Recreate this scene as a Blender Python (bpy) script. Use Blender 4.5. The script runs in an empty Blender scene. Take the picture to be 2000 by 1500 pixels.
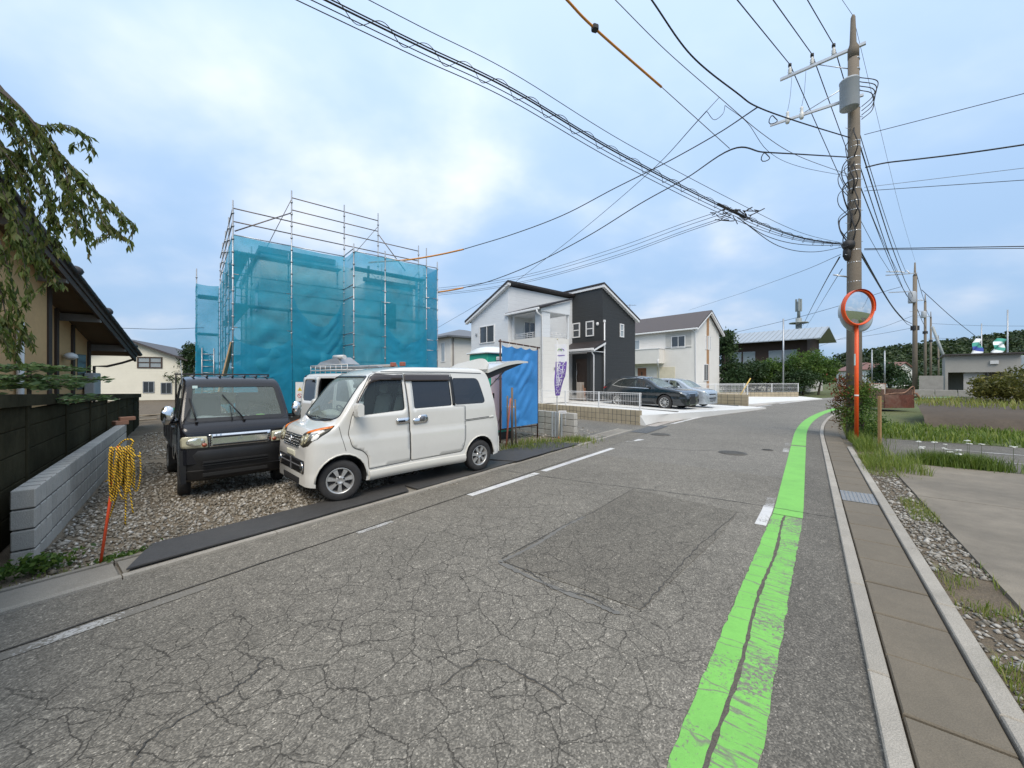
import bpy, bmesh, math, random
import numpy as np
from math import radians, sin, cos, pi, sqrt, atan2
from mathutils import Vector, Matrix, noise as mnoise
from mathutils.geometry import delaunay_2d_cdt

random.seed(7)
RNG = np.random.default_rng(7)
SC = bpy.context.scene
COL = SC.collection

# ------------------------------------------------------------------ camera
F, HZ, EYE = 750.0, 740.0, 1.70          # focal length and horizon in pixels of a 2000 px wide frame, eye height in m
cam_d = bpy.data.cameras.new('camera')
cam_d.sensor_width = 36.0
cam_d.lens = 36.0 * F / 2000.0
cam_d.shift_y = (HZ - 750.0) / 2000.0
cam_d.clip_start, cam_d.clip_end = 0.05, 6000
cam = bpy.data.objects.new('camera', cam_d)
COL.objects.link(cam)
cam.location = (0, 0, EYE)
cam.rotation_euler = (radians(90), 0, 0)
SC.camera = cam

# ------------------------------------------------------------------ sky, sun, exposure
SUN_AZ, SUN_EL = radians(176), radians(50)      # azimuth clockwise from +Y
world = bpy.data.worlds.new('World')
SC.world = world
world.use_nodes = True
wt = world.node_tree
for nd in list(wt.nodes):
    wt.nodes.remove(nd)
def wn(t, **k):
    nd = wt.nodes.new(t)
    for a, b in k.items():
        setattr(nd, a, b)
    return nd
wo = wn('ShaderNodeOutputWorld')
bg = wn('ShaderNodeBackground')
sky = wn('ShaderNodeTexSky', sky_type='NISHITA', sun_disc=False)
sky.sun_elevation, sky.sun_rotation = SUN_EL, SUN_AZ
sky.air_density, sky.dust_density, sky.ozone_density = 1.0, 1.2, 1.5
tc = wn('ShaderNodeTexCoord')
sep = wn('ShaderNodeSeparateXYZ')
wt.links.new(tc.outputs['Generated'], sep.inputs[0])
# project the view direction onto a flat cloud layer
mx = wn('ShaderNodeMath', operation='MAXIMUM'); mx.inputs[1].default_value = 0.0
wt.links.new(sep.outputs['Z'], mx.inputs[0])
ad = wn('ShaderNodeMath', operation='ADD'); ad.inputs[1].default_value = 0.38
wt.links.new(mx.outputs[0], ad.inputs[0])
dv = wn('ShaderNodeVectorMath', operation='DIVIDE')
cb = wn('ShaderNodeCombineXYZ')
for i in range(3):
    wt.links.new(ad.outputs[0], cb.inputs[i])
wt.links.new(tc.outputs['Generated'], dv.inputs[0]); wt.links.new(cb.outputs[0], dv.inputs[1])
mp = wn('ShaderNodeMapping'); mp.inputs['Location'].default_value = (1.35, 0.55, 0); mp.inputs['Scale'].default_value = (1, 1.15, 0.35)
wt.links.new(dv.outputs[0], mp.inputs['Vector'])
n1 = wn('ShaderNodeTexNoise'); n1.inputs['Scale'].default_value = 1.7; n1.inputs['Detail'].default_value = 5; n1.inputs['Roughness'].default_value = 0.46
n1.inputs['Distortion'].default_value = 0.25
n2 = wn('ShaderNodeTexNoise'); n2.inputs['Scale'].default_value = 4.2; n2.inputs['Detail'].default_value = 4; n2.inputs['Roughness'].default_value = 0.5
wt.links.new(mp.outputs[0], n1.inputs['Vector']); wt.links.new(mp.outputs[0], n2.inputs['Vector'])
r1 = wn('ShaderNodeValToRGB'); r1.color_ramp.elements[0].position = 0.36; r1.color_ramp.elements[1].position = 0.72
r1.color_ramp.interpolation = 'EASE'
na = wn('ShaderNodeMath', operation='MULTIPLY'); na.inputs[1].default_value = 0.72; wt.links.new(n1.outputs['Fac'], na.inputs[0])
nb = wn('ShaderNodeMath', operation='MULTIPLY_ADD'); nb.inputs[1].default_value = 0.28; wt.links.new(n2.outputs['Fac'], nb.inputs[0]); wt.links.new(na.outputs[0], nb.inputs[2])
wt.links.new(nb.outputs[0], r1.inputs[0])
# cloud colour: grey-blue undersides to white tops
r2 = wn('ShaderNodeValToRGB')
r2.color_ramp.elements[0].position = 0.38; r2.color_ramp.elements[0].color = (0.405, 0.595, 0.87, 1)
r2.color_ramp.elements[1].position = 0.72; r2.color_ramp.elements[1].color = (0.84, 0.88, 0.95, 1)
wt.links.new(nb.outputs[0], r2.inputs[0])
sk = wn('ShaderNodeMixRGB', blend_type='MULTIPLY'); sk.inputs['Fac'].default_value = 1.0
sk.inputs['Color2'].default_value = (0.105, 0.105, 0.105, 1)      # sky strength 0.105
wt.links.new(sky.outputs[0], sk.inputs['Color1'])
mixc = wn('ShaderNodeMixRGB'); wt.links.new(r1.outputs[0], mixc.inputs['Fac'])
base_veil = wn('ShaderNodeMixRGB'); base_veil.inputs['Fac'].default_value = 0.80     # thin high overcast
base_veil.inputs['Color2'].default_value = (0.405, 0.61, 0.90, 1)
wt.links.new(sk.outputs[0], base_veil.inputs['Color1'])
wt.links.new(base_veil.outputs[0], mixc.inputs['Color1']); wt.links.new(r2.outputs[0], mixc.inputs['Color2'])
# an overcast sky is brighter overhead than at the horizon
zg = wn('ShaderNodeMath', operation='MULTIPLY_ADD'); zg.inputs[1].default_value = 0.62; zg.inputs[2].default_value = 0.77
wt.links.new(mx.outputs[0], zg.inputs[0])
zm = wn('ShaderNodeMixRGB', blend_type='MULTIPLY'); zm.inputs['Fac'].default_value = 1.0
wh_ = wn('ShaderNodeMixRGB'); wh_.inputs['Color2'].default_value = (0.78, 0.825, 0.905, 1)      # thicker, whiter cloud overhead
wf = wn('ShaderNodeMath', operation='MULTIPLY'); wf.inputs[1].default_value = 0.62; wt.links.new(mx.outputs[0], wf.inputs[0])
wf2 = wn('ShaderNodeMath', operation='MULTIPLY'); wt.links.new(wf.outputs[0], wf2.inputs[0]); wt.links.new(mx.outputs[0], wf2.inputs[1])
wt.links.new(wf2.outputs[0], wh_.inputs['Fac']); wt.links.new(mixc.outputs[0], wh_.inputs['Color1'])
wt.links.new(wh_.outputs[0], zm.inputs['Color1']); wt.links.new(zg.outputs[0], zm.inputs['Color2'])
wt.links.new(zm.outputs[0], bg.inputs['Color'])
bg.inputs['Strength'].default_value = 1.0
wt.links.new(bg.outputs[0], wo.inputs['Surface'])

sun_d = bpy.data.lights.new('sun', 'SUN')
sun_d.energy, sun_d.angle, sun_d.color = 2.3, radians(32), (1.0, 0.90, 0.76)
sun = bpy.data.objects.new('sun', sun_d)
COL.objects.link(sun)
sd = Vector((sin(SUN_AZ) * cos(SUN_EL), cos(SUN_AZ) * cos(SUN_EL), sin(SUN_EL)))
sun.rotation_euler = sd.to_track_quat('Z', 'Y').to_euler()
SC.view_settings.view_transform = 'Standard'
SC.view_settings.look = 'None'
SC.view_settings.exposure = 0.30
SC.view_settings.gamma = 1.0
SC.view_settings.use_curve_mapping = False
SC.cycles.max_bounces = 8
SC.cycles.transparent_max_bounces = 24
SC.cycles.transmission_bounces = 6
SC.cycles.caustics_reflective = False
SC.cycles.caustics_refractive = False
SC.cycles.use_denoising = True

# ------------------------------------------------------------------ placing helpers
def G(px, py, z=0.0):
    """ground point seen at a pixel of the photograph (point at height z)"""
    Y = (EYE - z) * F / (py - HZ)
    return Vector(((px - 1000.0) / F * Y, Y, z))
def W(px, py, Y):
    """point seen at a pixel, at distance Y in front of the camera"""
    return Vector(((px - 1000.0) / F * Y, Y, EYE + (HZ - py) / F * Y))
U = Vector((0.6110, 0.7916)); NR = Vector((0.7916, -0.6110))       # along and across the near road
def road_off(s):
    return 0.0068 * max(0.0, s - 14.0) ** 2
def R(s, t, z=0.0):
    """road coordinates: s along the road, t across it (right positive)"""
    o = road_off(s); k = 0.0136 * max(0.0, s - 14.0)
    q = 1 / sqrt(1 + k * k)
    p = U * s + NR * o + (NR * q - U * (k * q)) * t
    return Vector((p.x, p.y, z))
TH = radians(40.0)                                                  # plots on the left: local x along d, local y away from the road
D = Vector((cos(TH), sin(TH))); N = Vector((sin(TH), -cos(TH)))

# ------------------------------------------------------------------ materials
MATS = {}
def nt_new(name):
    m = bpy.data.materials.new(name); m.use_nodes = True
    t = m.node_tree
    for nd in list(t.nodes):
        t.nodes.remove(nd)
    out = t.nodes.new('ShaderNodeOutputMaterial')
    b = t.nodes.new('ShaderNodeBsdfPrincipled')
    t.links.new(b.outputs[0], out.inputs['Surface'])
    MATS[name] = m
    return m, t, b, out
def node(t, ty, ins=None, **k):
    nd = t.nodes.new(ty)
    for a, b in k.items():
        setattr(nd, a, b)
    for a, b in (ins or {}).items():
        if hasattr(b, 'is_output'):
            t.links.new(b, nd.inputs[a])
        else:
            nd.inputs[a].default_value = b
    return nd
def c4(c, k=1.0):
    return (min(1, c[0] * k), min(1, c[1] * k), min(1, c[2] * k), 1)
def mixrgb(t, fac, a, b, mode='MIX'):
    nd = t.nodes.new('ShaderNodeMixRGB'); nd.blend_type = mode
    for i, v in ((0, fac), (1, a), (2, b)):
        if hasattr(v, 'is_output'):
            t.links.new(v, nd.inputs[i])
        else:
            nd.inputs[i].default_value = v
    return nd.outputs[0]
def ramp(t, x, stops, interp='LINEAR'):
    nd = t.nodes.new('ShaderNodeValToRGB'); cr = nd.color_ramp; cr.interpolation = interp
    while len(cr.elements) < len(stops):
        cr.elements.new(0.5)
    for e, (p, c) in zip(cr.elements, stops):
        e.position = p
        e.color = (c, c, c, 1) if isinstance(c, (int, float)) else c4(c)
    t.links.new(x, nd.inputs[0])
    return nd.outputs[0]
def mathn(t, op, a, b=None, clamp=False):
    nd = t.nodes.new('ShaderNodeMath'); nd.operation = op; nd.use_clamp = clamp
    for i, v in ((0, a), (1, b)):
        if v is None:
            continue
        if hasattr(v, 'is_output'):
            t.links.new(v, nd.inputs[i])
        else:
            nd.inputs[i].default_value = v
    return nd.outputs[0]
def pos(t, obj=False):
    if obj:
        return t.nodes.new('ShaderNodeTexCoord').outputs['Object']
    return t.nodes.new('ShaderNodeNewGeometry').outputs['Position']
def noise(t, scale, detail=3, rough=0.55, vec=None, out='Fac', dist=0.0):
    nd = node(t, 'ShaderNodeTexNoise', {'Scale': scale, 'Detail': detail, 'Roughness': rough, 'Distortion': dist})
    t.links.new(vec if vec is not None else pos(t), nd.inputs['Vector'])
    return nd.outputs[out]
def bump(t, b, h, strength=0.3, dist=0.01):
    nd = node(t, 'ShaderNodeBump', {'Strength': strength, 'Distance': dist, 'Height': h})
    t.links.new(nd.outputs[0], b.inputs['Normal'])
    return nd
def M(name, col, rough=0.6, metal=0.0, var=0.12, scale=3.0, bmp=0.0, bscale=60.0, spec=0.5, dirt=0.0, dirtcol=(0.08, 0.07, 0.055),
      coat=0.0, obj=False, fleck=0.0, rnd=0.0):
    """plain weathered surface: two noises of colour, optional dirt, fine bump"""
    if name in MATS:
        return MATS[name]
    m, t, b, _ = nt_new(name)
    v = pos(t, obj)
    f1 = noise(t, scale, 5, 0.6, v)
    f2 = noise(t, scale * 9, 3, 0.6, v)
    ff = mathn(t, 'ADD', mathn(t, 'MULTIPLY', f1, 0.65), mathn(t, 'MULTIPLY', f2, 0.35))
    ff = ramp(t, ff, [(0.3, 0.0), (0.7, 1.0)])
    c = mixrgb(t, ff, c4(col, 1 - var), c4(col, 1 + var))
    if rnd:
        oi = t.nodes.new('ShaderNodeObjectInfo')
        rr = ramp(t, oi.outputs['Random'], [(0, 1 - rnd), (1, 1 + rnd)])
        c = mixrgb(t, 1.0, c, rr, 'MULTIPLY')
    if dirt:
        f3 = noise(t, scale * 0.7, 6, 0.7, v, dist=0.4)
        f3 = ramp(t, f3, [(0.45, 0.0), (0.75, dirt)])
        c = mixrgb(t, f3, c, c4(dirtcol))
    if fleck:
        f4 = noise(t, 160, 2, 0.5, v)
        f4 = ramp(t, f4, [(0.42, 1 - fleck), (0.6, 1 + fleck)])
        c = mixrgb(t, 1.0, c, f4, 'MULTIPLY')
    t.links.new(c, b.inputs['Base Color'])
    b.inputs['Roughness'].default_value = rough
    rv = mathn(t, 'ADD', rough - 0.08, mathn(t, 'MULTIPLY', f1, 0.16), True)
    t.links.new(rv, b.inputs['Roughness'])
    b.inputs['Metallic'].default_value = metal
    b.inputs['Specular IOR Level'].default_value = spec
    b.inputs['Coat Weight'].default_value = coat
    b.inputs['Coat Roughness'].default_value = 0.04
    if bmp:
        bump(t, b, noise(t, bscale, 4, 0.6, v), bmp, 0.02)
    return m
def glass_mat(name, tint, alpha, rough=0.03):
    """thin tinted pane: part mirror-like, part see-through"""
    m, t, b, out = nt_new(name)
    b.inputs['Base Color'].default_value = c4(tint); b.inputs['Roughness'].default_value = rough
    b.inputs['Specular IOR Level'].default_value = 0.8
    b.inputs['IOR'].default_value = 1.5
    tr = t.nodes.new('ShaderNodeBsdfTransparent')
    k = max(tint) + 1e-6
    tr.inputs[0].default_value = (0.5 + 0.5 * tint[0] / k, 0.5 + 0.5 * tint[1] / k, 0.5 + 0.5 * tint[2] / k, 1)
    fr = node(t, 'ShaderNodeFresnel', {'IOR': 1.55})
    fac = mathn(t, 'ADD', fr.outputs[0], alpha, True)
    mx_ = t.nodes.new('ShaderNodeMixShader')
    t.links.new(fac, mx_.inputs[0]); t.links.new(tr.outputs[0], mx_.inputs[1]); t.links.new(b.outputs[0], mx_.inputs[2])
    t.links.new(mx_.outputs[0], out.inputs['Surface'])
    return m
def leaf_mat(name, cols, trans=0.35, rough=0.5, rnd=True):
    m, t, b, out = nt_new(name)
    at = node(t, 'ShaderNodeAttribute', attribute_name='tone')
    c = t.nodes.new('ShaderNodeValToRGB')
    cr = c.color_ramp
    while len(cr.elements) < len(cols):
        cr.elements.new(0.5)
    for i, (e, cc) in enumerate(zip(cr.elements, cols)):
        e.position = i / max(1, len(cols) - 1); e.color = c4(cc)
    t.links.new(at.outputs['Fac'], c.inputs[0])
    t.links.new(c.outputs[0], b.inputs['Base Color'])
    b.inputs['Roughness'].default_value = rough
    b.inputs['Specular IOR Level'].default_value = 0.3
    tl = t.nodes.new('ShaderNodeBsdfTranslucent')
    t.links.new(mixrgb(t, 1.0, c.outputs[0], (1.3, 1.35, 0.8, 1), 'MULTIPLY'), tl.inputs[0])
    ms = t.nodes.new('ShaderNodeMixShader'); ms.inputs[0].default_value = trans
    t.links.new(b.outputs[0], ms.inputs[1]); t.links.new(tl.outputs[0], ms.inputs[2])
    t.links.new(ms.outputs[0], out.inputs['Surface'])
    return m

# ------------------------------------------------------------------ objects
def tag(o, label=None, cat=None, group=None, kind=None):
    if label: o['label'] = label
    if cat: o['category'] = cat
    if group: o['group'] = group
    if kind: o['kind'] = kind
    return o
def thing(name, label, cat, loc=(0, 0, 0), rz=0.0, group=None):
    o = bpy.data.objects.new(name, None)
    COL.objects.link(o)
    o.empty_display_size = 0.1
    o.location = (loc[0], loc[1], loc[2] if len(loc) > 2 else 0.0); o.rotation_euler = (0, 0, rz)
    return tag(o, label, cat, group)
def link(name, me, parent=None, loc=None, rot=None):
    o = bpy.data.objects.new(name, me)
    COL.objects.link(o)
    if parent is not None:
        o.parent = parent
    if loc is not None:
        o.location = loc
    if rot is not None:
        o.rotation_euler = rot
    return o
def copy_tree(o, parent=None):
    c = o.copy(); COL.objects.link(c); c.parent = parent
    for ch in list(o.children):
        copy_tree(ch, c)
    return c
class MB:
    """collects shapes; build() links them as one mesh object"""
    def __init__(s):
        s.v = []; s.f = []; s.mi = []; s.sm = []
    def add(s, vs, fs, mi=0, smooth=False):
        k = len(s.v)
        s.v += [tuple(p) for p in vs]
        s.f += [tuple(i + k for i in f) for f in fs]
        s.mi += [mi] * len(fs); s.sm += [smooth] * len(fs)
        return s
    def box(s, c, size, rz=0.0, mi=0, rot=None, bev=0.0):
        x, y, z = size[0] / 2, size[1] / 2, size[2] / 2
        mt = rot if rot is not None else Matrix.Rotation(rz, 3, 'Z')
        if bev > 0:
            b = min(bev, x * .9, y * .9, z * .9)
            pts = []; idx = {}
            for sx in (-1, 1):
                for sy in (-1, 1):
                    for sz in (-1, 1):
                        for ax in range(3):
                            p = [sx * (x - b), sy * (y - b), sz * (z - b)]
                            p[ax] = (sx * x, sy * y, sz * z)[ax]
                            idx[(sx, sy, sz, ax)] = len(pts); pts.append(p)
            fs = []
            for ax in range(3):
                o1, o2 = [a for a in range(3) if a != ax]
                for sg in (-1, 1):
                    q = []
                    for a, b_ in ((-1, -1), (1, -1), (1, 1), (-1, 1)):
                        k = [0, 0, 0]; k[ax] = sg; k[o1] = a; k[o2] = b_
                        q.append(idx[(k[0], k[1], k[2], ax)])
                    fs.append(q if (sg > 0) == (ax != 1) else q[::-1])
                # edge chamfers along ax
                for a in (-1, 1):
                    for b_ in (-1, 1):
                        k0 = [0, 0, 0]; k0[ax] = -1; k0[o1] = a; k0[o2] = b_
                        k1 = list(k0); k1[ax] = 1
                        q = [idx[(*k0, o1)], idx[(*k1, o1)], idx[(*k1, o2)], idx[(*k0, o2)]]
                        fs.append(q)
            for sx in (-1, 1):
                for sy in (-1, 1):
                    for sz in (-1, 1):
                        fs.append([idx[(sx, sy, sz, a)] for a in range(3)])
            # make windings point outwards
            out = []
            for q in fs:
                a, b2, c2 = (Vector(pts[q[0]]), Vector(pts[q[1]]), Vector(pts[q[2]]))
                nn = (b2 - a).cross(c2 - a)
                cen = sum((Vector(pts[i]) for i in q), Vector()) / len(q)
                out.append(q if nn.dot(cen) >= 0 else q[::-1])
            return s.add([Vector(c) + mt @ Vector(p) for p in pts], out, mi)
        ps = [(-x, -y, -z), (x, -y, -z), (x, y, -z), (-x, y, -z), (-x, -y, z), (x, -y, z), (x, y, z), (-x, y, z)]
        return s.add([Vector(c) + mt @ Vector(p) for p in ps],
                     [(0, 3, 2, 1), (4, 5, 6, 7), (0, 1, 5, 4), (1, 2, 6, 5), (2, 3, 7, 6), (3, 0, 4, 7)], mi)
    def bb(s, x0, x1, y0, y1, z0, z1, mi=0, bev=0.0):
        return s.box(((x0 + x1) / 2, (y0 + y1) / 2, (z0 + z1) / 2), (abs(x1 - x0), abs(y1 - y0), abs(z1 - z0)), 0, mi, None, bev)
    def hexa(s, low, high, mi=0):
        """prism from a bottom ring to a top ring of the same count"""
        n = len(low)
        fs = [tuple(range(n))[::-1], tuple(range(n, 2 * n))] + [(i, (i + 1) % n, n + (i + 1) % n, n + i) for i in range(n)]
        return s.add(list(low) + list(high), fs, mi)
    def prism(s, poly, fa, fb, mi=0, smooth=False):
        """2-D polygon mapped by two functions (near and far face)"""
        n = len(poly)
        vs = [fa(*p) for p in poly] + [fb(*p) for p in poly]
        return s.add(vs, [tuple(range(n)), tuple(range(n, 2 * n))[::-1]] + [(i, n + i, n + (i + 1) % n, (i + 1) % n) for i in range(n)], mi, smooth)
    def tube(s, path, r, n=8, mi=0, caps=True, smooth=True):
        P = [Vector(p) for p in path]
        k = len(P)
        rs = r if isinstance(r, (list, tuple)) else [r] * k
        vs = []; up = None
        for i in range(k):
            tdir = (P[min(i + 1, k - 1)] - P[max(i - 1, 0)])
            if tdir.length < 1e-9:
                tdir = Vector((0, 0, 1))
            tdir.normalize()
            if up is None:
                up = Vector((0, 0, 1)) if abs(tdir.z) < 0.9 else Vector((1, 0, 0))
            a = up - tdir * up.dot(tdir)
            if a.length < 1e-6:
                a = tdir.orthogonal()
            a.normalize(); b = tdir.cross(a); up = a
            for j in range(n):
                g = 2 * pi * j / n
                vs.append(P[i] + (a * cos(g) + b * sin(g)) * rs[i])
        fs = [(i * n + j, i * n + (j + 1) % n, (i + 1) * n + (j + 1) % n, (i + 1) * n + j) for i in range(k - 1) for j in range(n)]
        s.add(vs, fs, mi, smooth)
        if caps:
            q = len(s.v) - len(vs)
            s.f.append(tuple(q + j for j in range(n))[::-1]); s.mi.append(mi); s.sm.append(False)
            s.f.append(tuple(q + (k - 1) * n + j for j in range(n))); s.mi.append(mi); s.sm.append(False)
        return s
    def lathe(s, prof, n=20, mat=None, mi=0, smooth=True, cap=True):
        """profile of (r, z) turned about local z; mat maps local to world"""
        mat = mat or Matrix.Identity(4)
        vs = [mat @ Vector((r * cos(2 * pi * j / n), r * sin(2 * pi * j / n), z)) for r, z in prof for j in range(n)]
        k = len(prof)
        fs = [(i * n + j, i * n + (j + 1) % n, (i + 1) * n + (j + 1) % n, (i + 1) * n + j) for i in range(k - 1) for j in range(n)]
        if cap:
            fs += [tuple(range(n))[::-1], tuple((k - 1) * n + j for j in range(n))]
        return s.add(vs, fs, mi, smooth)
    def grid(s, nu, nv, fn, mi=0, smooth=True):
        vs = [fn(i / nu, j / nv) for i in range(nu + 1) for j in range(nv + 1)]
        fs = [(i * (nv + 1) + j, (i + 1) * (nv + 1) + j, (i + 1) * (nv + 1) + j + 1, i * (nv + 1) + j + 1) for i in range(nu) for j in range(nv)]
        return s.add(vs, fs, mi, smooth)
    def mesh(s, name, mats, off=None, sharp=None):
        me = bpy.data.meshes.new(name)
        vs = s.v if off is None else [(a - off[0], b - off[1], c - off[2]) for a, b, c in s.v]
        me.from_pydata(vs, [], s.f)
        for m in (mats if isinstance(mats, (list, tuple)) else [mats]):
            me.materials.append(m)
        me.polygons.foreach_set('material_index', s.mi)
        me.polygons.foreach_set('use_smooth', s.sm)
        if sharp is not None:
            me.shade_smooth(); me.set_sharp_from_angle(angle=radians(sharp))
        me.update()
        return me
    def build(s, name, mats, parent=None, world=False, label=None, cat=None, group=None, kind=None, sharp=None, loc=None, rot=None):
        off = None
        if world and parent is not None:
            off = parent.matrix_basis.translation if parent.parent is None else (parent.parent.matrix_basis.translation + parent.matrix_basis.translation)
        me = s.mesh(name, mats, off, sharp)
        return tag(link(name, me, parent, loc, rot), label, cat, group, kind)
def flat(name, vs, fs, mats, kind='structure', label=None, cat=None, parent=None):
    return MB().add(vs, fs).build(name, mats, parent, kind=kind, label=label, cat=cat)
def np_mesh(name, V, Fc, mats, tone=None, smooth=False, mi=None):
    """mesh from numpy arrays (all faces of one size), with an optional tone per face"""
    me = bpy.data.meshes.new(name)
    nv, nf, k = len(V), len(Fc), Fc.shape[1]
    me.vertices.add(nv); me.vertices.foreach_set('co', np.asarray(V, np.float32).ravel())
    me.loops.add(nf * k); me.loops.foreach_set('vertex_index', np.asarray(Fc, np.int32).ravel())
    me.polygons.add(nf)
    me.polygons.foreach_set('loop_start', np.arange(0, nf * k, k, dtype=np.int32))
    try:
        me.polygons.foreach_set('loop_total', np.full(nf, k, dtype=np.int32))
    except Exception:
        pass
    if smooth:
        me.polygons.foreach_set('use_smooth', np.ones(nf, dtype=bool))
    for m in (mats if isinstance(mats, (list, tuple)) else [mats]):
        me.materials.append(m)
    if mi is not None:
        me.polygons.foreach_set('material_index', np.asarray(mi, np.int32))
    if tone is not None:
        a = me.attributes.new('tone', 'FLOAT', 'FACE'); a.data.foreach_set('value', np.asarray(tone, np.float32))
    me.update(calc_edges=True); me.validate()
    return me
def catmull(P, sub=8):
    P = [Vector(p) for p in P]
    if len(P) < 3:
        return [P[0].lerp(P[-1], i / sub) for i in range(sub + 1)]
    Q = [P[0] * 2 - P[1]] + P + [P[-1] * 2 - P[-2]]
    out = []
    for i in range(1, len(Q) - 2):
        for j in range(sub):
            x = j / sub
            a, b, c, e = Q[i - 1], Q[i], Q[i + 1], Q[i + 2]
            out.append(0.5 * ((2 * b) + (c - a) * x + (2 * a - 5 * b + 4 * c - e) * x * x + (3 * b - a - 3 * c + e) * x ** 3))
    out.append(P[-1])
    return out
def text_mesh(body, size=1.0, extrude=0.0, align='CENTER'):
    cu = bpy.data.curves.new('lettering', 'FONT')
    cu.body = body; cu.size = size; cu.align_x = align; cu.align_y = 'CENTER'; cu.extrude = extrude
    o = bpy.data.objects.new('lettering', cu); COL.objects.link(o)
    dg = bpy.context.evaluated_depsgraph_get()
    me = bpy.data.meshes.new_from_object(o.evaluated_get(dg))
    bpy.data.objects.remove(o); bpy.data.curves.remove(cu)
    return me
# ================================================================== ground and road
def asphalt(name, base, crack=1.0, patchy=0.1):
    m, t, b, out = nt_new(name)
    p = pos(t)
    # fine aggregate: pale chips in dark binder
    vo = node(t, 'ShaderNodeTexVoronoi', {'Scale': 135.0, 'Vector': p, 'Randomness': 1.0}, voronoi_dimensions='2D')
    chip = ramp(t, vo.outputs['Color'], [(0.30, 0.62), (0.62, 0.98), (0.86, 1.35), (0.97, 2.5)])
    vo2 = node(t, 'ShaderNodeTexVoronoi', {'Scale': 38.0, 'Vector': p, 'Randomness': 1.0}, voronoi_dimensions='2D')
    chip2 = ramp(t, vo2.outputs['Color'], [(0.2, 0.88), (0.85, 1.06), (0.97, 1.5)])
    big = ramp(t, noise(t, 0.55, 5, 0.6, p), [(0.3, 1 - patchy * 1.5), (0.7, 1 + patchy)])
    mid = ramp(t, noise(t, 5.0, 4, 0.6, p), [(0.3, 0.9), (0.7, 1.1)])
    c = mixrgb(t, 1.0, c4(base), chip, 'MULTIPLY')
    c = mixrgb(t, 1.0, c, chip2, 'MULTIPLY')
    c = mixrgb(t, 1.0, c, big, 'MULTIPLY')
    c = mixrgb(t, 1.0, c, mid, 'MULTIPLY')
    h = mathn(t, 'ADD', mathn(t, 'MULTIPLY', vo.outputs['Distance'], -0.6), mathn(t, 'MULTIPLY', vo2.outputs['Distance'], -0.3))
    if crack > 0:
        wob = node(t, 'ShaderNodeTexNoise', {'Scale': 3.2, 'Detail': 4.0, 'Roughness': 0.6, 'Vector': p})
        sub = node(t, 'ShaderNodeVectorMath', {0: wob.outputs['Color'], 1: (0.5, 0.5, 0.5)}, operation='SUBTRACT')
        sc = node(t, 'ShaderNodeVectorMath', {0: sub.outputs[0], 'Scale': 0.15}, operation='SCALE')
        wob2 = node(t, 'ShaderNodeTexNoise', {'Scale': 26.0, 'Detail': 2.0, 'Roughness': 0.6, 'Vector': p})
        sub2 = node(t, 'ShaderNodeVectorMath', {0: wob2.outputs['Color'], 1: (0.5, 0.5, 0.5)}, operation='SUBTRACT')
        sc2 = node(t, 'ShaderNodeVectorMath', {0: sub2.outputs[0], 'Scale': 0.035}, operation='SCALE')
        pv = node(t, 'ShaderNodeVectorMath', {0: p, 1: sc.outputs[0]}, operation='ADD')
        pv = node(t, 'ShaderNodeVectorMath', {0: pv.outputs[0], 1: sc2.outputs[0]}, operation='ADD')
        # flatten z so the cells are plan cells
        fl = node(t, 'ShaderNodeVectorMath', {0: pv.outputs[0], 1: (1, 1, 0)}, operation='MULTIPLY')
        lines = []
        for scl, wdt, seed, lo, hi in ((5.8, 0.030, 7.3, 0.36, 0.55), (2.9, 0.016, 0.0, 0.32, 0.47)):
            of = node(t, 'ShaderNodeVectorMath', {0: fl.outputs[0], 1: (seed, seed * 2, 0)}, operation='ADD')
            ve = node(t, 'ShaderNodeTexVoronoi', {'Scale': scl, 'Vector': of.outputs[0], 'Randomness': 0.9}, feature='DISTANCE_TO_EDGE', voronoi_dimensions='2D')
            ln = ramp(t, ve.outputs['Distance'], [(0.0, 1.0), (wdt * 0.45, 0.85), (wdt, 0.0)])
            msk = ramp(t, noise(t, 0.75 + scl * .25, 3, 0.55, of.outputs[0]), [(lo, 0.0), (hi, 1.0)])
            lines.append(mathn(t, 'MULTIPLY', ln, msk))
        ck = mathn(t, 'MAXIMUM', lines[0], lines[1])
        dt = node(t, 'ShaderNodeVectorMath', {0: p, 1: (NR.x, NR.y, 0)}, operation='DOT_PRODUCT')
        ds = node(t, 'ShaderNodeVectorMath', {0: p, 1: (U.x, U.y, 0)}, operation='DOT_PRODUCT')
        band = ramp(t, mathn(t, 'ADD', mathn(t, 'MULTIPLY', dt.outputs['Value'], .2), 1.0), [(.22, .25), (.36, 1.0), (.80, 1.0), (.92, .55)])
        far = ramp(t, mathn(t, 'MULTIPLY', ds.outputs['Value'], .1), [(.25, 1.0), (.75, .45)])
        ck = mathn(t, 'MULTIPLY', mathn(t, 'MULTIPLY', ck, band), mathn(t, 'MULTIPLY', far, crack))
        c = mixrgb(t, mathn(t, 'MULTIPLY', ck, 0.76), c, (0.018, 0.016, 0.013, 1))
    t.links.new(c, b.inputs['Base Color'])
    b.inputs['Roughness'].default_value = 0.86
    b.inputs['Specular IOR Level'].default_value = 0.35
    bump(t, b, h, 0.55, 0.006)
    return m
ASPH_OLD = asphalt('asphalt_old_cracked', (0.205, 0.187, 0.155), 1.0, 0.10)
ASPH_NEW = asphalt('asphalt_resurfaced', (0.212, 0.196, 0.167), 0.16, 0.08)
ASPH_PATCH = asphalt('asphalt_trench_patch', (0.168, 0.152, 0.124), 0.9, 0.12)
ASPH_GUT = asphalt('asphalt_verge_band', (0.200, 0.182, 0.150), 0.12, 0.10)
ASPH_DRIVE = asphalt('asphalt_driveway', (0.20, 0.187, 0.162), 0.2, 0.14)

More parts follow.
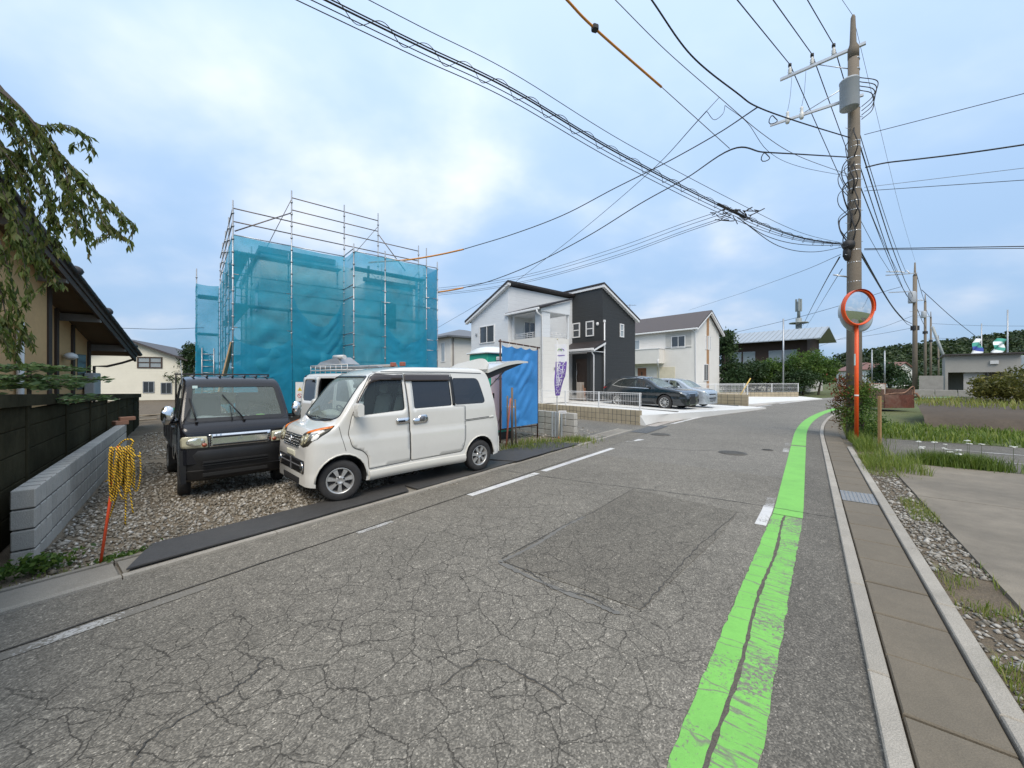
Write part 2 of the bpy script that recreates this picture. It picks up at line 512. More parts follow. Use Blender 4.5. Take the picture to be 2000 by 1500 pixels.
CONC_OLD = M('concrete_weathered', (0.245, 0.222, 0.185), 0.85, 0, 0.14, 1.2, 0.25, 90, dirt=0.45, dirtcol=(0.11, 0.095, 0.07), fleck=0.10, rnd=0.10)
CONC_SLAB = M('concrete_slab_stained', (0.148, 0.124, 0.090), 0.85, 0, 0.16, 1.5, 0.25, 110, dirt=0.4, dirtcol=(0.105, 0.09, 0.065), fleck=0.10, rnd=0.07)
CONC_KERB = M('concrete_kerb_pale', (0.34, 0.31, 0.262), 0.85, 0, 0.14, 2.5, 0.3, 110, dirt=0.35, dirtcol=(0.2, 0.18, 0.14), fleck=0.16, rnd=0.08)
CONC_PAD = M('concrete_pad_old', (0.20, 0.172, 0.132), 0.86, 0, 0.3, 0.6, 0.25, 80, dirt=0.75, dirtcol=(0.095, 0.082, 0.062), fleck=0.10)
CONC_NEW = M('concrete_new_white', (0.66, 0.65, 0.62), 0.8, 0, 0.05, 0.8, 0.1, 80, dirt=0.15, dirtcol=(0.45, 0.43, 0.39), fleck=0.04)
SOIL = M('soil_brown', (0.135, 0.105, 0.070), 0.95, 0, 0.3, 2.2, 0.8, 45, dirt=0.3, dirtcol=(0.07, 0.055, 0.035), fleck=0.3)
SOIL_GRAVEL = M('soil_under_gravel', (0.205, 0.165, 0.115), 0.95, 0, 0.25, 3.0, 0.9, 40, dirt=0.35, dirtcol=(0.09, 0.075, 0.05), fleck=0.35)
GRASSLAND = M('grass_ground', (0.085, 0.105, 0.032), 0.95, 0, 0.4, 0.6, 0.7, 30, dirt=0.5, dirtcol=(0.14, 0.115, 0.055), fleck=0.25)
RUBBER = M('rubber_mat_black', (0.050, 0.048, 0.046), 0.66, 0, 0.22, 1.6, 0.2, 40, dirt=0.45, dirtcol=(0.085, 0.08, 0.072), fleck=0.12)

def strip(name, s0, s1, t0, t1, z, mat, n=None, kind='structure', parent=None, thick=0.0, uneven=None):
    n = n or max(2, int((s1 - s0) / 1.0))
    mb = MB()
    ft0 = t0 if callable(t0) else (lambda s: t0)
    ft1 = t1 if callable(t1) else (lambda s: t1)
    vs = []
    for i in range(n + 1):
        s = s0 + (s1 - s0) * i / n
        vs += [R(s, ft0(s), z), R(s, ft1(s), z)]
    fs = [(2 * i, 2 * i + 1, 2 * i + 3, 2 * i + 2) for i in range(n)]
    if thick:
        k = len(vs)
        vs += [Vector((p.x, p.y, z - thick)) for p in vs]
        fs += [(2 * i + k, 2 * i + 2 + k, 2 * i + 3 + k, 2 * i + 1 + k) for i in range(n)]
        fs += [(2 * i, 2 * i + 2, 2 * i + 2 + k, 2 * i + k) for i in range(n)]
        fs += [(2 * i + 1, 2 * i + 1 + k, 2 * i + 3 + k, 2 * i + 3) for i in range(n)]
        fs += [(0, k, k + 1, 1), (2 * n, 2 * n + 1, 2 * n + 1 + k, 2 * n + k)]
    mb.add(vs, fs)
    return mb.build(name, mat, parent, kind=kind)

# the ground out to the horizon
flat('ground', [(-1500, -400, -0.04), (1500, -400, -0.04), (1500, 2500, -0.04), (-1500, 2500, -0.04)], [(0, 1, 2, 3)], GRASSLAND)

TL = -4.60          # pale lip of the gutter on the left
TK = 0.27           # left face of the kerb on the right
S_OLD = 8.05        # the resurfaced stretch starts here
road = strip('road', -60, S_OLD, -3.98, TK, 0.0, ASPH_OLD, 24)
strip('road_resurfaced', S_OLD, 95, lambda s: -3.98 - (0.75 if s > 14 else 0.0), TK, 0.0, ASPH_NEW, 90)
strip('road_edge', -14, 16, lambda s: -.06 - .11 * (1 - min(1, max(0, (s - 2) / 4))), TK, 0.003, asphalt('asphalt_edge_dark', (0.152, 0.139, 0.116), 0.0, 0.10), 24)
strip('road_verge', -14, 13.2, TL + 0.012, -3.984, 0.002, ASPH_GUT, 30)
# darker trench patch
pp = [G(1238, 955), G(1442, 1000), G(1400, 1052), G(1252, 1192), G(1130, 1148), G(978, 1096), G(1100, 1026)]
flat('road_patch', [(p.x, p.y, 0.004) for p in pp], [tuple(range(len(pp)))[::-1]], ASPH_PATCH)
# sealing joints and long cracks as narrow dark strips of tar
TAR = M('tar_joint', (0.055, 0.05, 0.042), 0.7, 0, 0.2, 8)
TARPALE = M('tar_joint_dusty', (0.15, 0.143, 0.128), 0.85, 0, 0.2, 8, 0.2, 80)
def crackline(pts, w, z=0.0065, mat=TAR, jit=0.02, sub=10, name='road_joint'):
    P = catmull([Vector((p.x, p.y, 0)) for p in pts], sub)
    vs = []; n = len(P)
    for i, p in enumerate(P):
        tg = (P[min(i + 1, n - 1)] - P[max(i - 1, 0)]).normalized()
        q = Vector((-tg.y, tg.x, 0))
        p = p + q * random.uniform(-jit, jit)
        ww = w * random.uniform(0.45, 1.25)
        vs += [p + q * ww / 2 + Vector((0, 0, z)), p - q * ww / 2 + Vector((0, 0, z))]
    return flat(name, vs, [(2 * i, 2 * i + 1, 2 * i + 3, 2 * i + 2) for i in range(n - 1)], mat)
crackline([G(965, 916), G(1100, 936), G(1235, 953), G(1360, 969), G(1481, 987), G(1570, 1002), G(1640, 1014)], 0.014, jit=0.010)
crackline([G(1238, 955), G(1160, 1000), G(1100, 1028), G(980, 1092)], 0.012, jit=0.008)
crackline([G(980, 1096), G(1040, 1122), G(1080, 1150), G(1150, 1165), G(1200, 1195)], 0.010, jit=0.012)
crackline([G(1440, 1002), G(1390, 1045), G(1340, 1092), G(1290, 1150), G(1250, 1195)], 0.009, jit=0.012)
crackline([R(-9, -3.99), R(-3, -3.98), R(1, -3.985), R(4, -3.98), R(8, -3.985)], 0.018, jit=0.008, sub=16)
crackline([G(255, 1500), G(300, 1440), G(420, 1370), G(480, 1330), G(520, 1285)], 0.010, jit=0.015)
crackline([G(1100, 1370), G(1010, 1310), G(940, 1290), G(860, 1340)], 0.009, jit=0.015)
crackline([G(1140, 865), G(1320, 878), G(1400, 880)], 0.02, mat=TARPALE)
# pale sealed edges of the trench
crackline([G(975, 1099), G(1045, 1065), G(1100, 1030), G(1140, 1010)], 0.05, 0.0055, TARPALE, 0.004)
crackline([G(975, 1099), G(1050, 1135), G(1160, 1180), G(1210, 1200)], 0.05, 0.0055, TARPALE, 0.004)

# ---- painted markings (worn through where the cracks are)
def paint(name, col, wear=0.5, crk=0.6, hair=0.0):
    m, t, b, out = nt_new(name)
    p = pos(t)
    c = mixrgb(t, noise(t, 30, 4, 0.6, p), c4(col, 0.84), c4(col, 1.08))
    c = mixrgb(t, ramp(t, noise(t, 2.6, 5, .65, p), [(.42, 0.0), (.75, .45)]), c, (col[0] * .62, col[1] * .60, col[2] * .75, 1))
    f = mathn(t, 'ADD', mathn(t, 'MULTIPLY', noise(t, 46, 5, 0.72, p), 0.6), mathn(t, 'MULTIPLY', noise(t, 2.1, 3, 0.5, p), 0.4))
    wr = ramp(t, f, [(wear - 0.03, 0.0), (wear + 0.02, 1.0)])
    # transverse splits
    rot = node(t, 'ShaderNodeMapping', {'Vector': p}); rot.inputs['Rotation'].default_value = (0, 0, -atan2(U.y, U.x))
    rsc = node(t, 'ShaderNodeMapping', {'Vector': rot.outputs[0]}); rsc.inputs['Scale'].default_value = (1.0, 0.16, 0.0)
    wb = node(t, 'ShaderNodeTexNoise', {'Scale': 2.5, 'Detail': 4.0, 'Vector': p})
    mxv = node(t, 'ShaderNodeVectorMath', {0: wb.outputs['Color'], 'Scale': 0.16}, operation='SCALE')
    rv = node(t, 'ShaderNodeVectorMath', {0: rsc.outputs[0], 1: mxv.outputs[0]}, operation='ADD')
    ve = node(t, 'ShaderNodeTexVoronoi', {'Scale': 4.2, 'Vector': rv.outputs[0]}, feature='DISTANCE_TO_EDGE', voronoi_dimensions='2D')
    ln = ramp(t, ve.outputs['Distance'], [(0.0, 1.0), (0.010, 0.7), (0.019, 0.0)])
    f2 = mathn(t, 'MULTIPLY', ln, crk)
    if hair:
        hm = node(t, 'ShaderNodeMapping', {'Vector': rot.outputs[0]}); hm.inputs['Scale'].default_value = (42, 5, 0)
        hn = ramp(t, noise(t, 1.0, 3, .6, hm.outputs[0]), [(.54, 0.0), (.60, 1.0)])
        f2 = mathn(t, 'MAXIMUM', f2, mathn(t, 'MULTIPLY', hn, hair))
    asph = mixrgb(t, noise(t, 120, 2, 0.5, p), (0.10, 0.092, 0.077, 1), (0.25, 0.228, 0.19, 1))
    c = mixrgb(t, mathn(t, 'MAXIMUM', wr, f2), c, asph)
    t.links.new(c, b.inputs['Base Color'])
    b.inputs['Roughness'].default_value = 0.72
    bump(t, b, noise(t, 130, 3, 0.6, p), 0.35, 0.006)
    return m
GREEN = (0.195, 0.50, 0.095)
P_GREEN = paint('green_road_paint', GREEN, 0.64, 0.12)
P_GREEN_WORN = paint('green_road_paint_split', GREEN, 0.585, 0.9)
P_GREEN_RIGHT = paint('green_road_paint_crazed', GREEN, 0.555, 0.75, 0.85)
P_WHITE = paint('white_road_paint', (0.62, 0.61, 0.58), 0.60, 0.4)
P_WHITE_WORN = paint('white_road_paint_worn', (0.46, 0.45, 0.42), 0.47, 0.5)
def mark(name, s0, s1, t0, t1, mat, z=0.0045, edge=0.0, parent=None):
    n = max(3, int((s1 - s0) / (0.06 if edge else 0.5)))
    vs = []
    for i in range(n + 1):
        s = s0 + (s1 - s0) * i / n
        a = t0(s) if callable(t0) else t0
        b = t1(s) if callable(t1) else t1
        vs += [R(s, a + random.uniform(-edge, edge), z), R(s, b + random.uniform(-edge, edge), z)]
    fs = [(2 * i, 2 * i + 1, 2 * i + 3, 2 * i + 2) for i in range(n)]
    return flat(name, vs, fs, mat)
gl = lambda s: -0.49 + 0.14 * min(1, max(0, (s - 2) / 4))
gr = lambda s: -0.17 + 0.12 * min(1, max(0, (s - 2) / 4))
gm = lambda s: (0.56 * gl(s) + 0.44 * gr(s)) + 0.012 * sin(s * 3.1)
S_J = 5.85
mark('green_line_marking', S_J, 12.05, gl, gr, P_GREEN)
mark('green_line_marking', 12.2, 60, gl, gr, P_GREEN)
mark('green_line_marking', -8, S_J - 0.02, gl, lambda s: gm(s) - 0.013, P_GREEN_WORN, edge=0.006)
mark('green_line_marking', -8, S_J - 0.02, lambda s: gm(s) + 0.011, gr, P_GREEN_RIGHT, edge=0.006)
mark('crack_beside_marking', -8, S_J - 0.03, lambda s: gm(s) - 0.016, lambda s: gm(s) + 0.014, M('crack_fill', (0.115, 0.10, 0.08), 0.95, 0, 0.4, 30, 0.8, 80), edge=0.007, z=0.004)
mark('white_edge_marking', 5.3, 6.15, lambda s: gl(s) - 0.125, lambda s: gl(s) - 0.012, P_WHITE)
mark('white_edge_marking', 6.15, 6.6, lambda s: gl(s) - 0.115, lambda s: gl(s) - 0.015, P_WHITE_WORN)
mark('white_edge_marking', 10.9, 11.6, lambda s: gl(s) - 0.13, lambda s: gl(s) - 0.012, P_WHITE_WORN)
mark('white_edge_marking', 11.9, 12.5, lambda s: gl(s) - 0.13, lambda s: gl(s) - 0.012, P_WHITE_WORN)
def wl(s): return float(np.interp(s, [4, 9, 14, 18, 23, 26, 32, 45], [-3.97, -3.85, -4.2, -4.0, -3.72, -3.62, -3.7, -4.1]))
for s0, s1, mt, w in ((4.05, 5.75, P_WHITE, .12), (5.95, 8.95, P_WHITE, .12), (10.0, 10.25, P_WHITE_WORN, .2), (13.3, 15.2, P_WHITE_WORN, .09), (15.2, 22.6, P_WHITE, .13),
                  (24.2, 29.5, P_WHITE, .13), (31, 45, P_WHITE, .14)):
    mark('white_edge_marking', s0, s1, lambda s: wl(s), lambda s, w=w: wl(s) + w, mt)
mark('white_edge_marking', 2.3, 2.75, lambda s: wl(s) + 0.01, lambda s: wl(s) + .08, P_WHITE_WORN)
mark('white_edge_marking', -3, 0.95, lambda s: wl(s) + 0.02, lambda s: wl(s) + .12, P_WHITE_WORN)
# curled end of the white line
mark('white_edge_marking', 10.35, 10.75, -3.80, lambda s: -3.72 + .25 * (s - 10.35), P_WHITE)

# manhole covers, one object each
IRON = M('cast_iron', (0.15, 0.14, 0.122), 0.7, 0.6, 0.25, 8, 0.6, 60)
def manhole(p, r, label):
    t_ = thing('manhole_cover', label, 'manhole cover', (p.x, p.y, 0))
    mb = MB(); mb.lathe([(r * 1.08, 0.004), (r * 1.08, 0.0075), (r * 1.01, 0.0075)], 32, cap=False)
    mb.build('rim', IRON, t_)
    mb = MB(); mb.lathe([(r, 0.003), (r, 0.007), (0.001, 0.0075)], 32, cap=False)
    for i in range(-5, 6):
        h = sqrt(max(0, (r * .88) ** 2 - (i * r / 6) ** 2))
        if h > 0.03:
            mb.box((i * r / 6, 0, 0.009), (r / 16, 2 * h, 0.004))
    mb.build('lid', IRON, t_)
manhole(G(1431, 885), 0.27, 'round iron manhole cover in the middle of the road near the green line')
manhole(G(1290, 849), 0.27, 'round iron manhole cover towards the left edge, level with the driveway')
manhole(G(1499, 879), 0.11, 'small iron valve cover just left of the green line')

# ---- left gutter: U-channel lids with a pale lip
gut = strip('gutter_bed', -14, 13.2, TL - 0.52, TL + 0.012, -0.02, CONC_OLD, 30)
LIDS = MB(); 
sl = -9.0
k = 0
while sl < 12.0:
    ln = 1.195
    if sl > 3.2: ln = 0.595
    e = 0.012
    a0, a1 = sl + e * random.uniform(.4, 1.6), sl + ln - e
    jz = random.uniform(-.004, .004)
    mb = MB()
    lo = [R(a0, TL - 0.44, -0.05), R(a1, TL - 0.44, -0.05), R(a1, TL - 0.085, -0.05), R(a0, TL - 0.085, -0.05)]
    hi = [R(a0, TL - 0.44, 0.012 + jz), R(a1, TL - 0.44, 0.012 + jz), R(a1, TL - 0.085, 0.008 + jz), R(a0, TL - 0.085, 0.008 + jz)]
    mb.hexa([lo[0], lo[3], lo[2], lo[1]], [hi[0], hi[3], hi[2], hi[1]])
    mb.build('gutter_lid', CONC_OLD, gut)
    mb = MB()
    a0, a1 = sl + .004, sl + ln - .004
    lo = [R(a0, TL - 0.075, -0.05), R(a1, TL - 0.075, -0.05), R(a1, TL + 0.008, -0.05), R(a0, TL + 0.008, -0.05)]
    hi = [R(a0, TL - 0.072, 0.02 + jz), R(a1, TL - 0.072, 0.02 + jz), R(a1, TL, 0.02 + jz), R(a0, TL, 0.02 + jz)]
    mb.hexa([lo[0], lo[3], lo[2], lo[1]], [hi[0], hi[3], hi[2], hi[1]])
    mb.build('gutter_lip', CONC_KERB, gut)
    mb = MB()
    lo = [R(a0, TL - 0.50, -0.05), R(a1, TL - 0.50, -0.05), R(a1, TL - 0.446, -0.05), R(a0, TL - 0.446, -0.05)]
    hi = [R(a0, TL - 0.50, 0.024 + jz), R(a1, TL - 0.50, 0.024 + jz), R(a1, TL - 0.448, 0.024 + jz), R(a0, TL - 0.448, 0.024 + jz)]
    mb.hexa([lo[0], lo[3], lo[2], lo[1]], [hi[0], hi[3], hi[2], hi[1]])
    mb.build('gutter_back_lip', CONC_KERB if sl > 3.2 else CONC_OLD, gut)
    sl += ln
# rubber mats over the gutter
def mat_sheet(label, s0, s1, t0, t1, z=0.03, jog=0.0):
    n, k_ = 24, 8
    mb = MB()
    def f(i, j, dz=0.0):
        s = s0 + (s1 - s0) * i; t_ = t0 + (t1 - t0) * j
        s2 = s + jog * (j - .5)
        zz = z + 0.006 * mnoise.noise(Vector((s * 1.7, t_ * 2.0, s0))) + 0.004 * sin(s * 2.2)
        edge = min(i, 1 - i, j, 1 - j)
        return R(s2, t_ + 0.015 * mnoise.noise(Vector((s * 2.0, 3.0, 0))), max(0.040, zz + .012) + dz)
    mb.grid(n, k_, lambda i, j: f(i, j))
    mb.grid(n, k_, lambda i, j: f(1 - i, j, -0.014))
    for (fa) in ((lambda x: (x, 0.0)), (lambda x: (1 - x, 1.0))):
        mb.grid(n, 1, lambda x, y: f(*fa(x), dz=-0.014 * (1 - y)), smooth=False)
    for (fa) in ((lambda x: (0.0, 1 - x)), (lambda x: (1.0, x))):
        mb.grid(8, 1, lambda x, y: f(*fa(x), dz=-0.014 * (1 - y)), smooth=False)
    return mb.build('rubber_mat', RUBBER, label=label, cat='rubber mat', group='rubber mats laid along the gutter')
mat_sheet('black rubber mat, nearest to the orange stake with yellow rope', 0.72, 3.7, TL - 0.62, TL - 0.10, jog=-0.25)
mat_sheet('black rubber mat under the front wheel of the white minivan', 3.72, 6.4, TL - 0.85, TL - 0.07)
mat_sheet('black rubber mat behind the rear wheel of the white minivan', 5.95, 8.6, TL - 0.95, TL - 0.02, z=0.05, jog=0.35)

# ---- plots on the left
lot = strip('gravel_lot', -2.5, 13.0, lambda s: -16, lambda s: TL - 0.50, -0.012, SOIL_GRAVEL, 20)
back = MB(); P0 = [R(-3, -30, -0.02), R(-3, -5.1, -0.02), R(13, -5.1, -0.02), R(22, -40, -0.02), R(0, -45, -0.02)]
back.add(P0, [tuple(range(5))]).build('yard_soil', SOIL, kind='structure')

# driveway between the plots, mounting gently
strip('driveway', 9.6, 15.6, -12.5, -4.45, 0.006, ASPH_DRIVE, 8)
strip('driveway_edge', 12.0, 14.3, -4.5, -3.975, 0.011, asphalt('asphalt_new_band', (0.125, 0.13, 0.132), 0.0, 0.05), 6)

# ---- right side: kerb, channel lids, outer kerb
S0R, S1R = -3.0, 24.0
pav = strip('pavement', S0R, 40, TK + 0.02, 0.90, -0.03, CONC_SLAB, 40)
def blocks(name, s0, s1, step, ta, tb, z, mat, parent, gap=0.008, dz=0.0, thick=0.09, taper=0.0, sub=1):
    s = s0
    while s < s1:
        jz = random.uniform(-dz, dz); a, b = s + gap / 2, s + step - gap / 2
        mb = MB()
        lo = [R(a, ta, z - thick), R(a, tb, z - thick), R(b, tb, z - thick), R(b, ta, z - thick)]
        md = [R(a, ta, z + jz - .008), R(a, tb, z + jz - .008), R(b, tb, z + jz - .008), R(b, ta, z + jz - .008)]
        e = 0.007
        hi = [R(a + e, ta + e, z + jz), R(a + e, tb - e, z + jz), R(b - e, tb - e, z + jz), R(b - e, ta + e, z + jz)]
        mb.add(lo + md + hi, [(3, 2, 1, 0), (8, 9, 10, 11)] + [(i, (i + 1) % 4, 4 + (i + 1) % 4, 4 + i) for i in range(4)]
               + [(4 + i, 4 + (i + 1) % 4, 8 + (i + 1) % 4, 8 + i) for i in range(4)])
        mb.build(name, mat, parent)
        s += step
blocks('kerb_block', S0R, 24, 1.2, TK, TK + 0.092, 0.03, CONC_KERB, pav, 0.01, 0.002)
blocks('kerb_block', 24, 40, 2.0, TK, TK + 0.092, 0.03, CONC_KERB, pav, 0.01, 0.002)
GRATE_S = 7.05
blocks('pavement_slab', GRATE_S - 0.54 * 18, GRATE_S, 0.54, TK + 0.106, 0.742, 0.014, CONC_SLAB, pav, 0.016, 0.004)
blocks('pavement_slab', GRATE_S + 0.62, 20, 0.54, TK + 0.106, 0.742, 0.014, CONC_SLAB, pav, 0.014, 0.004)
blocks('pavement_slab', GRATE_S + 0.62 + 0.54 * 24, 40, 1.08, TK + 0.106, 0.742, 0.014, CONC_SLAB, pav, 0.014, 0.004)
blocks('outer_kerb_block', S0R, 12.4, 1.2, 0.755, 0.855, 0.03, CONC_KERB, pav, 0.01, 0.003)
# steel grating in the channel
STEEL = M('galvanised_steel', (0.36, 0.38, 0.40), 0.42, 0.75, 0.15, 6, 0.1, 60)
gt = thing('channel_grating', 'grey steel grating set among the concrete pavement lids', 'grating', R(GRATE_S + .3, .5, 0))
mb = MB()
gx0, gx1 = GRATE_S + 0.02, GRATE_S + 0.60
for tt in np.linspace(TK + .112, .735, 9):
    mb.tube([R(gx0, tt, .016), R(gx1, tt, .016)], 0.006, 4, smooth=False)
mb.build('bearing_bar', STEEL, gt, world=True)
mb = MB()
for ss in np.linspace(gx0, gx1, 34):
    mb.tube([R(ss, TK + .112, .012), R(ss, .735, .012)], 0.0045, 4, smooth=False)
mb.build('cross_bar', M('galvanised_dull', (0.2, 0.215, 0.23), 0.6, 0.6, 0.2, 6), gt, world=True)
# verge of stones and grass, then the old concrete pad in bays
strip('verge_soil', -3, 12.4, 0.86, 1.24, -0.008, SOIL, 20)
pad = thing('concrete_pad', 'old stained concrete forecourt slabs beside the pavement', 'concrete', R(6, 3, 0))
pad['kind'] = 'structure'
for (s0, s1, t0, t1) in ((-3.0, 3.9, 1.235, 9.0), (3.915, 7.93, 1.235, 9.0), (7.945, 10.85, 1.24, 9.0)):
    mb = MB()
    lo = [R(s0, t0, -.06), R(s0, t1, -.06), R(s1, t1, -.06), R(s1, t0, -.06)]
    hi = [R(s0, t0, .02), R(s0, t1, .02), R(s1, t1, .02), R(s1, t0, .02)]
    mb.hexa(lo, hi).build('pad_slab', CONC_PAD, pad, world=True)
strip('far_forecourt', 11.0, 15.2, 1.35, 26, 0.0, asphalt('asphalt_faded', (0.15, 0.138, 0.115), 0.1, 0.2), 6)
mark('white_bay_marking', 12.2, 12.32, 2.2, 24, P_WHITE_WORN, z=0.006)
mark('white_bay_marking', 13.6, 13.72, 2.6, 24, P_WHITE_WORN, z=0.006)
# ================================================================== plants
LEAF_CHERRY = leaf_mat('cherry_leaf', [(0.045, 0.070, 0.018), (0.09, 0.13, 0.032), (0.14, 0.16, 0.048), (0.18, 0.13, 0.06)], 0.42)
LEAF_GREEN = leaf_mat('broad_leaf', [(0.025, 0.055, 0.012), (0.055, 0.11, 0.022), (0.10, 0.17, 0.035), (0.15, 0.21, 0.05)], 0.35)
LEAF_DARK = leaf_mat('conifer_leaf', [(0.016, 0.036, 0.014), (0.032, 0.062, 0.022), (0.055, 0.09, 0.03)], 0.2)
LEAF_RED = leaf_mat('red_tinged_leaf', [(0.05, 0.09, 0.02), (0.11, 0.14, 0.035), (0.16, 0.07, 0.03), (0.30, 0.035, 0.03)], 0.35)
LEAF_OLIVE = leaf_mat('olive_leaf', [(0.06, 0.07, 0.02), (0.12, 0.12, 0.03), (0.20, 0.17, 0.04)], 0.3)
GRASS_M = leaf_mat('grass_blade', [(0.06, 0.10, 0.02), (0.12, 0.18, 0.03), (0.20, 0.24, 0.05), (0.28, 0.25, 0.09)], 0.3)
BARK = M('bark', (0.085, 0.068, 0.052), 0.9, 0, 0.3, 8, 0.7, 40)
TWIG = M('twig', (0.06, 0.045, 0.035), 0.85, 0, 0.2, 10)
def leaf_quads(C, size, aspect=0.45, dirv=None, spread=1.0, rng=RNG, jitter=0.3):
    """one rhombic leaf for each centre; dirv: preferred leaf direction (n,3)"""
    n = len(C)
    A = rng.normal(size=(n, 3)) * spread
    if dirv is not None:
        A = A * 0.45 + dirv
    A /= np.linalg.norm(A, axis=1, keepdims=True) + 1e-9
    B = np.cross(A, rng.normal(size=(n, 3))); B /= np.linalg.norm(B, axis=1, keepdims=True) + 1e-9
    Nn = np.cross(A, B)
    s = size * (1 + jitter * rng.uniform(-1, 1, (n, 1)))
    tip = C + A * s * .5; bas = C - A * s * .5
    l = C + B * s * aspect * .5 + Nn * s * .08; r = C - B * s * aspect * .5 + Nn * s * .08
    V = np.stack([bas, r, tip, l], 1).reshape(-1, 3)
    Fq = np.arange(4 * n).reshape(n, 4)
    return V, Fq
def shell_points(c, r, n, rng=RNG, inner=0.55):
    d = rng.normal(size=(n, 3)); d /= np.linalg.norm(d, axis=1, keepdims=True)
    k = inner + (1 - inner) * rng.uniform(0, 1, (n, 1)) ** 0.5
    return np.asarray(c) + d * k * np.asarray(r)
def blobs_leaves(blobs, n_per, size, aspect, clump=0.22, nclump=40, rng=RNG):
    """leaves gathered in sprays over a few lobes"""
    P = []; T = []
    for c, r in blobs:
        k = nclump
        cc = shell_points(c, r, k, rng, .45)
        per = max(3, n_per // k)
        pp = np.repeat(cc, per, 0) + rng.normal(size=(k * per, 3)) * clump * np.array([1, 1, .7])
        tt = np.repeat(rng.uniform(0, .7, k), per) + rng.uniform(0, .3, k * per)
        P.append(pp); T.append(tt)
    P = np.concatenate(P); T = np.concatenate(T)
    V, Fq = leaf_quads(P, size, aspect, rng=rng)
    return V, Fq, T
def tree(name, label, cat, base, blobs, mat, n_per=1500, size=.12, aspect=.5, clump=.22, nclump=40, trunk=.12, group=None, limbs=True, bark=BARK):
    t_ = thing(name, label, cat, base, group=group)
    b = Vector(base)
    V, Fq, T = blobs_leaves(blobs, n_per, size, aspect, clump, nclump)
    V = V - np.array([b.x, b.y, b.z])
    link('crown', np_mesh('crown', V, Fq, mat, T), t_)
    mb = MB()
    top = max(blobs, key=lambda q: q[0][2])
    tp = Vector(top[0]) - b
    mb.tube(catmull([(0, 0, -.1), (tp.x * .2 + .03, tp.y * .2, tp.z * .35), (tp.x * .6, tp.y * .6, tp.z * .7), (tp.x, tp.y, tp.z)], 5), [trunk * (1 - .85 * i / 15) for i in range(16)], 8)
    if limbs:
        for c, r in blobs:
            e = Vector(c) - b
            st = Vector((tp.x * .3, tp.y * .3, tp.z * .4))
            mb.tube(catmull([st, st.lerp(e, .5) + Vector((0, 0, .1)), e], 4), [trunk * (.5 - .4 * i / 8) for i in range(9)], 6)
    mb.build('trunk', bark, t_)
    return t_
def grass_tuft(pts, h, w, mat, name, label=None, cat=None, kind=None, lean=.35, tone=(0, 1), group=None):
    """blades standing at the given ground points (n,3)"""
    pts = np.asarray(pts, float); n = len(pts)
    hh = h * RNG.uniform(.45, 1.2, n)
    a = RNG.uniform(0, 2 * pi, n); ln = lean * RNG.uniform(.2, 1.4, n) * hh
    dx, dy = np.cos(a), np.sin(a)
    side = np.stack([-dy, dx, np.zeros(n)], 1) * w * .5
    mid = pts + np.stack([dx * ln * .35, dy * ln * .35, hh * .6], 1)
    tip = pts + np.stack([dx * ln, dy * ln, hh], 1)
    V = np.concatenate([np.stack([pts - side, pts + side, mid + side * .7, mid - side * .7], 1).reshape(-1, 3), np.stack([mid - side * .7, mid + side * .7, tip, tip], 1).reshape(-1, 3)])
    Fq = np.concatenate([np.arange(4 * n).reshape(n, 4), 4 * n + np.arange(4 * n).reshape(n, 4)])
    T = RNG.uniform(tone[0], tone[1], n); T = np.concatenate([T, T])
    # triangles at the tips: collapse the double vertex by a hair
    V[4 * n + 3::4] += np.array([0, 0, .001])
    me = np_mesh(name, V, Fq, mat, T)
    return tag(link(name, me), label, cat, group, kind)
def stones(name, P, r, mats, label=None, kind='stuff', flatk=.65, mi=None):
    """little faceted stones (octahedra with jitter)"""
    n = len(P)
    base = np.array([[1, 0, 0], [-1, 0, 0], [0, 1, 0], [0, -1, 0], [0, 0, 1], [0, 0, -1]], float)
    fc = np.array([[0, 2, 4], [2, 1, 4], [1, 3, 4], [3, 0, 4], [2, 0, 5], [1, 2, 5], [3, 1, 5], [0, 3, 5]])
    k = RNG.uniform(.55, 1.25, (n, 6, 1)) * base[None]
    a = RNG.uniform(0, 2 * pi, n); ca, sa = np.cos(a), np.sin(a)
    x = k[..., 0] * ca[:, None] - k[..., 1] * sa[:, None]; y = k[..., 0] * sa[:, None] + k[..., 1] * ca[:, None]
    tl = RNG.uniform(-.5, .5, (n, 1))
    z = k[..., 2] * flatk + x * tl * .4
    rr_ = (np.asarray(r) if not np.isscalar(r) else np.full(n, r)) * np.exp(RNG.normal(0, .38, n))
    V = np.stack([x, y, z], 2) * rr_[:, None, None] + np.asarray(P)[:, None, :]
    V = V.reshape(-1, 3)
    Fq = (fc[None] + 6 * np.arange(n)[:, None, None]).reshape(-1, 3)
    T = np.repeat(RNG.uniform(0, 1, n), 8)
    return tag(link(name, np_mesh(name, V, Fq, mats, T)), label, None, None, kind)
def stone_mat(name, cols):
    m, t, b, out = nt_new(name)
    at = node(t, 'ShaderNodeAttribute', attribute_name='tone')
    c = t.nodes.new('ShaderNodeValToRGB'); cr = c.color_ramp
    while len(cr.elements) < len(cols): cr.elements.new(.5)
    for i, (e, cc) in enumerate(zip(cr.elements, cols)):
        e.position = i / (len(cols) - 1); e.color = c4(cc)
    t.links.new(at.outputs['Fac'], c.inputs[0])
    t.links.new(mixrgb(t, 1.0, c.outputs[0], ramp(t, noise(t, 60, 3), [(.3, .8), (.7, 1.15)]), 'MULTIPLY'), b.inputs['Base Color'])
    b.inputs['Roughness'].default_value = .85
    return m
GRAVEL = stone_mat('gravel_stone', [(.12, .10, .072), (.19, .165, .125), (.26, .23, .185), (.33, .30, .25), (.50, .475, .43)])
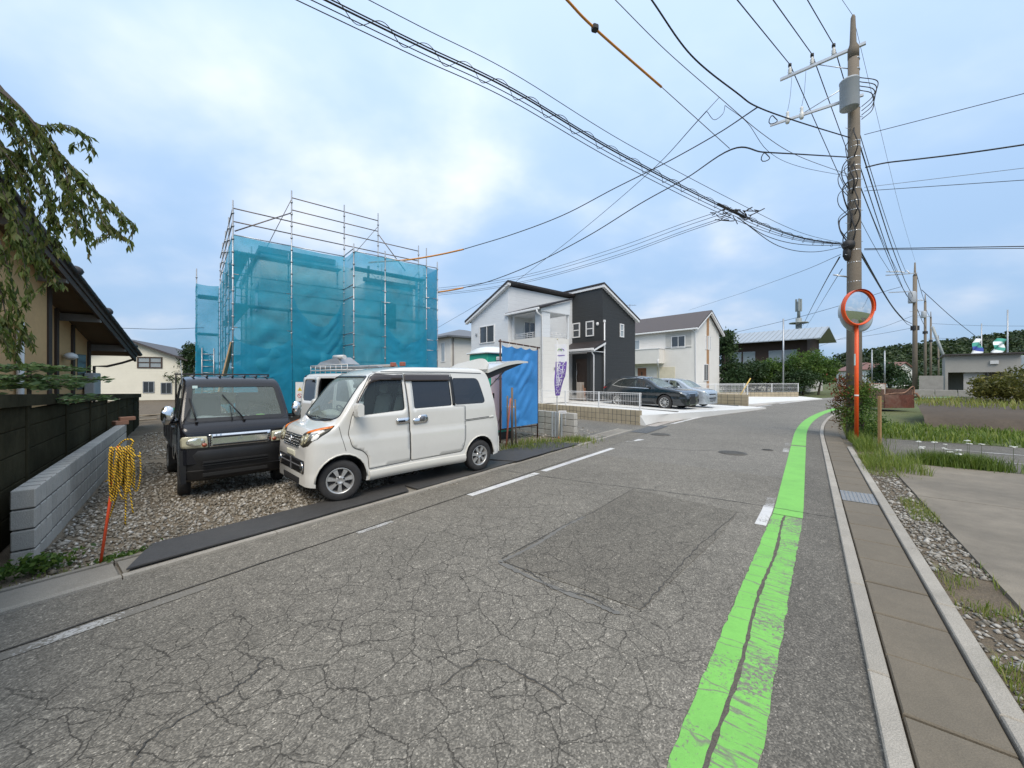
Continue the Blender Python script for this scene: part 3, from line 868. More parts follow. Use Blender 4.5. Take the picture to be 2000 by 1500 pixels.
# ================================================================== vehicle builder
def hermite(xs, ys):
    xs = np.array(xs, float); ys = np.array(ys, float)
    dx = np.diff(xs); s = np.diff(ys) / dx
    m = np.zeros(len(xs))
    for i in range(1, len(xs) - 1):
        if s[i - 1] * s[i] > 0:
            w1, w2 = 2 * dx[i] + dx[i - 1], dx[i] + 2 * dx[i - 1]
            m[i] = (w1 + w2) / (w1 / s[i - 1] + w2 / s[i])
    m[0], m[-1] = s[0], s[-1]
    def f(x):
        x = min(max(x, xs[0]), xs[-1])
        i = min(int(np.searchsorted(xs, x, side='right')) - 1, len(dx) - 1)
        h = dx[i]; u = (x - xs[i]) / h
        return float((1 + 2 * u) * (1 - u) ** 2 * ys[i] + u * (1 - u) ** 2 * h * m[i] + u * u * (3 - 2 * u) * ys[i + 1] + u * u * (u - 1) * h * m[i + 1])
    return f
def lin(pts):
    xs = [p[0] for p in pts]; ys = [p[1] for p in pts]
    return lambda x: float(np.interp(x, xs, ys))
def inpoly(p, poly):
    x, y = p; r = False; n = len(poly)
    for i in range(n):
        x0, y0 = poly[i]; x1, y1 = poly[(i + 1) % n]
        if (y0 > y) != (y1 > y) and x < (x1 - x0) * (y - y0) / (y1 - y0) + x0:
            r = not r
    return r
def rounded(poly, r, n=4):
    """round the corners of a polygon; r one radius or one for each corner"""
    out = []; k = len(poly)
    for i in range(k):
        rr = r[i] if isinstance(r, (list, tuple)) else r
        p, a, b = Vector(poly[i]), Vector(poly[i - 1]), Vector(poly[(i + 1) % k])
        da, db = (a - p), (b - p)
        q = min(rr, da.length * .45, db.length * .45)
        if q < 1e-4:
            out.append((p.x, p.y)); continue
        A, B = p + da.normalized() * q, p + db.normalized() * q
        for j in range(n + 1):
            u = j / n
            c = A.lerp(p, u).lerp(p.lerp(B, u), u)
            out.append((c.x, c.y))
    return out
def resample(poly, step):
    out = []; n = len(poly)
    for i in range(n):
        a, b = Vector(poly[i]), Vector(poly[(i + 1) % n])
        k = max(1, int((b - a).length / step + .5))
        for j in range(k):
            c = a.lerp(b, j / k); out.append((c.x, c.y))
    return out
def patch(outline, fn, step=0.05, holes=(), off=0.0, thick=0.0, mi=0, mb=None, smooth=True, flip=False):
    """sheet with the given 2-D outline laid on the surface fn(a, b) -> point"""
    loops = [resample(outline, step)] + [resample(h, step) for h in holes]
    pts = []; edges = []
    for lp in loops:
        k = len(pts); pts += [Vector(p) for p in lp]
        edges += [(k + i, k + (i + 1) % len(lp)) for i in range(len(lp))]
    xs = [p[0] for p in loops[0]]; ys = [p[1] for p in loops[0]]
    a = min(xs) + step * .5
    while a < max(xs):
        b = min(ys) + step * .5
        while b < max(ys):
            if inpoly((a, b), loops[0]) and not any(inpoly((a, b), h) for h in loops[1:]):
                if min((Vector((a, b)) - q).length for q in pts[:len(edges)]) > step * .45:
                    pts.append(Vector((a, b)))
            b += step
        a += step
    vs, es, fs, *_ = delaunay_2d_cdt(pts, edges, [], 1, 1e-6)
    keep = []
    for f in fs:
        c = sum((Vector(vs[i]) for i in f), Vector((0, 0))) / len(f)
        if inpoly(c, loops[0]) and not any(inpoly(c, h) for h in loops[1:]):
            f = tuple(f)
            a_, b_, c_ = (Vector(vs[f[0]]), Vector(vs[f[1]]), Vector(vs[f[2]]))
            keep.append(f if (b_ - a_).cross(c_ - a_) > 0 else f[::-1])
    e = 0.004
    P3 = []; N3 = []
    for v in vs:
        p = fn(v[0], v[1]); pa = fn(v[0] + e, v[1]); pb = fn(v[0], v[1] + e)
        nn = (pa - p).cross(pb - p)
        if nn.length < 1e-12:
            nn = Vector((0, -1, 0))
        P3.append(p); N3.append(-nn.normalized() if flip else nn.normalized())
    if flip:
        keep = [f[::-1] for f in keep]
    mb = mb or MB()
    top = [p + n_ * off for p, n_ in zip(P3, N3)]
    if not thick:
        return mb.add(top, keep, mi, smooth)
    bot = [p + n_ * (off - thick) for p, n_ in zip(P3, N3)]
    n = len(top); cnt = {}
    for f in keep:
        for i in range(len(f)):
            cnt[(f[i], f[(i + 1) % len(f)])] = 1
    fs2 = [f for f in keep]
    side = [(b, a, a + n, b + n) for (a, b) in cnt if (b, a) not in cnt]
    k = len(mb.v)
    mb.add(top + bot, fs2, mi, smooth)
    for q in side:
        mb.f.append(tuple(i + k for i in q)); mb.mi.append(mi); mb.sm.append(False)
    return mb
def ribbon(poly, fn, width, off, closed=True, step=0.04, mb=None, flip=False):
    """narrow band along a 2-D line on the surface fn"""
    P = resample(poly, step) if closed else [poly[0]] + [tuple(Vector(poly[i]).lerp(Vector(poly[i + 1]), (j + 1) / max(1, int((Vector(poly[i + 1]) - Vector(poly[i])).length / step)))) for i in range(len(poly) - 1) for j in range(max(1, int((Vector(poly[i + 1]) - Vector(poly[i])).length / step)))]
    n = len(P); vs = []
    e = .004
    for i in range(n):
        a = Vector(P[i - 1] if (closed or i > 0) else P[i]); b = Vector(P[(i + 1) % n] if (closed or i < n - 1) else P[i])
        tg = (b - a).normalized(); q = Vector((-tg.y, tg.x)) * width / 2
        for k in (1, -1):
            c = Vector(P[i]) + q * k
            p = fn(c.x, c.y); nn = (fn(c.x + e, c.y) - p).cross(fn(c.x, c.y + e) - p)
            nn = nn.normalized() * (-1 if flip else 1) if nn.length > 1e-12 else Vector()
            vs.append(p + nn * off)
    m_ = n if closed else n - 1
    mb = mb or MB()
    return mb.add(vs, [(2 * i, 2 * i + 1, 2 * ((i + 1) % n) + 1, 2 * ((i + 1) % n)) for i in range(m_)])
def boolean(me, cutters, mode='DIFFERENCE'):
    """me minus closed cutter meshes, all in the same space"""
    o = link('cut_body', me); tmp = [o]
    for c in cutters:
        co = link('cutter', c); tmp.append(co)
        md = o.modifiers.new('cut', 'BOOLEAN'); md.operation = mode; md.object = co; md.solver = 'EXACT'
        try: md.material_mode = 'TRANSFER'
        except Exception: pass
    bpy.context.view_layer.update()
    dg = bpy.context.evaluated_depsgraph_get()
    out = bpy.data.meshes.new_from_object(o.evaluated_get(dg))
    for t_ in tmp:
        bpy.data.objects.remove(t_)
    return out
class Body:
    """car body: x runs from the nose (0) back, y across, z up"""
    def __init__(s, zt, zb, w, side, r, crown=0.03):
        s.zt, s.zb, s.w, s.side, s.r, s.crown = zt, zb, w, side, r, crown
        s.x0, s.x1 = 0.0, None
    def rad(s, x):
        return min(s.r(x), (s.zt(x) - s.zb(x)) * 0.42)
    def hw(s, x, z):
        zt, r = s.zt(x), s.rad(x)
        zl = zt - r
        b = s.w(x) * s.side(min(z, zl))
        if z > zl:
            u = min(1.0, (z - zl) / r)
            b = b - r + r * sqrt(max(0.0, 1 - u * u))
        return b
    def top(s, x, y):
        zt, r = s.zt(x), s.rad(x)
        b = s.w(x) * s.side(zt - r)
        c = s.crown * (1 - min(1.0, abs(y) / max(1e-4, b)) ** 2) - 0.0
        if abs(y) > b - r:
            u = min(1.0, (abs(y) - (b - r)) / r)
            return zt - r + r * sqrt(max(0, 1 - u * u)) + c * 1.0
        return zt + c
    def ring(s, x, shrink=0.0, floor=None):
        zt, zb, r = s.zt(x) - shrink, (floor if floor is not None else s.zb(x)), s.rad(x)
        pts = []
        zl = zt - r
        nz = 16
        for i in range(nz + 1):
            z = zb + (zl - zb) * i / nz
            pts.append((s.w(x) * s.side(z) - shrink, z))
        b = s.w(x) * s.side(zl) - shrink
        for i in range(1, 7):
            a = pi / 2 * i / 6
            y = b - r + r * cos(a)
            pts.append((y, zl + r * sin(a)))
        bb_ = b - r
        full = s.w(x) * s.side(zt - r)
        for i in range(1, 6):
            pts.append((bb_ * (1 - i / 5), zt))
        out = []
        for y, z in pts:
            c = s.crown * (1 - min(1.0, abs(y) / max(1e-4, full)) ** 2)
            out.append((y, z + (c if z > zl else 0.0)))
        return out
    def solid(s, xs, mat, shrink=0.0, floor=None):
        mb = MB(); rings = []
        for x in xs:
            half = s.ring(x, shrink, floor)
            full = [(x, y, z) for y, z in half] + [(x, -y, z) for y, z in half[-2::-1]]
            rings.append(full)
        n = len(rings[0])
        vs = [p for rg in rings for p in rg]
        fs = [(i * n + j, (i + 1) * n + j, (i + 1) * n + (j + 1) % n, i * n + (j + 1) % n) for i in range(len(xs) - 1) for j in range(n)]
        fs += [tuple(range(n)), tuple((len(xs) - 1) * n + j for j in range(n))[::-1]]
        # face outwards
        mb.add(vs, fs, 0, True)
        me = mb.mesh('body', mat)
        bm = bmesh.new(); bm.from_mesh(me); bmesh.ops.recalc_face_normals(bm, faces=bm.faces); bm.to_mesh(me); bm.free()
        return me
    def inside(s, x, y, z):
        return z <= s.top(x, y) and abs(y) <= s.hw(x, z) + 1e-6
    def S(s, sg):
        return lambda x, z: Vector((x, sg * s.hw(x, z), z))
    def FR(s, y, z):
        a, b = s.x0, 1.9
        if s.inside(a, y, z): return Vector((a, y, z))
        for _ in range(26):
            m_ = (a + b) / 2
            if s.inside(m_, y, z): b = m_
            else: a = m_
        return Vector((b, y, z))
    def RE(s, y, z):
        a, b = s.x1 - 1.6, s.x1
        if s.inside(b, y, z): return Vector((b, y, z))
        for _ in range(26):
            m_ = (a + b) / 2
            if s.inside(m_, y, z): a = m_
            else: b = m_
        return Vector((a, y, z))
def prism_mesh(poly, fa, fb, mat):
    me = MB().prism(poly, fa, fb).mesh('cutter', mat)
    bm = bmesh.new(); bm.from_mesh(me); bmesh.ops.recalc_face_normals(bm, faces=bm.faces); bm.to_mesh(me); bm.free()
    return me
def cyl_mesh(c, r, y0, y1, mat, n=36):
    return prism_mesh([(c[0] + r * cos(2 * pi * i / n), c[1] + r * sin(2 * pi * i / n)) for i in range(n)],
                      lambda a, b: (a, y0, b), lambda a, b: (a, y1, b), mat)
def smooth_mesh(me, ang=32):
    me.shade_smooth(); me.set_sharp_from_angle(angle=radians(ang))
    return me
TYRE = M('tyre_rubber', (0.022, 0.022, 0.023), 0.8, 0, 0.25, 12, 0.2, 90, dirt=0.3, dirtcol=(0.07, 0.06, 0.05))
ALLOY = M('alloy_silver', (0.50, 0.50, 0.49), 0.36, 0.65, 0.12, 9, dirt=0.25, dirtcol=(0.2, 0.15, 0.11))
DARK = M('dark_plastic', (0.018, 0.018, 0.019), 0.55, 0, 0.15, 9)
TRIMBLK = M('black_trim', (0.012, 0.012, 0.013), 0.4, 0, 0.1, 9)
CHROME = M('chrome', (0.72, 0.72, 0.72), 0.12, 1.0, 0.05, 9)
WELL = M('wheel_well', (0.012, 0.012, 0.012), 0.9, 0, 0.2, 9)
GLASS_DARK = glass_mat('privacy_glass', (0.014, 0.015, 0.019), 0.94)
GLASS_CLEAR = glass_mat('windscreen_glass', (0.36, 0.42, 0.39), 0.24)  # pale green tint imitates reflections and grime on the glass
GLASS_MID = glass_mat('door_glass', (0.05, 0.06, 0.058), 0.42)
GLASS_LAMP = glass_mat('lamp_cover', (0.5, 0.5, 0.46), 0.16)
LAMP_YEL = M('lamp_reflector_aged', (0.50, 0.46, 0.30), 0.25, 0.3, 0.1, 12)
AMBER = M('amber_lens', (0.80, 0.20, 0.02), 0.25, 0, 0.1, 12)
REDLENS = M('red_lens', (0.42, 0.015, 0.012), 0.2, 0, 0.1, 12, coat=0.6)
SEAT = M('seat_cloth', (0.10, 0.10, 0.105), 0.9, 0, 0.2, 14)
CREAM = M('pale_seat_cover', (0.62, 0.66, 0.60), 0.85, 0, 0.08, 8)
def wheel(parent, c, r, width, rim_r, sg, spokes=7, steer=0.0, steel=False, sw=0.34):
    """tyre with rim; sg = -1 for the side at negative y"""
    o = bpy.data.objects.new('wheel', None)
    mb = MB(); h = width / 2
    mtx = Matrix.Rotation(pi / 2 * (1 if sg < 0 else -1), 4, 'X')      # local z -> outward
    prof = [(rim_r * .96, -h), (rim_r + .02, -h * 1.0), (r - .03, -h * 1.04), (r - .006, -h * .82), (r, -h * .5), (r, h * .5), (r - .006, h * .82), (r - .03, h * 1.04), (rim_r + .02, h * 1.0), (rim_r * .98, h * .94), (rim_r * .94, h * .5)]
    mb.lathe(prof, 40, mtx, 0, True, False)
    w_ = mb.build('wheel', TYRE, parent, loc=c, rot=(0, 0, steer))
    mb = MB()
    mb.lathe([(rim_r * 1.0, h * .96), (rim_r * .95, h * 1.0), (rim_r * .88, h * .80), (rim_r * .84, h * .2)], 40, mtx, 0, True, False)
    mb.lathe([(rim_r * .85, h * .25), (0.001, h * .25)], 28, mtx, 1, False, False)
    if steel:
        mb.lathe([(rim_r * .85, h * .5), (rim_r * .6, h * .8), (rim_r * .35, h * .7), (rim_r * .3, h * .95), (0.001, h * .95)], 28, mtx, 0, True, False)
    else:
        for i in range(spokes):
            a = 2 * pi * i / spokes + .2
            def pt(rr, da, zz): return mtx @ Vector((rr * cos(a + da), rr * sin(a + da), zz))
            aw = sw; r0, r1 = rim_r * .24, rim_r * .92
            lo = [pt(r0, -aw * 1.1, h * .3), pt(r1, -aw * .62, h * .3), pt(r1, aw * .62, h * .3), pt(r0, aw * 1.1, h * .3)]
            hi = [pt(r0, -aw * .9, h * .86), pt(r1, -aw * .56, h * .84), pt(r1, aw * .56, h * .84), pt(r0, aw * .9, h * .86)]
            mb.hexa(lo, hi)
        mb.lathe([(rim_r * .36, h * .3), (rim_r * .36, h * .84), (rim_r * .2, h * .92), (rim_r * .14, h * .80), (0.001, h * .82)], 24, mtx, 0, True, False)
        for i in range(4):
            a = 2 * pi * i / 4 + .5
            q = mtx @ Vector((rim_r * .30 * cos(a), rim_r * .30 * sin(a), 0)); nrm = mtx @ Vector((0, 0, 1))
            mb.tube([q + nrm * h * .8, q + nrm * h * .93], 0.012, 8, 1)
    mb.build('rim', [ALLOY, DARK], w_)
    bpy.data.objects.remove(o)
    return w_
# ================================================================== white minivan
PEARL = M('pearl_white_paint', (0.66, 0.645, 0.60), 0.30, 0, 0.025, 1.5, coat=0.9, dirt=0.10, dirtcol=(0.42, 0.39, 0.33))
PEARL_SK = M('pearl_white_bumper', (0.63, 0.61, 0.55), 0.34, 0, 0.03, 1.5, coat=0.6, dirt=0.2, dirtcol=(0.40, 0.36, 0.28))
VISOR = M('smoked_visor', (0.045, 0.034, 0.030), 0.25, 0, 0.1, 5, coat=0.4)
HEADER = M('interior_grey', (0.17, 0.17, 0.165), 0.85, 0, 0.1, 5)
zt = hermite([0, .015, .035, .065, .11, .18, .26, .33, .44, .56, .66, .76, .86, 1.0, 1.2, 1.45, 1.9, 2.6, 2.95, 3.10, 3.16, 3.20, 3.26, 3.33, 3.37, 3.395],
             [.70, .80, .875, .93, .965, .99, 1.015, 1.05, 1.19, 1.36, 1.50, 1.62, 1.70, 1.765, 1.808, 1.838, 1.85, 1.85, 1.845, 1.81, 1.74, 1.55, 1.22, .90, .72, .62])
wp = hermite([0, .03, .08, .16, .3, .5, .8, 2.4, 3.0, 3.25, 3.34, 3.395], [.575, .640, .685, .712, .728, .735, .7375, .7375, .73, .712, .69, .655])
sp = lin([(.18, .955), (.26, .985), (.37, .992), (.40, .975), (.46, .985), (.60, 1.0), (.835, 1.003), (.868, .981), (.92, .985), (1.15, .985), (1.25, .968), (1.5, .90), (1.7, .83), (1.9, .76)])
zb = hermite([0, .1, .3, .8, 2.6, 3.1, 3.395], [.25, .235, .22, .225, .235, .24, .27])
rr = hermite([0, .15, .4, .6, 1.0, 3.0, 3.2, 3.395], [.10, .10, .10, .09, .09, .085, .07, .07])
VB = Body(zt, zb, wp, sp, rr, 0.022); VB.x1 = 3.395
mv = thing('minivan', 'pearl white minivan with raised tailgate and smoked window visors beside the road', 'minivan')
ang = atan2(0.71, 0.704)
ex, ey = Vector((cos(ang), sin(ang))), Vector((-sin(ang), cos(ang)))
org = Vector((-2.315, 5.23)) - ex * 0.43 + ey * 0.70
mv.location = (org.x, org.y, 0.035); mv.rotation_euler = (0, 0, ang)
xs = [0, .008, .015, .025, .035, .05, .065, .085, .11, .15, .18, .22, .26, .30, .33, .36, .40, .44, .48, .51, .56, .61, .66, .71, .76, .81, .86, .93, 1.0, 1.1, 1.2, 1.32, 1.45, 1.65, 1.9, 2.25, 2.6, 2.8, 2.95, 3.04, 3.10, 3.13, 3.16, 3.18, 3.20, 3.23, 3.26, 3.30, 3.33, 3.35, 3.37, 3.395]
body = VB.solid(xs, PEARL)
cav = VB.solid([x for x in xs if .40 <= x <= 3.12], HEADER, 0.045, 0.52)
dw1 = [(.60, 1.145), (1.365, 1.19), (1.365, 1.70), (.95, 1.70), (.78, 1.52), (.66, 1.32)]
dw2 = [(1.53, 1.20), (2.25, 1.215), (2.25, 1.70), (1.53, 1.70)]
dw3 = [(2.33, 1.22), (3.02, 1.225), (2.90, 1.68), (2.33, 1.68)]
dw1r, dw2r, dw3r = rounded(dw1, [.03, .05, .03, .12, .1, .1]), rounded(dw2, .04), rounded(dw3, [.04, .09, .09, .04])
wsh = rounded([(-.655, 1.14), (-.45, 1.085), (0, 1.06), (.45, 1.085), (.655, 1.14), (.57, 1.70), (-.57, 1.70)], [.05, .2, .2, .2, .05, .09, .09])
cut = [cav]
for q in (dw1r, dw2r, dw3r):
    cut.append(prism_mesh(q, lambda a, b: (a, -1.0, b), lambda a, b: (a, 1.0, b), TRIMBLK))
cut.append(prism_mesh(wsh, lambda a, b: (.20, a, b), lambda a, b: (1.4, a, b), TRIMBLK))
cut.append(prism_mesh(rounded([(-.54, .60), (.54, .60), (.54, 1.70), (-.54, 1.70)], .08), lambda a, b: (2.9, a, b), lambda a, b: (3.6, a, b), TRIMBLK))
for cx in (.43, 2.88):
    for y0, y1 in ((-1, -.46), (.46, 1)):
        cut.append(cyl_mesh((cx, .30), .335, y0, y1, WELL))
bm_ = boolean(body, cut)
bo = link('body', smooth_mesh(bm_, 28), mv)
# doors laid 3 mm proud of the shell, dark seams between them
d1 = rounded([(.505, .92), (.545, 1.12), (.66, 1.40), (.80, 1.62), (.90, 1.738), (1.40, 1.745), (1.455, .40), (.80, .385), (.775, .58), (.70, .66), (.555, .72)], [.03, .02, .05, .08, .08, .03, .03, .02, .08, .08, .06])
d2 = rounded([(1.47, .40), (1.415, 1.745), (2.30, 1.745), (2.30, 1.20), (2.53, 1.19), (2.53, .62), (2.47, .415)], [.03, .03, .02, .01, .02, .1, .06])
def grow(poly, k):
    c = sum((Vector(p) for p in poly), Vector((0, 0))) / len(poly)
    return [tuple(Vector(p) + (Vector(p) - c).normalized() * k) for p in poly]
for sg in (-1, 1):
    S = VB.S(sg)
    if sg > 0:
        S = (lambda f: (lambda x, z: f(x, z)))(VB.S(1))
    fn = S
    def lay(poly, mat, name, off, thick=0.0, holes=(), step=.07, parent=mv, sg=sg):
        f2 = VB.S(sg)
        g = f2 if sg < 0 else (lambda a, b: f2(a, b))
        mb = patch(poly, g, step, holes, off, thick, flip=sg > 0)
        return mb.build(name, mat, parent)
    f1 = lay(d1, PEARL, 'front_door', .004, .004, [grow(dw1r, .012)], .05)
    f2_ = lay(d2, PEARL, 'sliding_door', .004, .004, [grow(dw2r, .012)], .05)
    seam = MB()
    for poly in (d1, d2):
        ribbon(grow(poly, .003), VB.S(sg), .0075, .0062, mb=seam, flip=sg > 0)
    ribbon([(.38, 1.02), (.42, .86), (.47, .68)], VB.S(sg), .006, .003, False, mb=seam, flip=sg > 0)
    ribbon([(.93, 1.765), (1.2, 1.772), (2.2, 1.78), (3.0, 1.765)], VB.S(sg), .010, .006, False, mb=seam, flip=sg > 0)
    seam.build('door_seam', TRIMBLK, mv)
    lay(dw1r, GLASS_MID, 'front_window', -.012)
    lay(dw2r, GLASS_DARK, 'sliding_door_window', -.012)
    lay(dw3r, GLASS_DARK, 'quarter_window', -.004)
    # black surround joining the sliding door window and the quarter window
    lay([(2.262, 1.215), (2.325, 1.218), (2.325, 1.70), (2.262, 1.70)], TRIMBLK, 'window_pillar', .007, .004)
    # smoked visors
    v1 = [(.605, 1.25), (.66, 1.35), (.76, 1.51), (.86, 1.605), (1.0, 1.64), (1.372, 1.645), (1.372, 1.725), (.95, 1.725), (.86, 1.675), (.74, 1.52), (.63, 1.34)]
    lay(v1, VISOR, 'window_visor', .030, .004, step=.03)
    lay(rounded([(1.40, 1.625), (2.26, 1.63), (2.26, 1.73), (1.40, 1.73)], .02), VISOR, 'window_visor', .030, .004, step=.05)
    lay(rounded([(2.50, .925), (3.10, .945), (3.10, .975), (2.50, .955)], .008), TRIMBLK, 'slide_rail', .003, .003)
    lay(rounded([(2.50, .935), (3.10, .955), (3.10, .962), (2.50, .942)], .002), PEARL_SK, 'slide_rail_lip', .008, .004)
    lay(rounded([(3.10, .94), (3.22, .945), (3.22, .985), (3.10, .98)], .01), PEARL_SK, 'rail_end_cap', .006, .005)
    # chrome handles
    h1 = lay(rounded([(1.215, .985), (1.43, .99), (1.43, 1.075), (1.215, 1.07)], .03), CHROME, 'door_handle', .022, .020)
    lay(rounded([(1.245, 1.005), (1.36, 1.008), (1.36, 1.04), (1.245, 1.037)], .012), TRIMBLK, 'handle_recess', .024, .002, parent=mv)
    h2 = lay(rounded([(1.50, .965), (1.74, .975), (1.77, 1.02), (1.74, 1.10), (1.62, 1.10), (1.58, 1.055), (1.50, 1.05)], .03), CHROME, 'sliding_door_handle', .022, .020)
    lay(rounded([(1.61, 1.0), (1.70, 1.0), (1.70, 1.08), (1.61, 1.08)], .02), M('handle_grey', (.22, .22, .23), .3, .6), 'handle_recess', .025, .003)
    # side skirt between the wheels
    sk_ = MB()
    prof = [(-.004, .355), (.022, .345), (.034, .30), (.026, .245), (-.02, .21)]
    st = np.linspace(.80, 2.53, 14)
    vs = []
    for i, x in enumerate(st):
        drop = .012 * sin(pi * i / 13)
        for o_, z in prof:
            vs.append((x, sg * (VB.hw(x, max(z, .24)) + o_), z + drop))
    fs = [(i * 5 + j, i * 5 + j + 1, (i + 1) * 5 + j + 1, (i + 1) * 5 + j) for i in range(13) for j in range(4)]
    fs += [tuple(range(5)), tuple(13 * 5 + j for j in range(5))]
    sk_.add(vs, fs, 0, True).build('side_skirt', PEARL_SK, mv, sharp=40)
    # arch lips
    for cx in (.43, 2.88):
        lip = MB(); path = []
        for k in range(-4, 17):
            a = pi * k / 12
            px_, pz_ = cx + .343 * cos(a), .30 + .343 * sin(a)
            if pz_ < .22: continue
            path.append((px_, sg * (VB.hw(px_, max(.24, pz_)) + .004), pz_))
        if len(path) > 2:
            lip.tube(path, .011, 6)
            lip.build('wheel_arch_lip', PEARL_SK, mv)
    # mirrors
    mr = MB()
    cx, cy, cz = .60, sg * .84, 1.235
    sec = []
    for i in range(7):
        a = i / 6
        k = [.35, .82, 1.0, 1.02, 1.0, .95, .9][i]
        yy = cy + sg * (-.085 + .17 * a)
        sec.append([(cx - .055 * k * (1 if q_[0] < 0 else .8) * abs(q_[0]) / 1.0 * (1 if q_[0] < 0 else -1), yy, cz + .095 * k * q_[1]) for q_ in ((-1, -.75), (-1, .6), (-.55, 1), (.6, 1), (1, .75), (1, -.8), (.5, -1), (-.6, -1))])
    vs = [p for s_ in sec for p in s_]
    fs = [(i * 8 + j, i * 8 + (j + 1) % 8, (i + 1) * 8 + (j + 1) % 8, (i + 1) * 8 + j) for i in range(6) for j in range(8)] + [tuple(range(8))[::-1], tuple(48 + j for j in range(8))]
    mr.add(vs, fs, 0, True)
    mo = mr.build('door_mirror', PEARL, mv, sharp=50)
    MB().box((cx + .02, sg * .735, cz - .07), (.10, .11, .035), bev=.012).build('mirror_foot', TRIMBLK, mo)
    MB().box((cx - .040, cy + sg * .005, cz - .018), (.012, .14, .026), bev=.004).build('mirror_indicator', M('indicator_clear', (.55, .52, .46), .2, .3), mo)
    lay([(.60, 1.14), (.70, 1.15), (.74, 1.30), (.69, 1.26)], TRIMBLK, 'mirror_base', .008, .004, step=.04)
# windscreen, wipers, interior
patch(wsh, lambda a, b: VB.FR(a, b), .06, (), -.006, flip=True).build('windscreen', GLASS_CLEAR, mv)
wb_ = MB()
ribbon(wsh, lambda a, b: VB.FR(a, b), .022, .004, mb=wb_, flip=True)
wb_.build('windscreen_seal', TRIMBLK, mv)
for y0, y1 in ((-.52, -.02), (.05, .52)):
    wi = MB()
    wi.tube([VB.FR(y0, 1.10) + Vector((-.02, 0, .01)), VB.FR((y0 + y1) / 2, 1.09) + Vector((-.03, 0, .012)), VB.FR(y1, 1.10) + Vector((-.02, 0, .012))], .010, 6)
    wi.build('wiper', TRIMBLK, mv)
MB().bb(.42, .70, -.60, .60, .98, 1.07, bev=.02).build('dashboard', HEADER, mv)
cl = MB()
def blob(mb, c, r, seed, n=10):
    def f(u, v):
        a, b = 2 * pi * u, pi * v
        d_ = Vector((sin(b) * cos(a), sin(b) * sin(a), cos(b)))
        k = 1 + .22 * mnoise.noise(d_ * 1.8 + Vector((seed, 0, 0)))
        return Vector((c[0] + r[0] * d_.x * k, c[1] + r[1] * d_.y * k, c[2] + r[2] * d_.z * k))
    return mb.grid(n * 2, n, f)
blob(cl, (.62, .18, 1.13), (.11, .30, .055), 3.0)
cl.build('dashboard_cloth', CREAM, mv)
for sy in (-.34, .34):
    st_ = MB()
    st_.box((1.30, sy, .78), (.5, .46, .16), bev=.05)
    st_.box((1.52, sy, 1.10), (.13, .45, .62), rot=Matrix.Rotation(radians(14), 3, 'Y'), bev=.06)
    st_.box((1.56, sy, 1.50), (.09, .24, .17), rot=Matrix.Rotation(radians(10), 3, 'Y'), bev=.045)
    st_.build('front_seat', CREAM, mv, sharp=40)
    MB().box((2.45, sy * 1.05, 1.0), (.14, .55, .75), rot=Matrix.Rotation(radians(14), 3, 'Y'), bev=.06).build('rear_seat', SEAT, mv)
sw_ = MB()
sw_.tube([Vector((.86, .33, 1.08)) + Matrix.Rotation(radians(-28), 3, 'Y') @ Vector((0, .18 * cos(a), .18 * sin(a))) for a in np.linspace(0, 2 * pi, 25)], .014, 6)
sw_.build('steering_wheel', DARK, mv)
MB().box((.93, 0, 1.55), (.03, .22, .06), bev=.012).build('rear_view_mirror', DARK, mv)
# front: grille, headlamps, bumper openings, fog lamps, emblem
front = lambda y, z: VB.FR(y, z)
def flay(poly, mat, name, off, thick=0.0, step=.04, holes=(), parent=mv):
    return patch(poly, lambda a, b: VB.FR(b, a) if False else VB.FR(a, b), step, holes, off, thick, flip=True).build(name, mat, parent)
flay(rounded([(-.335, .745), (.335, .745), (.36, .90), (-.36, .90)], .02), TRIMBLK, 'grille', .004, .004)
for i in range(4):
    z0 = .765 + i * .036
    flay(rounded([(-.325 - .007 * i, z0), (.325 + .007 * i, z0), (.328 + .007 * i, z0 + .014), (-.328 - .007 * i, z0 + .014)], .004), CHROME, 'grille_bar', .014, .012)
em = flay(rounded([(-.33, .738), (.33, .738), (.33, .750), (-.33, .750)], .004), CHROME, 'grille_bar', .014, .012)
e0 = VB.FR(0, .83)
eb = MB(); eb.tube([e0 + Vector((-.022, .05 * cos(a), .042 * sin(a))) for a in np.linspace(0, 2 * pi, 21)], .0075, 6)
eb.tube([e0 + Vector((-.022, -.028, -.028)), e0 + Vector((-.024, 0.0, .036)), e0 + Vector((-.022, .022, -.005))], .006, 5)
eb.build('emblem', CHROME, mv)
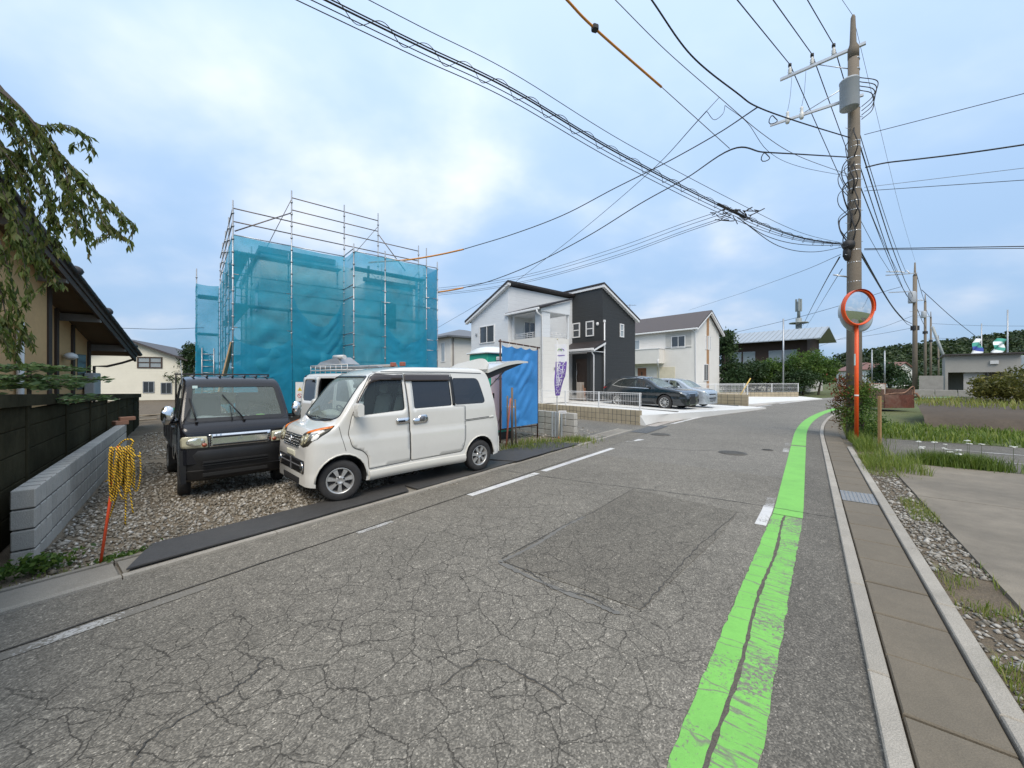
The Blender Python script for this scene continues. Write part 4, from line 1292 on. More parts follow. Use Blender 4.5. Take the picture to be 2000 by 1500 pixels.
for sg in (-1, 1):
    hl = [(sg * .36, .775), (sg * .375, .925), (sg * .50, .975), (sg * .69, 1.04), (sg * .705, .95), (sg * .69, .87), (sg * .63, .79), (sg * .50, .755)]
    if sg < 0: hl = hl[::-1]
    hl = rounded(hl, .025)
    flay(hl, M('lamp_housing', (.06, .055, .042), .35, .2), 'headlamp', .003, .003)
    am = [(sg * .46, .955), (sg * .56, .99), (sg * .68, 1.03), (sg * .688, 1.003), (sg * .57, .955), (sg * .47, .925)]
    if sg < 0: am = am[::-1]
    flay(am, AMBER, 'indicator_lens', .008, .005)
    for (yy, zz, r_) in ((.425, .838, .062), (.525, .868, .062)):
        c_ = [(sg * yy + r_ * cos(a), zz + r_ * 1.05 * sin(a)) for a in np.linspace(0, 2 * pi, 19)[:-1]]
        flay(c_, LAMP_YEL, 'lamp_bowl', .009, .005, .03)
        c2 = [(sg * yy + r_ * .5 * cos(a), zz + r_ * .5 * sin(a)) for a in np.linspace(0, 2 * pi, 15)[:-1]]
        flay(c2, M('lamp_bulb_glass', (.75, .73, .6), .08, .5), 'lamp_lens', .016, .006, .03)
    ls = [(sg * .585, .82), (sg * .60, .93), (sg * .66, .95), (sg * .645, .87)]
    if sg < 0: ls = ls[::-1]
    flay(ls, M('lamp_side_reflector', (.45, .45, .42), .2, .7), 'side_reflector', .008, .004)
    # fog lamp
    f0 = VB.FR(sg * .485, .49)
    fg = MB(); mt_ = Matrix.Translation(f0 + Vector((-.004, 0, 0))) @ Matrix.Rotation(-pi / 2, 4, 'Y') @ Matrix.Scale(1.35, 4, (1, 0, 0))
    fg.lathe([(.052, 0), (.052, .016), (.042, .018), (.040, .008), (.001, .012)], 20, mt_)
    fg.build('fog_lamp', CHROME, mv)
flay(rounded([(-.54, .405), (.54, .405), (.555, .585), (-.555, .585)], .04), TRIMBLK, 'bumper_opening', .003, .003)
flay([(-.02, .41), (.02, .41), (.02, .58), (-.02, .58)], M('grey_plastic', (.12, .12, .125), .5), 'bumper_opening_bar', .012, .009)
flay([(-.44, .487), (.44, .487), (.44, .505), (-.44, .505)], M('grey_plastic', (.12, .12, .125), .5), 'bumper_opening_bar', .010, .007)
flay(rounded([(-.34, .245), (.34, .245), (.36, .335), (-.36, .335)], .02), WELL, 'bumper_lower_intake', .003, .003)
flay([(-.17, .60), (.17, .60), (.17, .68), (-.17, .68)], M('plate_masked', (.66, .64, .50), .6, 0, .03), 'number_plate', .012, .010)
# tailgate raised on its struts, with the roof spoiler standing up
tg = MB()
hx, hz = 3.17, 1.80
def tgp(u, v, k):
    # u along the gate (0 hinge, 1 tip), v across -1..1, k 0 inner 1 outer
    x = hx + 1.16 * u; z = hz + .22 * u + .05 * sin(pi * u) - .02
    half = .62 - .05 * u * u
    th = (.055 if u < .7 else .055 * (1.15 - u) / .45) + .012
    return Vector((x, v * half, z + (th if k else 0)))
tg.grid(14, 10, lambda a, b: tgp(a, b * 2 - 1, 1))
tg.grid(14, 10, lambda a, b: tgp(1 - a, b * 2 - 1, 0), mi=1)
tg.grid(14, 1, lambda a, b: tgp(1 - a, -1, b), smooth=False); tg.grid(14, 1, lambda a, b: tgp(a, 1, b), smooth=False)
tg.grid(10, 1, lambda a, b: tgp(1, a * -2 + 1, b), smooth=False); tg.grid(10, 1, lambda a, b: tgp(0, a * 2 - 1, b), smooth=False)
tgo = tg.build('tailgate', [PEARL, HEADER], mv)
tt_ = MB(); tt_.prism([(hx + .02, hz - .14), (hx + .5, hz + .02), (hx + 1.05, hz + .20), (hx + .6, hz + .17), (hx + .02, hz)], lambda x, z: (x, -.57, z), lambda x, z: (x, .57, z)); tt_.build('tailgate_trim', DARK, tgo)
spo = MB()
def spf(a, b, k):
    y = -.60 + 1.20 * a
    h = (.10 + .15 * (1 - a)) * b
    e = 1 - (abs(a - .5) * 2) ** 6 * .6
    return Vector((3.13 + .05 * b + .05 * k * (1 - .6 * b) , y, 1.845 + h * e))
spo.grid(20, 6, lambda a, b: spf(a, b, 0)); spo.grid(20, 6, lambda a, b: spf(1 - a, b, 1))
spo.grid(20, 1, lambda a, b: spf(a, 1, b)); spo.grid(6, 1, lambda a, b: spf(0, a, 1 - b)); spo.grid(6, 1, lambda a, b: spf(1, a, b))
spo.build('roof_spoiler', M('pearl_wet', (.62, .61, .57), .3, 0, .12, 60, .3, 70, coat=.6), tgo)
for sg in (-1, 1):
    MB().tube([(3.16, sg * .57, 1.45), (3.66, sg * .56, 1.83)], .012, 8).build('gas_strut', M('strut_dark', (.06, .06, .065), .3, .6), mv)
    lp = [(sg * .60, .98), (sg * .69, .98), (sg * .66, 1.42), (sg * .60, 1.42)]
    patch(rounded(lp if sg > 0 else lp[::-1], .02), lambda a, b: VB.RE(a, b), .06, (), .004, .004).build('tail_lamp', REDLENS, mv)
MB().bb(3.33, 3.44, -.66, .66, .25, .60, bev=.04).build('rear_bumper', PEARL_SK, mv)
for sg in (-1, 1):
    wheel(mv, (.43, sg * .62, .278), .278, .165, .178, sg, 7, radians(-16))
    wheel(mv, (2.88, sg * .63, .278), .278, .165, .178, sg, 7)
MB().bb(.5, 2.8, -.4, .4, .22, .36).build('underbody', WELL, mv)
# ================================================================== black pickup truck (cab-over)
BLACKP = M('black_paint', (0.007, 0.007, 0.010), 0.25, 0, 0.05, 2, coat=0.5, spec=.35, dirt=0.3, dirtcol=(0.022, 0.02, 0.018))
BLACKB = M('black_bumper', (0.009, 0.009, 0.010), 0.42, 0, 0.1, 3, dirt=0.4, dirtcol=(0.04, 0.036, 0.03))
BEDM = M('bed_steel', (0.022, 0.022, 0.024), 0.5, 0.2, 0.2, 4, 0.1, 30, dirt=0.4, dirtcol=(0.07, 0.06, 0.045))
tzt = hermite([0, .02, .05, .09, .13, .20, .30, .42, .52, .60, .70, .9, 1.12, 1.20, 1.24], [.92, .98, 1.02, 1.05, 1.09, 1.20, 1.38, 1.57, 1.67, 1.70, 1.715, 1.73, 1.73, 1.70, 1.62])
twp = hermite([0, .03, .08, .2, .4, 1.0, 1.24], [.615, .655, .68, .69, .695, .695, .69])
tsp = lin([(.3, .97), (.5, .995), (.7, 1.0), (1.0, .995), (1.1, .985), (1.4, .925), (1.7, .865)])
tzb = hermite([0, .2, .5, 1.24], [.52, .50, .48, .48])
TB = Body(tzt, tzb, twp, tsp, hermite([0, .3, .6, 1.24], [.05, .06, .07, .06]), 0.015); TB.x1 = 1.24
tr = thing('pickup_truck', 'black pickup truck with chrome grille parked on the gravel', 'pickup truck')
# faces the camera: local x runs back from the nose
tang = radians(135.0)
tex, tey = Vector((cos(tang), sin(tang))), Vector((-sin(tang), cos(tang)))
torg = Vector((-4.86, 5.62)) - tex * 0.56 - tey * 0.645
tr.location = (torg.x, torg.y, 0.0); tr.rotation_euler = (0, 0, tang)
txs = [0, .01, .02, .035, .05, .07, .09, .11, .13, .165, .20, .25, .30, .36, .42, .47, .52, .56, .60, .65, .70, .8, .9, 1.0, 1.12, 1.16, 1.20, 1.24]
tb = TB.solid(txs, BLACKP)
tc_ = TB.solid([x for x in txs if .16 <= x <= 1.2], DARK, .04, .62)
tws = rounded([(-.60, 1.115), (.60, 1.115), (.535, 1.60), (-.535, 1.60)], .05)
tdw = rounded([(.36, 1.10), (1.02, 1.12), (1.02, 1.60), (.62, 1.60), (.44, 1.36)], [.03, .05, .05, .1, .08])
trw = rounded([(-.48, 1.12), (.48, 1.12), (.46, 1.56), (-.46, 1.56)], .05)
cuts = [tc_, prism_mesh(tws, lambda a, b: (-.1, a, b), lambda a, b: (.9, a, b), TRIMBLK),
        prism_mesh(tdw, lambda a, b: (a, -1, b), lambda a, b: (a, 1, b), TRIMBLK),
        prism_mesh(trw, lambda a, b: (1.0, a, b), lambda a, b: (1.5, a, b), TRIMBLK)]
for y0, y1 in ((-1, -.42), (.42, 1)):
    cuts.append(cyl_mesh((.56, .30), .33, y0, y1, WELL))
link('cab', smooth_mesh(boolean(tb, cuts), 28), tr)
TF = lambda a, b: TB.FR(a, b)
patch(tws, TF, .06, (), -.006, flip=True).build('windscreen', GLASS_CLEAR, tr)
q = MB(); ribbon(tws, TF, .05, .003, mb=q, flip=True); q.build('windscreen_seal', TRIMBLK, tr)
patch(trw, lambda a, b: TB.RE(a, b), .1, (), -.006).build('rear_window', GLASS_CLEAR, tr)
for sg in (-1, 1):
    patch(tdw, TB.S(sg), .07, (), -.010, flip=sg > 0).build('door_window', GLASS_MID, tr)
    dd = rounded([(.30, .62), (.32, 1.06), (.44, 1.38), (.60, 1.63), (1.06, 1.64), (1.10, .52), (.93, .51), (.88, .64), (.74, .70), (.5, .68)], [.05, .03, .06, .1, .05, .04, .04, .05, .1, .05])
    patch(dd, TB.S(sg), .07, [grow(tdw, .012)], .004, .004, flip=sg > 0).build('door', BLACKP, tr)
    patch(rounded([(.90, .93), (1.05, .94), (1.05, .98), (.90, .97)], .012), TB.S(sg), .05, (), .022, .018, flip=sg > 0).build('door_handle', BLACKB, tr)
    # door mirror with chrome cap
    mr = MB(); c0 = Vector((.20, sg * .80, 1.20))
    blob(mr, c0, (.055, .075, .125), 2.0 + sg, 8)
    mo = mr.build('door_mirror', CHROME, tr)
    MB().tube([(.30, sg * .69, 1.10), (.22, sg * .76, 1.09), (.20, sg * .79, 1.13)], .014, 6).build('mirror_arm', TRIMBLK, mo)
    MB().box((.25, sg * .80, 1.20), (.01, .11, .19), bev=.004).build('mirror_glass', TRIMBLK, mo)
    # headlamp
    hp = [(sg * .385, .735), (sg * .395, .895), (sg * .655, .905), (sg * .675, .86), (sg * .668, .745)]
    hp = rounded(hp if sg > 0 else hp[::-1], .02)
    patch(hp, TF, .035, (), .010, .010, flip=True).build('headlamp', M('lamp_aged_cream', (.50, .475, .34), .25, .1, .15, 9, coat=.6), tr)
    bp_ = [(sg * .52 + .10 * cos(a), .825 + .058 * sin(a)) for a in np.linspace(0, 2 * pi, 17)[:-1]]
    patch(bp_, TF, .03, (), .014, .004, flip=True).build('lamp_bowl', M('lamp_bright', (.70, .70, .62), .1, .75), tr)
    ip = [(sg * .425 + .03 * cos(a), .775 + .027 * sin(a)) for a in np.linspace(0, 2 * pi, 13)[:-1]]
    patch(ip, TF, .03, (), .018, .008, flip=True).build('indicator_lens', M('indicator_brown', (.30, .07, .03), .2, 0, .1, coat=.5), tr)
# chrome grille
patch(rounded([(-.375, .735), (.375, .735), (.385, .915), (-.385, .915)], .02), TF, .05, (), .012, .012, flip=True).build('grille', CHROME, tr)
for z0, z1 in ((.860, .888), (.752, .775)):
    patch(rounded([(-.335, z0), (.335, z0), (.335, z1), (-.335, z1)], .008), TF, .05, (), .0145, .003, flip=True).build('grille_slot', TRIMBLK, tr)
for sg in (-1, 1):
    for z0 in (.79, .825, .86):
        patch([(sg * .355 - .014, z0), (sg * .355 + .014, z0), (sg * .355 + .014, z0 + .012), (sg * .355 - .014, z0 + .012)], TF, .05, (), .0145, .003, flip=True).build('grille_slot', TRIMBLK, tr)
em = MB(); e0 = TF(0, .83) + Vector((-.02, 0, 0))
for k in range(3):
    a = pi / 2 + k * 2 * pi / 3
    r1_, r2_ = .026, .052
    pts = [(0, 0), (r1_ * cos(a - .5236), r1_ * sin(a - .5236)), (r2_ * cos(a) * .9, r2_ * sin(a) * .9), (r1_ * cos(a + .5236), r1_ * sin(a + .5236))]
    em.prism([(x, y) for x, y in pts], lambda x, y: e0 + Vector((0, x, y)), lambda x, y: e0 + Vector((-.008, x, y)))
em.build('emblem', CHROME, tr)
q = MB(); ribbon([(-.66, .93), (-.3, .945), (.3, .945), (.66, .93)], TF, .010, .004, False, mb=q, flip=True)
ribbon([(-.665, 1.075), (0, 1.085), (.665, 1.075)], TF, .006, .004, False, mb=q, flip=True); q.build('panel_seam', TRIMBLK, tr)
# bumper
bp = MB()
def bumper_row(z, x, hw_, n=14):
    return [Vector((x + .10 * (abs(a)) ** 4, a * hw_, z)) for a in np.linspace(-1, 1, n)]
rows = [bumper_row(.26, .07, .66), bumper_row(.30, -.01, .67), bumper_row(.42, -.045, .68), bumper_row(.43, -.025, .68), bumper_row(.56, -.035, .685), bumper_row(.64, -.045, .685), bumper_row(.70, -.03, .68), bumper_row(.72, .03, .68)]
vs = [p for r_ in rows for p in r_]; n = 14
bp.add(vs, [(i * n + j, i * n + j + 1, (i + 1) * n + j + 1, (i + 1) * n + j) for i in range(len(rows) - 1) for j in range(n - 1)], 0, True)
for sg in (-1, 1):
    bp.hexa([(.03, sg * .62, .26), (.26, sg * .66, .28), (.26, sg * .675, .28), (.03, sg * .68, .26)], [(.03, sg * .62, .72), (.26, sg * .66, .72), (.26, sg * .69, .72), (.03, sg * .685, .72)])
bpo = bp.build('bumper', BLACKB, tr, sharp=35)
for z0, z1 in ((.46, .55), (.335, .385)):
    MB().bb(-.046, -.034 if z0 > .4 else -.02, -.33, .45, z0, z1, bev=.004).build('bumper_slot', WELL, bpo)
for z0 in (.49, .525):
    MB().bb(-.062, -.045, -.33, .45, z0, z0 + .010).build('bumper_bar', BLACKB, bpo)
# wipers
for y0, y1, z1 in ((-.06, .18, 1.46), (.50, .56, 1.42)):
    a = TF(y0, 1.09) + Vector((-.02, 0, .005)); b = TF(y1, z1) + Vector((-.02, 0, 0))
    wi = MB(); wi.tube([a, a.lerp(b, .5) + Vector((-.025, 0, 0)), b], .010, 6)
    wi.tube([a + Vector((0, .15, 0)), b.lerp(a, .45) + Vector((-.01, .03, 0))], .006, 5)
    wi.tube([a + Vector((.01, 0, -.02)), a + Vector((-.012, 0, .012))], .018, 8)
    wi.build('wiper', TRIMBLK, tr)
# interior and things on the dash
MB().bb(.20, .45, -.60, .60, .95, 1.09, bev=.03).build('dashboard', DARK, tr)
for sy in (-.32, .32):
    q = MB(); q.box((.80, sy, .86), (.42, .44, .14), bev=.05); q.box((1.02, sy, 1.16), (.12, .44, .60), rot=Matrix.Rotation(radians(8), 3, 'Y'), bev=.05)
    q.build('seat', SEAT, tr, sharp=40)
q = MB(); q.tube([Vector((.52, -.32, 1.14)) + Matrix.Rotation(radians(-35), 3, 'Y') @ Vector((0, .18 * cos(a), .18 * sin(a))) for a in np.linspace(0, 2 * pi, 25)], .013, 6)
q.build('steering_wheel', TRIMBLK, tr)
q = MB(); blob(q, (.31, .20, 1.115), (.06, .22, .03), 5.0); blob(q, (.33, .38, 1.12), (.07, .13, .04), 8.0)
q.build('dashboard_cloth', M('white_blue_cloth', (.50, .54, .58), .9, 0, .35, 16), tr)
for i, (yy, cc) in enumerate(((-.08, (.25, .55, .70)), (-.14, (.75, .75, .72)), (.05, (.7, .7, .68)))):
    q = MB(); blob(q, (.27, yy, 1.12), (.022, .022, .022), 1.0 + i, 6); q.build('dashboard_ball', M('ball_%d' % i, cc, .5), tr)
q = MB(); blob(q, (.28, -.30, 1.12), (.05, .07, .03), 12.0); q.build('dashboard_toy', M('lime_green', (.25, .62, .10), .6), tr)
q = MB(); blob(q, (1.10, .05, 1.38), (.05, .25, .10), 15.0); q.build('bag_on_shelf', M('straw_bag', (.52, .46, .30), .9, 0, .3, 14), tr)
MB().bb(.40, .403, .46, .52, 1.56, 1.60).build('windscreen_sticker', M('sticker_pale', (.65, .8, .75), .6), tr)
# rear guard bar above the cab roof and low antenna
q = MB(); q.tube([(1.30, -.64, .70), (1.30, -.64, 1.775), (1.30, .64, 1.775), (1.30, .64, .70)], .018, 6)
q.tube([(1.30, -.60, 1.45), (1.30, .60, 1.45)], .012, 6); q.build('guard_frame', BLACKB, tr)
MB().tube([(.50, .62, 1.62), (.70, .63, 1.98)], .004, 5).build('antenna', STEEL, tr)
q = MB()
for yy in np.linspace(-.48, .48, 7):
    q.bb(.62, 1.12, yy - .012, yy + .012, 1.728, 1.755, bev=.006)
q.build('roof_rib', BLACKP, tr)
# bed with drop sides
bd = MB(); bd.bb(1.32, 3.27, -.69, .69, .60, .68); bdo = bd.build('bed', BEDM, tr)
for sg in (-1, 1):
    q = MB(); q.bb(1.34, 3.25, sg * .665, sg * .695, .68, .97, bev=.006)
    for xx in (1.7, 2.3, 2.9):
        q.bb(xx - .02, xx + .02, sg * .695, sg * .705, .70, .95)
    q.tube([(1.34, sg * .68, .97), (3.25, sg * .68, .97)], .014, 6)
    q.build('side_gate', BEDM, tr)
MB().bb(3.25, 3.28, -.69, .69, .68, .97, bev=.006).build('tail_gate', BEDM, tr)
MB().bb(1.32, 1.345, -.69, .69, .68, 1.05, bev=.006).build('head_board', BEDM, tr)
MB().bb(.3, 3.1, -.35, .35, .36, .56).build('chassis', WELL, tr)
for sg in (-1, 1):
    MB().bb(2.1, 2.125, sg * .45, sg * .68, .22, .58).build('mud_flap', TRIMBLK, tr)
    wheel(tr, (.56, sg * .60, .272), .272, .145, .165, sg, steel=True, steer=radians(-4))
    wheel(tr, (2.53, sg * .60, .272), .272, .145, .165, sg, steel=True)
# ================================================================== white van with roof rack behind, parked cars at the houses
WHITEP = M('white_paint', (0.70, 0.71, 0.70), 0.3, 0, 0.03, 2, coat=0.7, dirt=0.15, dirtcol=(0.45, 0.43, 0.38))
kzt = hermite([0, .03, .08, .16, .30, .40, .60, .80, .95, 1.1, 1.4, 2.8, 3.2, 3.34, 3.38, 3.395], [.60, .75, .88, .98, 1.08, 1.16, 1.45, 1.67, 1.76, 1.80, 1.835, 1.84, 1.83, 1.78, 1.70, 1.60])
kwp = hermite([0, .05, .15, .4, .8, 3.0, 3.3, 3.395], [.60, .67, .71, .73, .7375, .7375, .73, .70])
ksp = lin([(.2, .96), (.4, 1.0), (.85, 1.0), (1.1, .99), (1.5, .94), (1.9, .87)])
KB = Body(kzt, hermite([0, .3, 3.395], [.28, .25, .28]), kwp, ksp, hermite([0, .6, 3.395], [.08, .08, .09]), .015); KB.x1 = 3.395
wv = thing('work_van', 'white work van with loaded roof rack and open sliding door before the scaffold', 'van')
wang = atan2(0.643, -0.766)          # local x runs back, nose towards (0.766, -0.643)
wex, wey = Vector((cos(wang), sin(wang))), Vector((-sin(wang), cos(wang)))
worg = Vector((-5.98, 10.9)) - wex * 3.395 - wey * 0.7375
wv.location = (worg.x, worg.y, 0.0); wv.rotation_euler = (0, 0, wang)
kxs = [0, .015, .03, .055, .08, .12, .16, .23, .30, .35, .40, .5, .6, .7, .8, .88, .95, 1.03, 1.1, 1.25, 1.4, 1.8, 2.3, 2.8, 3.0, 3.2, 3.27, 3.34, 3.36, 3.38, 3.395]
kb = KB.solid(kxs, WHITEP); kc = KB.solid([x for x in kxs if .5 <= x <= 3.3], DARK, .045, .55)
kws = rounded([(-.62, 1.16), (.62, 1.16), (.57, 1.70), (-.57, 1.70)], .06)
kdw = rounded([(.62, 1.14), (1.34, 1.16), (1.34, 1.68), (.96, 1.68), (.78, 1.48)], [.02, .04, .04, .1, .1])
kqw = rounded([(2.50, 1.14), (3.2, 1.14), (3.12, 1.66), (2.50, 1.66)], .06)
kop = rounded([(1.50, .46), (2.35, .46), (2.35, 1.72), (1.50, 1.72)], .05)
kcut = [kc, prism_mesh(kws, lambda a, b: (.1, a, b), lambda a, b: (1.5, a, b), TRIMBLK), prism_mesh(kdw, lambda a, b: (a, -1, b), lambda a, b: (a, 1, b), TRIMBLK),
        prism_mesh(kqw, lambda a, b: (a, -1, b), lambda a, b: (a, 1, b), TRIMBLK), prism_mesh(kop, lambda a, b: (a, .3, b), lambda a, b: (a, 1, b), TRIMBLK)]
for cx in (.50, 2.93):
    for y0, y1 in ((-1, -.45), (.45, 1)):
        kcut.append(cyl_mesh((cx, .29), .33, y0, y1, WELL))
link('body', smooth_mesh(boolean(kb, kcut), 28), wv)
patch(kws, lambda a, b: KB.FR(a, b), .08, (), -.006, flip=True).build('windscreen', GLASS_CLEAR, wv)
for sg in (-1, 1):
    patch(kdw, KB.S(sg), .08, (), -.01, flip=sg > 0).build('door_window', GLASS_MID, wv)
    patch(kqw, KB.S(sg), .08, (), -.01, flip=sg > 0).build('quarter_window', GLASS_DARK, wv)
    q = MB(); ribbon(rounded([(.52, .95), (.60, 1.12), (.95, 1.73), (1.40, 1.74), (1.42, .42), (.84, .42), (.80, .6), (.6, .7)], .04), KB.S(sg), .010, .004, mb=q, flip=sg > 0)
    q.build('door_seam', TRIMBLK, wv)
    wheel(wv, (.50, sg * .62, .275), .275, .15, .165, sg, steel=True)
    wheel(wv, (2.93, sg * .62, .275), .275, .15, .165, sg, steel=True)
# sliding door pushed back over the rear quarter
sdp = rounded([(2.30, .42), (2.30, 1.74), (3.22, 1.74), (3.26, 1.1), (3.26, .42)], .05)
sdw = rounded([(2.42, 1.10), (3.14, 1.10), (3.12, 1.66), (2.42, 1.66)], .10)
sdo = patch(sdp, KB.S(1), .08, [sdw], .075, .03, flip=True).build('sliding_door', WHITEP, wv)
patch(sdw, KB.S(1), .08, (), .062, flip=True).build('sliding_door_window', GLASS_DARK, sdo)
patch(rounded([(2.345, .90), (2.375, .90), (2.375, 1.06), (2.345, 1.06)], .012), KB.S(1), .05, (), .10, .025, flip=True).build('handle', TRIMBLK, sdo)
# interior odds
q = MB(); q.bb(1.55, 2.9, -.5, .45, .56, .9, bev=.02); q.bb(1.7, 2.3, -.45, .2, .9, 1.25, bev=.02); q.build('tool_boxes', M('tool_box_dark', (.05, .05, .055), .6), wv)
q = MB(); q.box((1.36, .32, 1.05), (.12, .42, .6), bev=.05); q.box((1.38, .32, 1.46), (.1, .24, .16), bev=.04); q.build('front_seat', SEAT, wv)
MB().bb(3.395, 3.47, -.62, .62, 1.70, 1.80, bev=.02).build('rear_spoiler', TRIMBLK, wv)
MB().bb(3.38, 3.42, -.70, .70, .3, .55, bev=.02).build('rear_bumper', WHITEP, wv)
# rack
rk = MB(); WHITEM = M('white_metal', (.62, .62, .61), .4, .1, .08, 6)
for sg in (-1, 1):
    rk.tube([(1.0, sg * .60, 1.93), (3.1, sg * .60, 1.93)], .016, 6); rk.tube([(1.0, sg * .60, 2.06), (3.1, sg * .60, 2.06)], .013, 6)
    for xx in np.linspace(1.0, 3.1, 8): rk.tube([(xx, sg * .60, 1.85), (xx, sg * .60, 2.06)], .010, 5)
for xx in np.linspace(1.0, 3.1, 6): rk.tube([(xx, -.60, 1.93), (xx, .60, 1.93)], .014, 6)
rk.tube([(3.1, -.6, 2.06), (3.1, .6, 2.06)], .013, 6)
rk.build('roof_rack', WHITEM, wv)
# things carried on the rack, each its own
GREYMET = M('aluminium_dull', (.34, .35, .36), .45, .5, .15, 5)
def on_van(p): return Vector((worg.x, worg.y, 0)) + Vector((wex.x * p[0] + wey.x * p[1], wex.y * p[0] + wey.y * p[1], p[2]))
ld = thing('ladder', 'grey aluminium ladder lying on the white work van roof rack', 'ladder', on_van((2, .25, 1.95)))
for yy in (.12, .48):
    MB().tube([on_van((.2, yy, 1.99)), on_van((3.3, yy, 2.03))], .030, 4, smooth=False).build('rail', GREYMET, ld, world=True)
for xx in np.linspace(.4, 3.1, 9):
    MB().tube([on_van((xx, .12, 2.0)), on_van((xx, .48, 2.0))], .016, 6).build('rung', GREYMET, ld, world=True)
q = MB(); q.hexa([on_van((1.7, -.1, 2.09)), on_van((3.05, -.1, 2.09)), on_van((3.05, .45, 2.09)), on_van((1.7, .45, 2.09))][::-1],
                 [on_van((1.9, .05, 2.28)), on_van((2.9, .05, 2.17)), on_van((2.9, .42, 2.17)), on_van((1.9, .42, 2.28))][::-1])
q.build('folded_trestle', GREYMET, label='grey folded work trestle on top of the van rack', cat='trestle')
MB().tube([on_van((1.55, .40, 2.27)), on_van((2.2, .36, 2.29))], .055, 10).build('pipe_roll', WHITEM, label='short white tube lying highest on the van rack', cat='tube')
MB().tube([on_van((.2, -.25, 2.02)), on_van((2.6, -.22, 2.03))], .05, 8).build('long_pipe', M('grey_pvc', (.30, .29, .27), .6), label='long grey pipe strapped along the van rack', cat='pipe')
for k, xx in enumerate((-.15, .25)):
    MB().box(on_van((xx, -.2, 2.06)), (.11, .11, .10), wang, bev=.01).build('red_box', M('red_brown_box', (.36, .12, .08), .7), label=('red brown box at the front tip of the van rack load' if k == 0 else 'second red brown box from the tip of the van rack load'), cat='box', group='boxes on the van rack')

# person working inside the van's open side
def skin_body(name, joints, bones, mat, parent):
    me = bpy.data.meshes.new(name); me.from_pydata([j[0] for j in joints], bones, []); o = link(name, me)
    o.modifiers.new('skin', 'SKIN'); me.skin_vertices.new() if not me.skin_vertices else None
    for i_, j in enumerate(joints): me.skin_vertices[0].data[i_].radius = (j[1], j[1])
    me.skin_vertices[0].data[0].use_root = True
    sb_ = o.modifiers.new('sub', 'SUBSURF'); sb_.levels = sb_.render_levels = 2
    bpy.context.view_layer.update(); me2 = bpy.data.meshes.new_from_object(o.evaluated_get(bpy.context.evaluated_depsgraph_get()))
    bpy.data.objects.remove(o); me2.materials.clear(); me2.materials.append(mat); me2.shade_smooth()
    return link(name, me2, parent)
pe = thing('person', 'person in dark work clothes and grey cap sitting inside the van doorway', 'person', tuple(on_van((1.95, .12, .92))), wang)
SKIN = M('skin', (.42, .25, .17), .6)
J = [((0, 0, .02), .15), ((0, 0, .22), .14), ((0, .02, .42), .155), ((0, .03, .50), .07), ((-.19, .02, .43), .065), ((-.24, .14, .20), .048), ((-.10, .34, .22), .038), ((.19, .02, .43), .065), ((.25, .10, .18), .048), ((.08, .32, .16), .038),
     ((-.10, .06, .0), .09), ((-.12, .26, -.02), .075), ((-.12, .30, -.28), .05), ((.10, .06, .0), .09), ((.12, .26, -.02), .075), ((.12, .30, -.28), .05)]
skin_body('body', J, [(0, 1), (1, 2), (2, 3), (2, 4), (4, 5), (5, 6), (2, 7), (7, 8), (8, 9), (0, 10), (10, 11), (11, 12), (0, 13), (13, 14), (14, 15)], M('work_clothes_navy', (.02, .022, .035), .85), pe)
q = MB(); blob(q, (0, .06, .62), (.078, .095, .12), .3, 12); q.tube([(0, .03, .48), (0, .05, .58)], .05, 10); q.box((0, .158, .61), (.022, .03, .035), bev=.008)
for sx_ in (-1, 1): q.box((sx_ * .08, .05, .62), (.016, .035, .055), bev=.006)
hd_ = q.build('head', SKIN, pe, sharp=40)
q = MB(); blob(q, (0, .045, .69), (.086, .10, .075), .7, 10); q.box((0, .15, .685), (.13, .10, .012), bev=.005); q.build('cap', M('grey_cap', (.30, .31, .34), .85), pe)
for sx_ in (-1, 1):
    q = MB(); q.box((sx_ * .032, .15, .635), (.026, .012, .012), bev=.004); q.build('eye', TRIMBLK, hd_)
    hx_ = (-.10 if sx_ < 0 else .08, .34 if sx_ < 0 else .32, .22 if sx_ < 0 else .16)
    q = MB(); q.box((hx_[0] - sx_ * .02, hx_[1] + .05, hx_[2]), (.075, .09, .03), bev=.012)
    for k in range(4): q.tube([(hx_[0] - sx_ * .02 - .028 + .019 * k, hx_[1] + .09, hx_[2]), (hx_[0] - sx_ * .02 - .028 + .019 * k, hx_[1] + .135 + .012 * (k in (1, 2)), hx_[2] - .005), (hx_[0] - sx_ * .02 - .028 + .019 * k, hx_[1] + .16 + .012 * (k in (1, 2)), hx_[2] - .025)], .009, 6)
    q.tube([(hx_[0] - sx_ * .055, hx_[1] + .03, hx_[2]), (hx_[0] - sx_ * .08, hx_[1] + .07, hx_[2] - .01), (hx_[0] - sx_ * .075, hx_[1] + .10, hx_[2] - .02)], .010, 6)
    q.build('hand', SKIN, pe)

